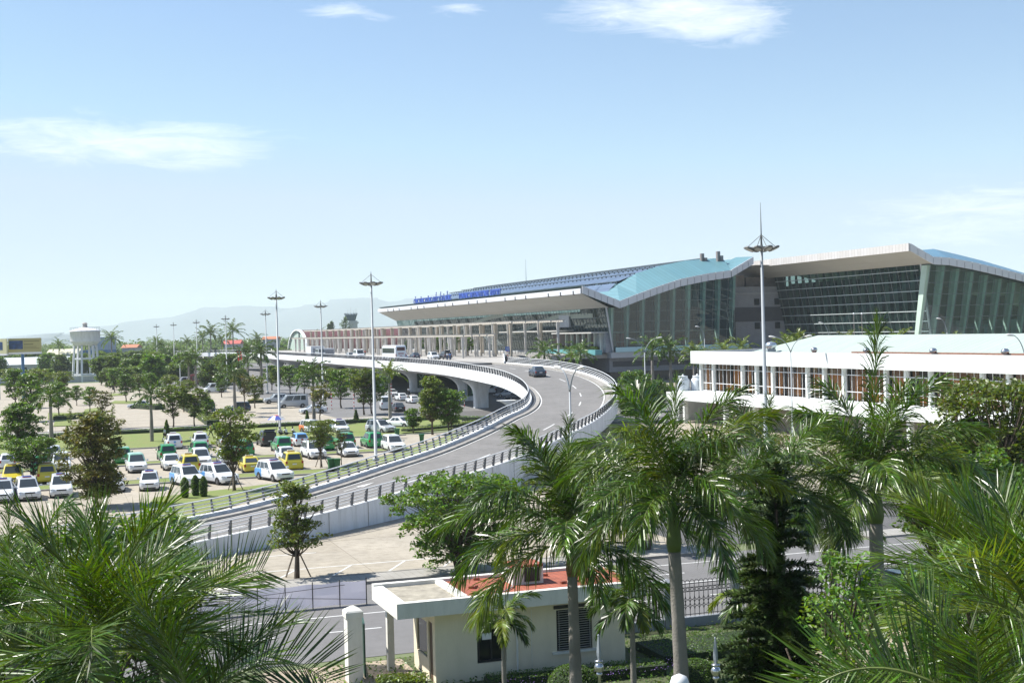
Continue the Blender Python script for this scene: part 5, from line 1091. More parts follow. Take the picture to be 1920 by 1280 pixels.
gt = thing('gate', 'open dark green metal gate leaf hinged on the white pillar', 'gate', W(47.3, 10.35), GA+R(80)); m = MB(); m.box(0, 2.3, -.03, .03, .1, .18).box(0, 2.3, -.03, .03, 1.95, 2.03).box(0, .07, -.03, .03, .18, 1.95).box(2.23, 2.3, -.03, .03, .18, 1.95); m.build('gate_frame', M_('gate_green', (.02, .07, .045), .5), gt)
m = MB(); [m.box(.1+i*.1, .17+i*.1, -.012, .012, .18, 1.95) for i in range(21)]; m.build('gate_slat', M_('gate_green', (.02, .07, .045), .5), gt)
bf = thing('banner_fence', 'low white fabric barrier stretched on dark poles along the road', 'barrier', W(60.6, 13.4), GA)
m = MB(); rg = random.Random(5); xs = [-i*.35 for i in range(46)]; m.loft([[Vector((x, .05*math.sin(x*2.1)+.02*rg.random(), .08+.02*math.sin(x*3))), Vector((x, .04*math.sin(x*1.7+1), .6)), Vector((x, .02*math.sin(x*2), 1.12+.025*math.sin(x*4)))] for x in xs], closed=False); m.build('fabric', M_('banner_fabric', (.62, .60, .68), .8, trans=.35), bf)
m = MB(); [m.bar((-i*1.25, -.07, 0), (-i*1.25, -.07, 1.25), .04) for i in range(13)]; m.bar((0, -.07, .25), (-7, -.07, .95), .02).bar((-1, -.07, 1.0), (-15, -.07, .4), .02); m.build('pole_row', blk, bf)
# ================================================================ IRON FENCE
iron = M_('wrought_iron', (.03, .032, .035), .5, .3); fgrey = M_('fence_wall_grey', (.30, .32, .35), .8, var=.2, vs=1.5, stain=.2)
FA, FB0, NP, PW = 50.1, 20.6, 9, 3.15
for i in range(NP+1):
    t = thing('fence_pillar', 'square grey fence pillar number %s along the iron fence counted from the gatehouse' % ('one', 'two', 'three', 'four', 'five', 'six', 'seven', 'eight', 'nine', 'ten')[i], 'fence pillar', W(FA, FB0+i*PW), GA, 'grey fence pillars')
    MB().box(-.17, .17, -.17, .17, 0, 1.85).build('pillar_shaft', fgrey, t); MB().loft([[(x*w_, y*w_, z_) for x, y in ((-1, -1), (1, -1), (1, 1), (-1, 1))] for w_, z_ in ((.22, 1.85), (.22, 1.93), (.05, 2.05))]).build('pillar_cap', fgrey, t)
m = MB()
def arcb(m, c, rx, rz_, a0, a1, n_=7, w_=.018):
    q = [Vector((c[0]+rx*math.cos(a0+(a1-a0)*i/n_), 0, c[1]+rz_*math.sin(a0+(a1-a0)*i/n_))) for i in range(n_+1)]
    for a, b in zip(q, q[1:]): m.bar(a, b, w_, k=0, up=(0, 1, 0))
x0, x1 = .2, PW-.2
for z_ in (.5, 1.45, 1.62, 1.78): m.bar((x0, 0, z_), (x1, 0, z_), .025)
nb = 13; st = (x1-x0)/nb
for i in range(nb+1):
    x = x0+i*st; m.bar((x, 0, .42), (x, 0, 1.84), .02)
    if i < nb:
        cx = x+st/2; arcb(m, (cx, .98), st*.5, .13, 0, 6.28, 8); arcb(m, (cx, 1.28), st*.5, .17, math.pi, 2*math.pi, 6); arcb(m, (cx, .68), st*.5, .17, 0, math.pi, 6); arcb(m, (cx, 1.535), st*.35, .075, 0, 6.28, 6)
        arcb(m, (cx, 1.84), st*.45, .1, 0, math.pi, 5)
scroll = m.mesh('scrollwork', iron)
basem = MB().box(.175, PW-.175, -.12, .12, 0, .4).mesh('base_wall', fgrey)
for i in range(NP):
    t = thing('iron_fence', 'black scrolled iron fence panel on a grey base wall, panel %s counted from the gatehouse' % ('one', 'two', 'three', 'four', 'five', 'six', 'seven', 'eight', 'nine')[i], 'fence', W(FA, FB0+i*PW), GA, 'scrolled iron fence panels'); link('scrollwork', scroll, t); link('base_wall', basem, t)
for px, Y, yt, lab in ((1108, 30, 1188, 'bright steel post finial with ball and spike before the gatehouse'), (1327, 29, 1193, 'bright steel post finial with ball and spike right of the round bush')):
    zt = hz(yt, px, Y); t = thing('post_finial', lab, 'finial', base_at(px, Y), 0, 'steel post finials')
    MB().lathe([(.035, 0), (.035, zt-.95), (.07, zt-.93), (.07, zt-.88), (.035, zt-.86)], 12).build('post', chrome, t, True)
    MB().lathe([(.03, zt-.87), (.085, zt-.83), (.115, zt-.75), (.085, zt-.67), (.04, zt-.65), (.1, zt-.62), (.1, zt-.6), (.03, zt-.58)], 16).build('ball', chrome, t, True)
    MB().lathe([(.03, zt-.58), (.05, zt-.5), (.055, zt-.42), (.02, zt-.06), (.028, zt-.03), (.005, zt)], 4).build('spike', galv, t)
t = thing('globe_lamp', 'top of a white globe lamp at the bottom edge beside the second tall palm', 'lamp', base_at(1258, 26)); z_ = hz(1282, 1258, 26); MB().lathe([(.05, 0), (.04, z_-.2)], 8).build('post', galv, t, True); MB().lathe([(.03, z_-.22), (.15, z_-.16), (.2, z_), (.15, z_+.14), (.02, z_+.2)], 14).build('globe', white, t, True)
# ================================================================ FAR LEFT THINGS
p = base_at(160, 425); wt = thing('water_tower', 'white concrete water tower on six legs with cross rings', 'water tower', p)
def zt_(y): return hz(y, 160, 425)
tw = M_('tower_white', (.74, .74, .78), .8, var=.1, vs=.3, stain=.2); rb_ = 4.1
zb, z1, z2, z3 = zt_(648), zt_(640), zt_(622), zt_(619)
for i in range(6):
    a = i*math.pi/3+.5; MB().bar((4.2*math.cos(a), 4.2*math.sin(a), 0), (3.4*math.cos(a), 3.4*math.sin(a), zb), .55, .6).build('leg', tw, wt)
m = MB()
for z_ in (zt_(702), zt_(672)):
    r_ = 4.2-.8*z_/zb
    for i in range(6):
        a, b = i*math.pi/3+.5, (i+1)*math.pi/3+.5; m.bar((r_*math.cos(a), r_*math.sin(a), z_), (r_*math.cos(b), r_*math.sin(b), z_), .4, .5)
m.build('cross_ring', tw, wt)
MB().lathe([(3.3, zb), (4.55, z1), (4.6, z1+.15), (4.6, z2), (4.75, z2+.05), (4.75, z3-.15), (4.3, z3), (1.2, z3+.9)], 32).build('tank', tw, wt, True)
m = MB(); m.lathe([(1.0, z3+.8), (.8, z3+1.0), (.7, z3+2.0), (.95, z3+2.1), (.4, z3+2.5)], 12); m.build('turret', conc2, wt); m = MB(); m.lathe([(4.6, z3), (4.6, z3+.06)], 24).build if False else None
m = MB(); m.tube([(4.6*math.cos(a), 4.6*math.sin(a), z3+.9) for a in [i*math.pi/12 for i in range(25)]], .04, 4, cap=False); [m.bar((4.6*math.cos(a), 4.6*math.sin(a), z3-.2), (4.6*math.cos(a), 4.6*math.sin(a), z3+.9), .05) for a in [i*math.pi/8 for i in range(16)]]; m.build('railing', galv, wt)
# billboard pair
def blob(img): return img
bb = thing('billboard', 'yellow billboard with a blue landscape picture and lines of small print', 'billboard', base_at(46, 300), R(4)); zt2, zb2 = hz(634, 46, 300), hz(660, 46, 300); w2 = 3.6
yel = M_('billboard_yellow', (.42, .38, .16), .5, var=.05, vs=.3); m = MB(); m.box(-w2, w2, 0, .4, zb2, zt2); m.build('panel', yel, bb)
m = MB(); m.box(-w2+.15, -w2+3.2, -.02, -.004, zb2+.7, zt2-.5); m.build('picture', M_('picture_blue', (.04, .10, .26), .4, var=.6, vs=1.2, col2=(.02, .04, .08)), bb)
m = MB(); m.box(-.2, 3.3, -.02, -.004, zt2-.75, zt2-.55).box(-.2, 1.9, -.02, -.004, zt2-1.5, zt2-1.25).box(-.2, 2.6, -.02, -.004, zt2-2.0, zt2-1.88).box(-.2, 3.2, -.02, -.004, zt2-2.35, zt2-2.23); m.build('print_line_row', M_('print_olive', (.22, .20, .08), .6), bb)
m = MB(); m.box(-w2, w2, 0, .5, zb2-.45, zb2-.003); m.build('lower_apron', white, bb); MB().tube([(-.6, .3, 0), (-.6, .3, zb2-.4)], .35, 10).build('post', M_('post_blue', (.05, .14, .28), .5), bb)
b2 = thing('billboard', 'yellow billboard cut by the left edge of the picture', 'billboard', base_at(4, 297), R(-24)); m = MB(); m.box(-5, 1.2, 0, .4, zb2-.2, zt2); m.build('panel', M_('billboard_pale', (.60, .58, .34), .5), b2)
m = MB(); m.box(-3, .1, -.02, -.004, zb2+.6, zt2-.7); m.build('picture', M_('picture_blue', (.04, .10, .26), .4), b2); m = MB(); m.box(-5, 1.2, 0, .5, zb2-.6, zb2-.205); m.build('lower_apron', white, b2); MB().tube([(-1.8, .3, 0), (-1.8, .3, zb2-.4)], .35, 10).build('post', M_('post_blue', (.05, .14, .28), .5), b2)
def shed(label, px0, px1, Y, yb, yt, rcol, wcol, ridge=.35, dep=14, nm='hall', cat='building', gap=0):
    a, b = GD(px0, 640, Y), GD(px1, 640, Y); w_ = b.x-a.x; ze = hz(yb, px0, Y); zr = hz(yt, px0, Y); t = thing(nm, label, cat, Vector(((a.x+b.x)/2, Y, 0)), 0, None)
    MB().box(-w_/2, w_/2, .3, dep, 0, max(.5, ze)).build('wall', wcol, t); e = .6
    m = MB(); m.add([(-w_/2-e, 0, ze), (w_/2+e, 0, ze), (w_/2+e, dep+.5, ze), (-w_/2-e, dep+.5, ze), (-w_/2-e, dep/2, zr), (w_/2+e, dep/2, zr)], [(0, 1, 5, 4), (3, 4, 5, 2), (0, 4, 3), (1, 2, 5), (0, 3, 2, 1)]); m.build('roof', rcol, t)
    m = MB(); n_ = max(2, int(w_/6)); [m.box(-w_/2+w_*(i+.35)/n_, -w_/2+w_*(i+.65)/n_, .27, .295, ze*.35, ze*.75) for i in range(n_)]; m.build('window_row', M_('dark_window', (.02, .025, .03), .2), t)
    return t
wr = M_('white_roof_sheet', (.62, .66, .70), .5, var=.1, vs=.2); yr = M_('cream_roof_sheet', (.55, .52, .38), .6); orr = M_('orange_tile_roof', (.50, .20, .11), .8, var=.2, vs=.5); ww = M_('weathered_white_wall', (.50, .50, .50), .8, var=.15, vs=.3, stain=.2); bgw = M_('blue_grey_wall', (.30, .36, .48), .6, var=.05, vs=.2)
shed('long white roofed shed behind the left tree cluster', -60, 148, 520, 686, 673, wr, ww)
shed('cream roofed shed right of the yellow billboard', 85, 142, 640, 665, 655, yr, ww)
shed('small white tent roofed hall right of the water tower', 218, 258, 440, 705, 686, wr, ww, dep=10)
shed('orange tiled house above the trees left of the first far mast', 228, 254, 640, 652, 646, orr, ww, dep=10, nm='house', cat='house')
shed('red roofed house behind the coconut palms', 418, 448, 640, 645, 638, M_('red_roof', (.45, .10, .08), .7), ww, dep=10, nm='house', cat='house')
shed('orange roofed houses strip beside the red vaulted hall', 492, 518, 650, 636, 631, orr, ww, dep=10, nm='house', cat='house')
bt = thing('office_block', 'blue grey flat block with darker blue foot behind the water tower', 'building', base_at(186, 620)); x_ = 12*620/2500; MB().box(-4.5, 4.2, 0, 12, hz(656, 186, 620), hz(632, 186, 620)).build('wall', bgw, bt); MB().box(-9, 4.2, 0.1, 12, 0, hz(656, 186, 620)-.01).build('lower_wall', M_('blue_foot', (.06, .14, .32), .5), bt)
# perimeter wall
t = thing('perimeter_wall', 'long low white perimeter wall with piers beyond the far parking', 'wall', W(430, -40), GA); MB().box(-60, 60, 0, .3, 0, 1.9).build('wall', ww, t); m = MB(); [m.box(-60+i*4, -59.6+i*4, -.06, -.003, 0, 2.1) for i in range(30)]; m.build('pier_row', white, t)
# red vault hall behind forecourt
vh = thing('vaulted_hall', 'dark red barrel vaulted hall with pale mint end wall left of the terminal', 'building', W(565, 103.0), GA)
m = MB(); R_ = 13.2; rings = []; n_ = 18
def zz(a): return 15.0*math.sin(a)**.75
for x in (0, 110): rings.append([Vector((x, 25-25*math.cos(math.pi*i/n_), zz(math.pi*i/n_))) for i in range(n_+1)])
m.loft(rings, closed=False); m.build('vault_roof', M_('vault_red', (.115, .028, .030), .7, var=.15, vs=.2, joints=(60, 1.2, .04)), vh)
m = MB(); m.add([Vector((-.05, 25-25.2*math.cos(math.pi*i/n_), zz(math.pi*i/n_)+.1)) for i in range(n_+1)], [tuple(range(n_+1))[::-1]]); m.build('end_wall', M_('mint_end', (.44, .54, .48), .6, var=.05, vs=.2, joints=(60, 2.0, .04)), vh)
m = MB(); m.loft([[Vector((x, 25-(25+d)*math.cos(math.pi*i/n_), zz(math.pi*i/n_)+d)) for x, d in ((-.9, .35), (-.9, -.2), (.3, .35))] for i in range(n_+1)]); m.build('verge', white, vh); m = MB(); m.box(-.5, -.06, 21, 21.9, 0, 14.5); m.build('end_rib', darkband, vh)
# control tower
ct = thing('control_tower', 'distant white control tower with flared dark glass cab and toothed rim', 'control tower', base_at(662, 900)); zc = hz(601, 662, 900); zd = hz(590, 662, 900)
MB().box(-2.2, 3.0, -2.5, 2.5, 0, zc).build('shaft', ww, ct); MB().box(-2.6, 3.8, -2.8, 2.8, zc-2.0, zc-.9).build('gallery', ww, ct)
m = MB(); m.lathe([(2.9, zc), (3.1, zc+.5), (4.2, zd), (3.9, zd+.2)], 8, (-1, 0, 0)); m.build('cab', M_('cab_glass', (.05, .09, .14), .15), ct)
m = MB(); [m.box(-1+4.1*math.cos(i*math.pi/6)-.3, -1+4.1*math.cos(i*math.pi/6)+.3, 4.1*math.sin(i*math.pi/6)-.3, 4.1*math.sin(i*math.pi/6)+.3, zd, zd+1.1) for i in range(12)]; [m.bar((x, 0, zd), (x, 0, zd+h), .12) for x, h in ((-3, 3.5), (-1, 5), (1, 3), (2.5, 4.4))]; m.build('rim_and_aerials', ww, ct)
for px, yt, s_, lab in ((648, 596, 1.25, 'dark feathery casuarina in front of the control tower'), (623, 604, .6, 'small pointed casuarina left of the control tower, right of two'), (617, 609, .45, 'small pointed casuarina left of the control tower, left of two')):
    Y = 800; h = hz(yt, px, Y); t = thing('casuarina', lab, 'tree', base_at(px, Y), 0, 'casuarinas by the control tower'); rg = random.Random(px); cm = MB()
    for i in range(150): f = rg.random()**.7; leaves(cm, rg, Vector((rg.gauss(0, 1)*3.2*s_*(1.05-f), rg.gauss(0, 1)*2*(1.05-f), h*(.35+.65*f))), .9, 12, .7, 1.2)
    MB().tube([(0, 0, 0), (0, 0, h*.95)], [.3, .05], 6).build('trunk', barkd, t); cm.build('crown', leaf4, t)
# mountains
def ridge(name, pts, Y, dep, label):
    m = MB(); rg = random.Random(len(pts)); n_ = 90; rows = []
    for r_ in range(9):
        row = []; f = r_/8
        for i in range(n_+1):
            px = pts[0][0]+(pts[-1][0]-pts[0][0])*i/n_
            for (xa, ya), (xb, yb) in zip(pts, pts[1:]):
                if px <= xb: yv = ya+(yb-ya)*(px-xa)/(xb-xa); break
            q = GD(px, yv, Y); h = max(0, q.z)*(math.sin(f*math.pi/2))**.8*(1+.02*math.sin(i*1.7)+.05*(1-f)*math.sin(i*.9+r_*1.3)); row.append(Vector((q.x+40*math.sin(i*2.2+r_), Y-dep*(1-f), h-5)))
        rows.append(row)
    m.loft(rows, closed=False); o = m.build(name, M_('mountain_green', (.13, .15, .16), .95, var=.3, vs=.002), None, True); tag(o, kind='structure')
ridge('mountain', [(-300, 646), (-60, 640), (40, 632), (110, 622), (150, 630), (200, 612), (300, 595), (340, 593), (390, 576), (480, 572), (540, 577), (580, 572), (640, 560), (680, 556), (740, 565), (780, 557), (860, 548), (980, 560), (1200, 600)], 12000, 1600, '')
ridge('foothill', [(-500, 644), (-40, 641), (30, 634), (90, 626), (115, 622), (150, 629), (190, 637), (280, 640), (420, 634), (520, 630), (700, 634)], 8200, 900, '')
# ================================================================ VEHICLES
tyre = blackm; rim = M_('wheel_rim', (.45, .46, .48), .35, .7); cgl = M_('car_glass', (.045, .055, .06), .08, spec=.8); chr2 = M_('headlight', (.62, .65, .66), .12); tail = M_('tail_light', (.35, .015, .012), .25); plate = M_('number_plate', (.7, .7, .68), .5); trim = M_('black_trim', (.018, .018, .02), .5)
def cpaint(nm, col): return M_('car_paint_'+nm, col, .28, spec=.5, coat=.6)
CP = dict(white=cpaint('white', (.72, .74, .76)), green=cpaint('green', (.02, .26, .075)), yellow=cpaint('yellow', (.60, .50, .04)), silver=cpaint('silver', (.45, .47, .49)), black=cpaint('black', (.02, .022, .03)), navy=cpaint('navy', (.025, .04, .07)), red=cpaint('red', (.32, .02, .02)), blue=cpaint('blue', (.10, .30, .62)), mint=cpaint('mint', (.30, .55, .42)), orange=cpaint('orange', (.60, .16, .03)), grey=cpaint('grey', (.30, .32, .34)))
wheelm = {}
def wheel(r, w_=.2):
    k = (r, w_)
    if k not in wheelm:
        a = MB().lathe([(r*.6, -w_/2), (r*.95, -w_/2), (r, -w_*.35), (r, w_*.35), (r*.95, w_/2), (r*.6, w_/2)], 18); a.v = [(x, z_, y) for x, y, z_ in a.v]
        b = MB().lathe([(.04, w_*.5), (r*.58, w_*.38), (r*.62, w_*.2), (r*.62, -w_*.2)], 12); 
        for i in range(5): q = i*1.257; b.box(.03, r*.55, -.035, .035, w_*.42, w_*.52, rotz(q))
        b.v = [(x, z_, y) for x, y, z_ in b.v]
        wheelm[k] = (a.mesh('tyre', tyre), b.mesh('rim', rim))
    return wheelm[k]
SP = {  # L, W, body stations (x, z_low, z_shoulder, half width factor), cabin: base front/rear x, roof front/rear x, roof z, belt z
 'mpv': dict(L=4.55, W=1.77, st=[(2.27, .42, .62, .80), (2.2, .26, .74, .92), (2.0, .2, .86, .98), (1.0, .2, 1.02, 1), (-1.9, .2, 1.05, 1), (-2.2, .24, 1.02, .97), (-2.27, .4, .9, .90)], cab=(1.02, .22, -1.95, -2.2, 1.70, 1.02), wb=(1.42, -1.33), r=.32),
 'sedan': dict(L=4.45, W=1.72, st=[(2.22, .4, .56, .78), (2.14, .22, .66, .92), (1.9, .18, .76, .98), (1.0, .18, .90, 1), (-1.5, .18, .94, 1), (-2.0, .2, .96, .96), (-2.2, .26, .92, .92), (-2.22, .4, .8, .88)], cab=(1.05, .25, -1.0, -1.65, 1.43, .90), wb=(1.32, -1.25), r=.31),
 'hatch': dict(L=3.7, W=1.62, st=[(1.85, .4, .58, .8), (1.78, .24, .72, .92), (1.6, .2, .82, .98), (1.0, .2, .94, 1), (-1.6, .2, .98, 1), (-1.8, .24, .96, .96), (-1.85, .4, .85, .9)], cab=(1.1, .4, -1.4, -1.8, 1.50, .94), wb=(1.2, -1.15), r=.29),
 'suv': dict(L=4.5, W=1.82, st=[(2.25, .5, .7, .8), (2.18, .32, .86, .94), (2.0, .28, 1.0, .98), (1.0, .28, 1.1, 1), (-1.9, .28, 1.12, 1), (-2.2, .3, 1.1, .97), (-2.25, .45, .98, .9)], cab=(.95, .3, -1.8, -2.15, 1.78, 1.1), wb=(1.35, -1.35), r=.36),
 'van': dict(L=5.2, W=1.95, st=[(2.6, .45, .7, .8), (2.5, .28, .9, .93), (2.3, .24, 1.05, .98), (1.7, .24, 1.25, 1), (-2.4, .24, 1.3, 1), (-2.6, .28, 1.3, .99)], cab=(1.95, 1.15, -2.5, -2.58, 2.25, 1.25), wb=(1.65, -1.6), r=.34),
}
def section(x, zl, zs, w_):
    return [Vector((x, y, z_)) for y, z_ in ((-w_*.86, zl), (-w_*.97, zl+.14), (-w_, zl+(zs-zl)*.5), (-w_*.97, zs-.08), (-w_*.88, zs), (w_*.88, zs), (w_*.97, zs-.08), (w_, zl+(zs-zl)*.5), (w_*.97, zl+.14), (w_*.86, zl))]
def make_car(kind, paint_, livery=None, sign=None, lab='', door_open=False, boot=False, nm=None, cat='car', stripe=None, roofc=None):
    S = SP[kind]; L_, W_ = S['L'], S['W']/2; t = thing(nm or {'van': 'parked_van'}.get(kind, 'parked_car'), lab, cat)
    m = MB(); st = S['st']; xs = []
    # subdivide body stations for curvature, second livery colour on the tail
    for a, b in zip(st, st[1:]):
        n_ = max(1, int(abs(a[0]-b[0])/.35))
        for i in range(n_): f = i/n_; xs.append(tuple(a[j]+(b[j]-a[j])*f for j in range(4)))
    xs.append(st[-1]); cut = -.7
    fr = [s_ for s_ in xs if s_[0] > cut]; rr = [s_ for s_ in xs if s_[0] <= cut]
    m.loft([section(x, zl, zs, f*W_) for x, zl, zs, f in fr+rr[:1]], 0); m.loft([section(x, zl, zs, f*W_) for x, zl, zs, f in rr], 1 if livery else 0)
    for x in S['wb']:
        for s_ in (-1, 1):
            n_ = 14; r_ = S['r']+.07; ring = [(x+r_*math.cos(q*math.pi/n_), s_*(W_+.003), S['r']+r_*math.sin(q*math.pi/n_)) for q in range(n_+1)]; m.add(ring, [tuple(range(n_+1)) if s_ < 0 else tuple(range(n_+1))[::-1]], 2)
    m.box(-L_/2+.3, L_/2-.3, -W_*.97-.004, W_*.97+.004, st[2][1], st[2][1]+.1, k=2)
    o = m.build('body', [paint_, livery or paint_, trim], t); bm_ = o.modifiers.new('edge', 'BEVEL'); bm_.width = .025; bm_.segments = 2; bm_.limit_method = 'ANGLE'; bm_.angle_limit = R(35)
    f0, f1, r1, r0, zr, zb = S['cab']; w0, w1 = W_*.92, W_*.74 if kind != 'van' else W_*.86
    zf = zb-.03; zq = zb+.0
    low = [Vector((f0, -w0*.92, zf)), Vector((f0-.25, -w0, zb)), Vector((r0+.2, -w0, zq)), Vector((r0, -w0*.9, zq)), Vector((r0, w0*.9, zq)), Vector((r0+.2, w0, zq)), Vector((f0-.25, w0, zb)), Vector((f0, w0*.92, zf))]
    up = [Vector((f1, -w1*.9, zr-.05)), Vector((f1-.2, -w1, zr-.03)), Vector((r1+.2, -w1, zr-.03)), Vector((r1, -w1*.88, zr-.07)), Vector((r1, w1*.88, zr-.07)), Vector((r1+.2, w1, zr-.03)), Vector((f1-.2, w1, zr-.03)), Vector((f1, w1*.9, zr-.05))]
    top = [Vector((p.x*.9+.0, p.y*.8, zr)) for p in up]
    m = MB(); m.loft([low, up, top]); cb = m.build('roof', [roofc or paint_], t); bm_ = cb.modifiers.new('edge', 'BEVEL'); bm_.width = .04; bm_.segments = 2; bm_.limit_method = 'ANGLE'; bm_.angle_limit = R(25)
    def pane(nm_, a, b, c, d, inset=(.06, .05, .10, .06), k=.012):
        # a,b low; c,d up (a-d, b-c vertical edges); inset bottom, left, top, right fractions
        def L2(p, q, f): return p.lerp(q, f)
        P_ = lambda u_, v_: L2(L2(a, b, u_), L2(d, c, u_), v_); nrm = (b-a).cross(d-a).normalized()
        q = [P_(inset[1], inset[0]), P_(1-inset[3], inset[0]), P_(1-inset[3], 1-inset[2]), P_(inset[1], 1-inset[2])]; cen = (low[0]+low[4])/2
        if nrm.dot(q[0]-cen) < 0: nrm = -nrm
        return MB().add([p+nrm*k for p in q], [(0, 1, 2, 3)]).build(nm_, cgl, t)
    def mx(i): return low[i], up[i]
    pane('windscreen', low[7], low[0], up[0], up[7], (.06, .04, .08, .04), .02)
    pane('rear_window', low[3], low[4], up[4], up[3], (.12, .08, .12, .08), .02)
    for (i, j) in ((1, 2), (6, 5)):
        a, b, c_, d = low[i], low[j], up[j], up[i]
        spl = [(.03, .36), (.39, .70), (.73, .96)] if kind in ('mpv', 'suv', 'van') else [(.04, .50), (.54, .94)]
        for u0, u1 in spl:
            A, B_, C_, D_ = a.lerp(b, u0), a.lerp(b, u1), d.lerp(c_, u1), d.lerp(c_, u0); pane('side_window', A, B_, C_, D_, (.08, .03, .14, .03), .016)
    wt_, wr_ = wheel(S['r'])
    for x in S['wb']:
        for s_ in (-1, 1):
            e = link('wheel', wt_, t); e.location = (x, s_*(W_-.085), S['r']); e.rotation_euler = (0, 0, 0 if s_ > 0 else math.pi); r_ = link('rim', wr_, e)
    xf = L_/2; zh = st[2][2]-.13
    for s_ in (-1, 1):
        m = MB(); m.loft([[Vector((xf-.02, s_*W_*.60, zh-.06)), Vector((xf-.02, s_*W_*.60, zh+.05)), Vector((xf-.1, s_*W_*.60, zh+.08)), Vector((xf-.1, s_*W_*.60, zh-.08))], [Vector((xf-.12, s_*W_*.93, zh-.02)), Vector((xf-.12, s_*W_*.93, zh+.09)), Vector((xf-.3, s_*W_*.93, zh+.10)), Vector((xf-.3, s_*W_*.93, zh-.02))]]); m.build('headlight', chr2, t)
        m = MB(); m.box(-xf-.012, -xf+.12, s_*W_*.72 if s_ > 0 else -W_*.93, W_*.93 if s_ > 0 else -W_*.72, st[-2][2]-.30, st[-2][2]-.06); m.build('tail_light', tail, t)
        m = MB(); m.box(f0-.55, f0-.38, s_*(W_+.02) if s_ > 0 else -W_-.2, W_+.2 if s_ > 0 else -W_-.02, zb+.02, zb+.16); m.build('wing_mirror', paint_, t)
    m = MB(); m.box(xf-.06, xf+.008, -W_*.42, W_*.42, zh-.09, zh+.02); m.build('grille', trim, t); m = MB(); m.box(xf-.1, xf+.0, -W_*.6, W_*.6, .26+st[0][1]-.4, .36+st[0][1]-.4); m.build('air_intake', trim, t)
    m = MB(); m.box(xf, xf+.02, -.2, .2, zh-.24, zh-.12); m.build('front_plate', plate, t); m = MB(); m.box(-xf-.02, -xf, -.2, .2, .62, .74); m.build('rear_plate', plate, t)
    if sign:
        sx = f1-.35; m = MB(); m.box(sx-.1, sx+.1, -.34, .34, zr+.005, zr+.15, k=0).box(sx-.102, sx+.102, -.342, .342, zr+.01, zr+.06, k=1); m.build('taxi_sign', [M_('taxi_sign_blue', (.12, .16, .45), .4), M_('taxi_sign_red', (.5, .06, .05), .4)] if sign == 'b' else [M_('taxi_sign_white', (.7, .7, .7), .4), M_('taxi_sign_orange', (.6, .2, .04), .4)], t)
    if stripe:
        m = MB(); m.box(-xf-.016, -xf+.02, -.12, .12, .45, .95); m.build('rear_stripe', stripe, t); m = MB(); m.box(-.4, .7, -W_-.008, W_+.008, .5, .8); m.build('side_stripe', stripe, t)
    if door_open:
        for s_ in ((-1, 1) if door_open == 2 else (-1,)):
            A_ = Matrix.Translation((f0-1.35, s_*(W_-.02), 0)) @ rotz(s_*-1.0 if s_ < 0 else 1.0) ; A_ = Matrix.Translation((.2, s_*W_, 0)) @ rotz(-s_*2.2+math.pi*0)
            m = MB(); m.box(0, 1.0, -.03, .03, .35, 1.0, A_, k=0).box(.05, .95, -.02, .02, 1.0, 1.5, A_, k=1); m.build('open_door', [paint_, cgl], t)
    if boot: m = MB(); m.bar((r1+.1, 0, zr+.02), (-xf-.75, 0, zr+.25), W_*1.5, .06, 0); m.build('tailgate', [paint_], t); MB().box(-xf-.02, -xf+.1, -W_*.8, W_*.8, .7, zr-.15).build('boot_opening', trim, t)
    return t
U_ = U; HEAD = {'to': -U, 'away': U, 'right': V, 'left': -V}
protos = {}
def car(px, py, head, kind, col, label, group=None, z=0, dx=0, **kw):
    hd = HEAD[head] if isinstance(head, str) else Vector((math.cos(head), math.sin(head), 0))
    key = (kind, col, repr(sorted((k, getattr(v_, 'name', v_)) for k, v_ in kw.items())))
    S = SP[kind]; half = S['L']/2*abs(hd.y)+S['W']/2*abs(hd.x)
    p = G(px, py, z); p = p+Vector((p.x, p.y, 0)).normalized()*half; p.z = z
    rz = math.atan2(hd.y, hd.x)+rng.uniform(-.03, .03)
    if key in protos: t = dup(protos[key], p, rz, 1, label, group)
    else:
        t = make_car(kind, CP[col], lab=label, **kw); t.location = p; t.rotation_euler = (0, 0, rz); protos[key] = t
    t['label'] = label
    if group: t['group'] = group
    elif 'group' in t: del t['group']
    t.name = {'van': 'parked_van', 'suv': 'parked_car'}.get(kind, 'parked_car'); return t
blu = CP['blue']; Z = 0.02
TX = 'taxis parked in rows'
car(6, 945, 'to', 'mpv', 'white', 'white taxi cut by the left edge in the nearest row', TX, sign='b')
car(52, 941, R(-66), 'mpv', 'white', 'white taxi with blue red roof sign, second from the left edge', TX, sign='b')
car(115, 935, 'to', 'mpv', 'white', 'white taxi half hidden by the russet tree, third from the left edge', TX, sign='b')
car(212, 925, 'to', 'sedan', 'white', 'white saloon hidden behind the right side of the russet tree', TX, sign='b')
car(281, 922, R(-74), 'hatch', 'white', 'white compact taxi just right of the russet tree in the nearest row', TX, sign='b')
car(352, 915, R(-57), 'mpv', 'white', 'white taxi with blue tail behind the three column shrubs', TX, sign='b', livery=blu)
car(410, 911, R(-50), 'mpv', 'white', 'white taxi with blue tail just left of the staked tree trunk', TX, sign='b', livery=blu)
car(515, 905, R(-53), 'mpv', 'white', 'white taxi with blue tail, rightmost of the nearest row', TX, sign='b', livery=blu)
car(24, 912, 'to', 'mpv', 'yellow', 'yellow taxi at the left edge behind the white ones', TX, sign='w')
car(88, 908, 'away', 'mpv', 'yellow', 'yellow taxi left of the russet tree', TX, sign='w')
car(354, 889, 'away', 'mpv', 'yellow', 'yellow taxi directly behind the white taxi at the column shrubs', TX, sign='w')
car(468, 888, 'away', 'sedan', 'yellow', 'yellow saloon right of the staked tree trunk', TX, sign='w')
car(546, 884, 'away', 'mpv', 'yellow', 'yellow taxi seen from behind, rightmost yellow one', TX, sign='w')
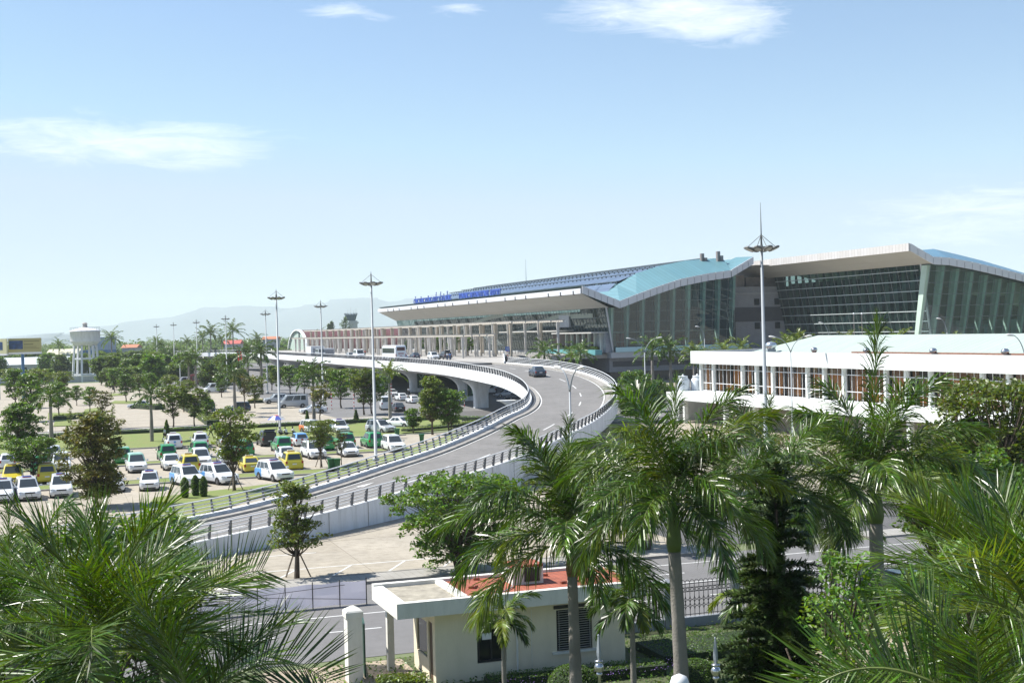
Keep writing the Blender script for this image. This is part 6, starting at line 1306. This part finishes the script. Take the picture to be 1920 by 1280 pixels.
car(256, 888, 'to', 'mpv', 'white', 'white taxi with green roof stripe right of the russet tree, second row', TX, roofc=CP['mint'])
car(321, 883, 'to', 'sedan', 'white', 'white saloon in the second row before a green taxi with open doors', TX)
car(377, 877, 'to', 'mpv', 'white', 'white people carrier in the second row, left of the staked tree', TX)
car(425, 872, 'to', 'sedan', 'white', 'white saloon seen through the staked tree leaves', TX)
car(537, 868, 'to', 'sedan', 'white', 'white saloon behind the roof of the rightmost yellow taxi', TX)
car(588, 862, R(-66), 'mpv', 'white', 'white people carrier left of the feathery tree, second row', TX)
car(652, 858, 'to', 'sedan', 'white', 'white saloon right of the feathery tree, second row', TX)
car(738, 849, 'to', 'mpv', 'white', 'white people carrier right of the tall mast, second row', TX)
car(115, 885, 'to', 'mpv', 'white', 'white taxi glimpsed above the leftmost yellow taxis', TX)
car(76, 890, 'away', 'mpv', 'green', 'green taxi behind the low light tree at the left', TX, roofc=CP['green'])
car(230, 872, 'away', 'mpv', 'green', 'green taxi behind the russet tree', TX, roofc=CP['green'])
car(313, 866, 'away', 'mpv', 'green', 'green taxi with both doors wide open, left of the pair', TX, door_open=2, roofc=CP['green'])
car(373, 860, 'away', 'mpv', 'green', 'dark green taxi with open doors behind the white people carrier', TX, door_open=2, roofc=CP['green'])
car(457, 857, 'away', 'mpv', 'green', 'green taxi right behind the staked tree', TX, roofc=CP['green'])
car(528, 850, 'away', 'mpv', 'green', 'green taxi before the dark car with raised tailgate', TX, roofc=CP['green'])
car(606, 846, 'away', 'mpv', 'green', 'green taxi behind the feathery tree', TX, roofc=CP['green'])
car(645, 842, 'away', 'mpv', 'green', 'green taxi right of the feathery tree crown', TX, roofc=CP['green'])
car(697, 841, 'away', 'mpv', 'green', 'bright green people carrier with one open door beside the tall mast', TX, door_open=1, roofc=CP['green'])
car(100, 868, 'away', 'mpv', 'silver', 'silver car with orange mark by the lawn at the left', TX, stripe=CP['orange'])
car(16, 880, 'away', 'hatch', 'white', 'small white hatchback among bushes at the left edge', TX)
car(325, 843, 'away', 'mpv', 'white', 'white car with orange roof sign, at the lawn left of two', TX, stripe=blu, sign='w')
car(375, 841, 'away', 'mpv', 'white', 'white car with orange roof sign, at the lawn right of two', TX, sign='w')
car(424, 841, 'away', 'mpv', 'silver', 'silver car behind the top of the staked tree', TX)
car(500, 838, 'away', 'suv', 'black', 'dark car with raised tailgate beside the parasol', TX, boot=True)
car(561, 838, 'away', 'hatch', 'white', 'white compact car with blue roof and red tail stripe', TX, stripe=CP['red'], roofc=blu)
car(587, 814, R(-52), 'mpv', 'white', 'white car with orange flank at the lawn kerb', TX, livery=CP['orange'])
car(637, 814, 'to', 'mpv', 'white', 'white taxi with blue flank at the lawn kerb', TX, livery=blu, sign='b')
car(714, 814, R(-50), 'mpv', 'silver', 'silver people carrier turned right just left of the low white saloon', TX, sign='w')
car(752, 803, R(-35), 'sedan', 'white', 'low white saloon half under the small green tree', TX)
PK = 'cars in the far car park and road'
car(587, 776, 'left', 'sedan', 'white', 'white saloon seen from the side behind the lawn palm', PK)
car(549, 765, R(198), 'van', 'silver', 'silver grey van facing left beside the white saloon', PK)
car(517, 757, R(200), 'suv', 'silver', 'silver hatchback left of the grey van', PK)
car(606, 748, 'right', 'suv', 'yellow', 'small yellow taxi van behind the mast', PK, sign='w')
car(262, 766, R(195), 'sedan', 'white', 'white car with its nose out of a hedge in the empty lot', PK)
car(379, 768, R(190), 'suv', 'black', 'black car under the trees by the blue banner', PK)
car(430, 780, R(188), 'sedan', 'navy', 'dark blue car behind the palm trunk in the lot', PK)
car(445, 774, R(188), 'suv', 'navy', 'dark minivan beyond the dark blue car', PK)
car(402, 737, R(215), 'van', 'white', 'white minibus turning in the far lot', PK)
car(349, 722, R(200), 'van', 'white', 'white van in front of the dark windowed bus', PK)
car(735, 744, 'to', 'hatch', 'white', 'white car behind the white van near the overpass', PK)
car(752, 752, 'away', 'sedan', 'white', 'white saloon on the road beside a standing person', PK)
car(774, 757, 'away', 'sedan', 'white', 'white saloon with red roof sign by the round golden tree', PK, sign='w')
car(724, 769, R(100), 'van', 'white', 'white van partly hidden by the tall mast', PK)
car(747, 773, R(105), 'sedan', 'black', 'black saloon right behind the white van', PK)
car(915, 739, 'away', 'suv', 'silver', 'silver car seen from behind in the shade of the overpass', PK)
car(948, 745, R(200), 'sedan', 'grey', 'grey saloon in the shade under the ramp', PK)
car(968, 750, R(200), 'sedan', 'black', 'black saloon nosing out of the shade behind the ramp railing', PK)
car(800, 742, 'away', 'sedan', 'black', 'black car in the shade between two pillars', PK)
car(126, 706, 'right', 'hatch', 'navy', 'small blue car far off by the perimeter wall', PK)
DK = 'cars on the raised roadway'
dz = 6.5
def deckpos(px, b): r_ = (px-960)/2500; D_ = b/(r_*V.x+V.y); return Vector((r_*D_, D_, 6.52))
def deckcar(px, b, head, kind, col, label, **kw):
    t = car(px, 700, head, kind, col, label, DK, z=6.52, **kw); t.location = deckpos(px, b); return t
deckcar(755, 73, 'away', 'sedan', 'white', 'white saloon behind the coach on the raised roadway')
deckcar(812, 79, 'to', 'mpv', 'white', 'white people carrier stopped on the raised roadway')
deckcar(834, 81, 'away', 'suv', 'black', 'dark car with raised tailgate being unloaded on the raised roadway', boot=True)
deckcar(777, 79, 'away', 'sedan', 'navy', 'dark car in the shade of the pergola right of the coach')
deckcar(672, 71.5, 'to', 'van', 'white', 'white minibus left of the coach on the raised roadway')
deckcar(656, 70.5, 'to', 'hatch', 'silver', 'silver car left of the white minibus')
deckcar(600, 71, 'to', 'van', 'grey', 'grey van at the far end of the raised roadway')
i_ = min(range(n), key=lambda q: abs(mid[q].y-166)); p = at_w(i_, .52, -.32); dd = (mid[i_+1]-mid[i_])
dd = rowsL[min(i_+2, n-1)]-rowsL[i_-2]
tt = car(1007, 699, 'away', 'sedan', 'navy', 'dark blue saloon driving away up the curving ramp', None); 
best = min(range(n), key=lambda q: abs(at_w(q, .45, -.32).x/at_w(q, .45, -.32).y-(1006-960)/2500)+(0 if mid[q].y > 150 else 9)); pp = at_w(best, .45, -.32)
dd = mid[min(best+2, n-1)]-mid[best-2]; tt.location = pp; tt.rotation_euler = (0, -math.atan2(dd.z, dd.xy.length), math.atan2(dd.y, dd.x))
car(1685, 1163, 'left', 'suv', 'black', 'dark car parked inside the iron fence behind the stout palm')
# coach, bus, truck
def coach(label, loc, rz, L_, W_, H_, body, accent, nm='coach', cat='bus'):
    t = thing(nm, label, cat, loc, rz); w = W_/2; m = MB()
    secs = [(-L_/2, .55, H_-.35, .9), (-L_/2+.12, .4, H_-.1, .98), (-L_/2+.6, .35, H_, 1), (L_/2-.9, .35, H_, 1), (L_/2-.25, .35, H_-.15, .98), (L_/2, .5, H_-.9, .9)]
    m.loft([[Vector((x, y*w*f, z_)) for y, z_ in ((-.96, zl), (-1, zl+.3), (-1, zh-.35), (-.86, zh), (.86, zh), (1, zh-.35), (1, zl+.3), (.96, zl))] for x, zl, zh, f in secs]); m.build('body', body, t)
    for s_ in (-1, 1):
        m = MB(); m.box(-L_/2+.8, L_/2-.7, s_*(w+.012)-.008, s_*(w+.012)+.008, H_*.50, H_*.82); o = m.build('side_window_band', cgl, t)
    m = MB(); m.box(L_/2-.12, L_/2+.015, -w*.85, w*.85, H_*.42, H_*.72); m.build('windscreen', cgl, t)
    m = MB(); m.box(-L_/2-.015, -L_/2+.05, -w*.72, w*.72, H_*.66, H_*.88); m.build('rear_window', M_('coach_rear_glass', (.07, .02, .03), .15), t)
    m = MB(); m.box(-L_/2-.012, -L_/2+.05, -w*.5, w*.5, H_*.44, H_*.50, k=0).box(-L_/2-.014, -L_/2+.05, -.3, .3, H_*.30, H_*.34, k=0); m.build('rear_badge', accent, t)
    a, b = wheel(.46, .28)
    for x in (L_/2-2.2, -L_/2+2.6):
        for s_ in (-1, 1): e = link('wheel', a, t); e.location = (x, s_*(w-.12), .46); e.rotation_euler = (0, 0, 0 if s_ > 0 else math.pi); link('rim', b, e)
    for s_ in (-1, 1): m = MB(); m.box(-L_/2-.02, -L_/2+.1, s_*w*.82 if s_ > 0 else -w*.95, w*.95 if s_ > 0 else -w*.82, .9, 1.5); m.build('tail_light', tail, t); m = MB(); m.box(L_/2-.05, L_/2+.03, s_*w*.6-.15, s_*w*.6+.15, .7, .9); m.build('headlight', chr2, t)
    return t
p = deckpos(738, 71); coach('large white coach with dark red rear window on the raised roadway', p, math.atan2(U.y, U.x)+R(3), 10.5, 2.5, 3.35, CP['white'], CP['red'])
p = G(388, 722); coach('red bus with dark windows and white roof in the far car park', p+Vector((0, 1.5, 0)), R(8), 9.5, 2.5, 3.0, M_('bus_dark_red', (.16, .02, .02), .4), CP['white'], 'bus')
for px, lab in ((588, 'white boxy kiosk with grey shutters, left of two on the far forecourt'), (606, 'white boxy kiosk with grey shutters, right of two on the far forecourt')):
    q = deckpos(px, 73); t = thing('kiosk', lab, 'kiosk', q+U*2, GA+.3, 'kiosks on the far forecourt'); MB().box(-1.3, 3.2, -1.5, 1.5, 0, 2.8 if px < 600 else 2.2).build('wall', white, t); m = MB(); m.box(-.6, 3.0, -1.53, -1.503, .3, 2.2 if px < 600 else 1.8); m.build('shutter', M_('shutter_grey', (.35, .36, .40), .5, joints=(.4, .2, .02, (math.pi/2, 0, -GA))), t)
q = G(325, 709); t = thing('truck', 'small truck with blue and red load far in the left car park', 'truck', q, R(10)); MB().box(-2.6, 1.0, -1, 1, .8, 2.3).build('load', [M_('load_blue', (.06, .12, .35), .5)], t); MB().box(-.4, .99, -1.01, 1.01, .82, 2.31).build('load_red', M_('load_red', (.4, .05, .04), .5), t); MB().box(1.1, 2.5, -.95, .95, .5, 2.0).build('cabin', CP['white'], t)
a, b = wheel(.38, .22)
for x in (-1.7, 1.7):
    for s_ in (-1, 1): e = link('wheel', a, t); e.location = (x, s_*.85, .38); link('rim', b, e)
# motorbikes in the shade beside the ramp
for i, (px, py, lab) in enumerate(((1168, 764, 'dark motorbike by the ramp foot, left of three'), (1178, 768, 'dark motorbike by the ramp foot, middle of three'), (1190, 760, 'red motorbike by the ramp foot, right of three'))):
    t = thing('motorbike', lab, 'motorbike', G(px, py), R(200+i*15), 'motorbikes by the ramp'); a, b = wheel(.28, .1)
    for x in (-.6, .6): e = link('wheel', a, t); e.location = (x, 0, .28); link('rim', b, e)
    m = MB(); m.loft([[Vector((x, y*w_, z_+zz_*.5*h)) for y, zz_ in ((-1, -1), (-1, 1), (1, 1), (1, -1))] for x, z_, h, w_ in ((-.75, .72, .1, .05), (-.3, .62, .3, .13), (.15, .5, .35, .12), (.42, .75, .4, .07))]); m.build('body', CP['red'] if i == 2 else CP['black'], t)
    MB().box(-.62, .1, -.12, .12, .76, .86).build('seat', trim, t); MB().bar((.45, 0, .5), (.33, 0, 1.0), .06).bar((.33, -.32, 1.0), (.33, .32, 1.0), .04).build('handlebar', trim, t)
# ================================================================ PEOPLE
skin = M_('skin', (.36, .20, .13), .6); hairm = M_('black_hair', (.012, .01, .01), .6)
def skinned(name, joints, edges, root, m, parent, sub=1):
    me = bpy.data.meshes.new('tmp'); me.from_pydata([j[0] for j in joints], edges, []); o = bpy.data.objects.new('tmp', me); sc.collection.objects.link(o)
    o.modifiers.new('s', 'SKIN'); o.modifiers.new('u', 'SUBSURF').levels = sub
    for v_, j in zip(me.skin_vertices[0].data, joints): v_.radius = j[1] if hasattr(j[1], '__len__') else (j[1], j[1])
    me.skin_vertices[0].data[root].use_root = True
    dg = bpy.context.evaluated_depsgraph_get(); r_ = bpy.data.meshes.new_from_object(o.evaluated_get(dg)); bpy.data.objects.remove(o)
    r_.materials.clear(); r_.materials.append(m); r_.polygons.foreach_set('use_smooth', [True]*len(r_.polygons)); r_.name = name; return link(name, r_, parent)
PROT_P = {}
def person(pose, shirt, trousers, loc, rz, label, group=None, z=None):
    key = (pose, shirt, trousers); p = Vector(loc)
    if key in PROT_P: r_ = dup(PROT_P[key], p, rz, 1, label, group); r_['category'] = 'person'; return r_
    t = thing('person', label, 'person', p, rz, group)
    if pose == 'squat': J = dict(pel=(0, 0, .25), che=(.16, 0, .58), nk=(.24, 0, .74), hd=(.30, 0, .86), kn=(.38, .13, .48), an=(.08, .12, .07), toe=(.26, .13, .04), sh=(.20, .19, .68), el=(.42, .24, .50), wr=(.55, .08, .50), ha=(.62, .05, .50))
    else: J = dict(pel=(0, 0, .92), che=(.02, 0, 1.28), nk=(.02, 0, 1.45), hd=(.04, 0, 1.60), kn=(.04, .10, .50), an=(0, .11, .09), toe=(.17, .13, .035), sh=(.0, .20, 1.38), el=(-.03, .27, 1.10), wr=(.08, .26, .86), ha=(.10, .25, .78))
    def P_(k_, s_=1, w_=0):
        x, y, z_ = J[k_]; 
        if pose == 'walk' and k_ in ('kn', 'an', 'toe'): x += s_*{'kn': .14, 'an': .30, 'toe': .30}[k_]; z_ += .10 if (s_ < 0 and k_ == 'an') else 0
        if pose == 'walk' and k_ in ('el', 'wr', 'ha'): x -= s_*{'el': .06, 'wr': .2, 'ha': .24}[k_]
        return (x, y*s_, z_)
    jt = [(P_('pel'), (.13, .10)), (P_('che'), (.15, .10)), (P_('nk'), .05), (P_('hd'), (.075, .09)), (tuple(Vector(P_('hd'))+Vector((.0, 0, .10))), (.06, .07))]; ed = [(0, 1), (1, 2), (2, 3), (3, 4)]
    for s_ in (-1, 1):
        b = len(jt); jt += [((J['pel'][0], .09*s_, J['pel'][2]-.04), .085), (P_('kn', s_), .058), (P_('an', s_), .04), (P_('toe', s_), .032), (P_('sh', s_), .055), (P_('el', s_), .038), (P_('wr', s_), .027), (P_('ha', s_), .03)]
        ed += [(0, b), (b, b+1), (b+1, b+2), (b+2, b+3), (1, b+4), (b+4, b+5), (b+5, b+6), (b+6, b+7)]
    skinned('body', jt, ed, 0, skin, t)
    def sub_(names, scl, mt_, nm): 
        idx = [i for i in names]; mp_ = {i: k_ for k_, i in enumerate(idx)}; jj = [(jt[i][0], tuple(r_*scl for r_ in (jt[i][1] if hasattr(jt[i][1], '__len__') else (jt[i][1],)*2))) for i in idx]; ee = [(mp_[a], mp_[b]) for a, b in ed if a in mp_ and b in mp_]; skinned(nm, jj, ee, 0, mt_, t)
    sub_([0, 1, 9, 10, 17, 18], 1.22, M_('shirt_'+shirt, {'white': (.70, .72, .75), 'blue': (.12, .24, .50), 'red': (.45, .04, .03), 'grey': (.35, .36, .38)}[shirt], .8), 'shirt')
    sub_([0, 5, 6, 7, 13, 14, 15], 1.25, M_('trousers_'+trousers, {'dark': (.02, .022, .03), 'blue': (.05, .08, .16)}[trousers], .8), 'trousers')
    h = J['hd']; MB().lathe([(.0, .19), (.07, .17), (.1, .1), (.098, .03), (.07, -.02)], 10, (h[0]-.015, 0, h[2]-.02)).build('hair', hairm, t, True)
    m = MB(); [m.box(P_('toe', s_)[0]-.2, P_('toe', s_)[0]+.06, P_('toe', s_)[1]-.05, P_('toe', s_)[1]+.05, max(0, P_('toe', s_)[2]-.035), P_('toe', s_)[2]+.05) for s_ in (-1, 1)]; m.build('shoes', trim, t); PROT_P[key] = t; return t
def gz(p, z_): q = Vector(p); q.z = z_; return q
person('walk', 'white', 'dark', gz(G(309, 827, .14), .14), 0, 'person in a white shirt and dark trousers walking on the lawn beside a cone shrub')
person('walk', 'red', 'dark', gz(G(395, 820, .14), .14), R(10), 'person in dark trousers walking on the lawn with a red top')
person('squat', 'grey', 'dark', gz(G(528, 815, .14), .14), R(160), 'person in a grey shirt squatting beside the mast foot', 'people squatting by the parasol')
person('squat', 'white', 'dark', gz(G(538, 815, .14), .14), R(150), 'person in a white shirt squatting, middle of the three', 'people squatting by the parasol')
person('squat', 'white', 'dark', gz(G(553, 814, .14), .14), R(200), 'person in a white shirt squatting, rightmost of the three', 'people squatting by the parasol')
person('stand', 'white', 'dark', gz(G(767, 742), .02), R(90), 'person in a white shirt standing on the road before a flared pillar')
person('stand', 'blue', 'dark', gz(G(854, 752), .02), R(60), 'person in a blue shirt walking by the pillar with the green poster')
for px, sh_, lab in ((838, 'white', 'person in a white shirt unloading the dark car, left of two'), (843, 'blue', 'person in a blue shirt unloading the dark car, right of two'), (762, 'grey', 'person in grey under the pergola beside the white saloon'), (722, 'blue', 'person in blue under the pergola behind the coach'), (684, 'red', 'person in red under the pergola behind the minibus')):
    q = deckpos(px, 79 if px > 800 else 80); person('stand', sh_, 'blue' if px > 800 else 'dark', q, R(120), lab)
for px, sh_, lab in ((978, 'white', 'person in white deep in the shade under the ramp, first of the group'), (986, 'white', 'person in white deep in the shade under the ramp, second of the group'), (1000, 'grey', 'person in grey deep in the shade under the ramp'), (930, 'white', 'person in white standing beyond the silver car in the shade')):
    person('stand', sh_, 'dark', gz(G(px, 737), .02), R(90), lab)
# parasol
t = thing('parasol', 'blue and white parasol with a red top on the lawn beside the mast', 'parasol', gz(G(519, 812, .14), .14)); MB().tube([(0, 0, 0), (0, 0, 2.1)], .025, 6).build('pole', galv, t)
m = MB(); n_ = 8; top = (0, 0, 2.35)
for i in range(n_):
    a, b = i*2*math.pi/n_, (i+1)*2*math.pi/n_
    for r0, r1, z0, z1, k_ in ((0, .45, 2.35, 2.25, 2), (.45, 1.15, 2.25, 1.75, i % 2)):
        m.add([(r0*math.cos(a), r0*math.sin(a), z0), (r1*math.cos(a), r1*math.sin(a), z1), (r1*math.cos(b), r1*math.sin(b), z1), (r0*math.cos(b), r0*math.sin(b), z0)], [(0, 1, 2, 3)], k_)
m.build('canopy', [M_('parasol_blue', (.08, .12, .50), .7, trans=.2), M_('parasol_white', (.7, .7, .74), .7, trans=.2), M_('parasol_red', (.5, .07, .05), .7, trans=.2)], t)
bing = M_('bin_green', (.02, .12, .04), .5)
for px, py, lab in ((745, 822, 'green wheeled bin before the low white saloon'), (791, 834, 'dark green wheeled bin by the ramp railing'), (621, 884, 'green wheeled bin beside the thin tree, left of a touching pair'), (632, 884, 'green wheeled bin beside the thin tree, right of a touching pair')):
    t = thing('wheeled_bin', lab, 'bin', gz(G(px, py), .15), GA+rng.uniform(-.3, .3), 'green wheeled bins'); m = MB(); m.loft([[(x*w_, y*w_*1.1, z_) for x, y in ((-1, -1), (1, -1), (1, 1), (-1, 1))] for w_, z_ in ((.2, .05), (.26, .85), (.28, .96), (.28, 1.0))]); m.build('bin_body', bing, t); MB().box(-.32, .32, -.38, .34, 1.0, 1.06).build('lid', bing, t); m = MB(); m.tube([(-.25, .3, .1), (.25, .3, .1)], .1, 10); m.build('wheels', trim, t)
sg = M_('sign_face_blue', (.04, .12, .42), .4); rw_ = [M_('post_red', (.5, .05, .04), .5), white]
def small_sign(label, loc, h, w_, hh, striped=True, rz=0):
    t = thing('road_sign', label, 'sign', loc, rz); m = MB(); n_ = 7; [m.tube([(0, 0, h*i/n_), (0, 0, h*(i+1)/n_)], .06, 8, k=i % 2) for i in range(n_)]; m.build('post', rw_ if striped else [galv, galv], t)
    MB().box(-w_/2, w_/2, -.09, -.065, h-hh, h+.05).build('panel', sg, t); m = MB(); [m.box(-w_*.38, w_*.38*(1-.3*(j % 2)), -.094, -.091, h-hh+hh*(.2+.28*j), h-hh+hh*(.28+.28*j)) for j in range(3)]; m.build('text_line_row', white, t)
small_sign('blue sign on a red and white striped post beside the first pillar', gz(G(871, 762), .02), 2.7, .75, .8, True, GA)
small_sign('blue sign on a striped post at the forecourt railing', G(952, 674, 6.55), 2.6, .9, .9, True, GA)
small_sign('low blue sign panel on the terminal square under the street lamp', gz(G(1212, 760), .02), 1.3, 2.3, 1.1, False, GA)
small_sign('tall pale blue banner board beside the dark cars', gz(G(401, 788), .02), 2.2, .55, 2.0, False)
for px, py, lab in ((622, 768, 'red and white striped post by the kerb trees, left one'), (664, 770, 'red and white striped post by the kerb trees, right one'), (734, 745, 'red and white striped bollard post near the overpass')):
    t = thing('striped_post', lab, 'post', gz(G(px, py), .02), 0, 'striped posts'); m = MB(); [m.tube([(0, 0, .3*i), (0, 0, .3*i+.3)], .07, 8, k=i % 2) for i in range(9)]; m.build('post_shaft', rw_, t); MB().lathe([(.2, 0), (.18, .12), (.08, .16)], 10).build('post_foot', conc2, t)
for px, lab in ((444, 'red flag hanging limp before the overpass curve, left of two'), (449, 'red flag hanging limp before the overpass curve, right of two')):
    Y = 330; h = hz(655, px, Y); t = thing('flag', lab, 'flag', base_at(px, Y), 0, 'red flags'); MB().tube([(0, 0, 0), (0, 0, h)], .05, 6).build('pole', galv, t); m = MB(); m.loft([[(.05, 0, h-.3), (.15, .08, h-2.6)], [(.3, .12, h-.6), (.35, -.05, h-3.0)], [(.5, -.08, h-1.0), (.5, .1, h-2.6)]], closed=False); m.build('flag_cloth', M_('flag_red', (.6, .03, .02), .7, trans=.3), t)
# ================================================================ HAZE
hb = MB().box(-12500, 12500, -250, 13200, -1, 400); o = hb.build('haze', []); o['kind'] = 'stuff'; o['label'] = 'thin pale air between the camera and the mountains'; o['category'] = 'haze'
hm = bpy.data.materials.new('haze_air'); hm.use_nodes = True; t_ = hm.node_tree; t_.nodes.remove(t_.nodes['Principled BSDF']); pv = N(t_, 'ShaderNodeVolumePrincipled'); pv.inputs['Color'].default_value = (.84, .94, 1, 1); pv.inputs['Density'].default_value = .00010; pv.inputs['Anisotropy'].default_value = 0
t_.links.new(pv.outputs[0], t_.nodes['Material Output'].inputs['Volume']); o.data.materials.append(hm)
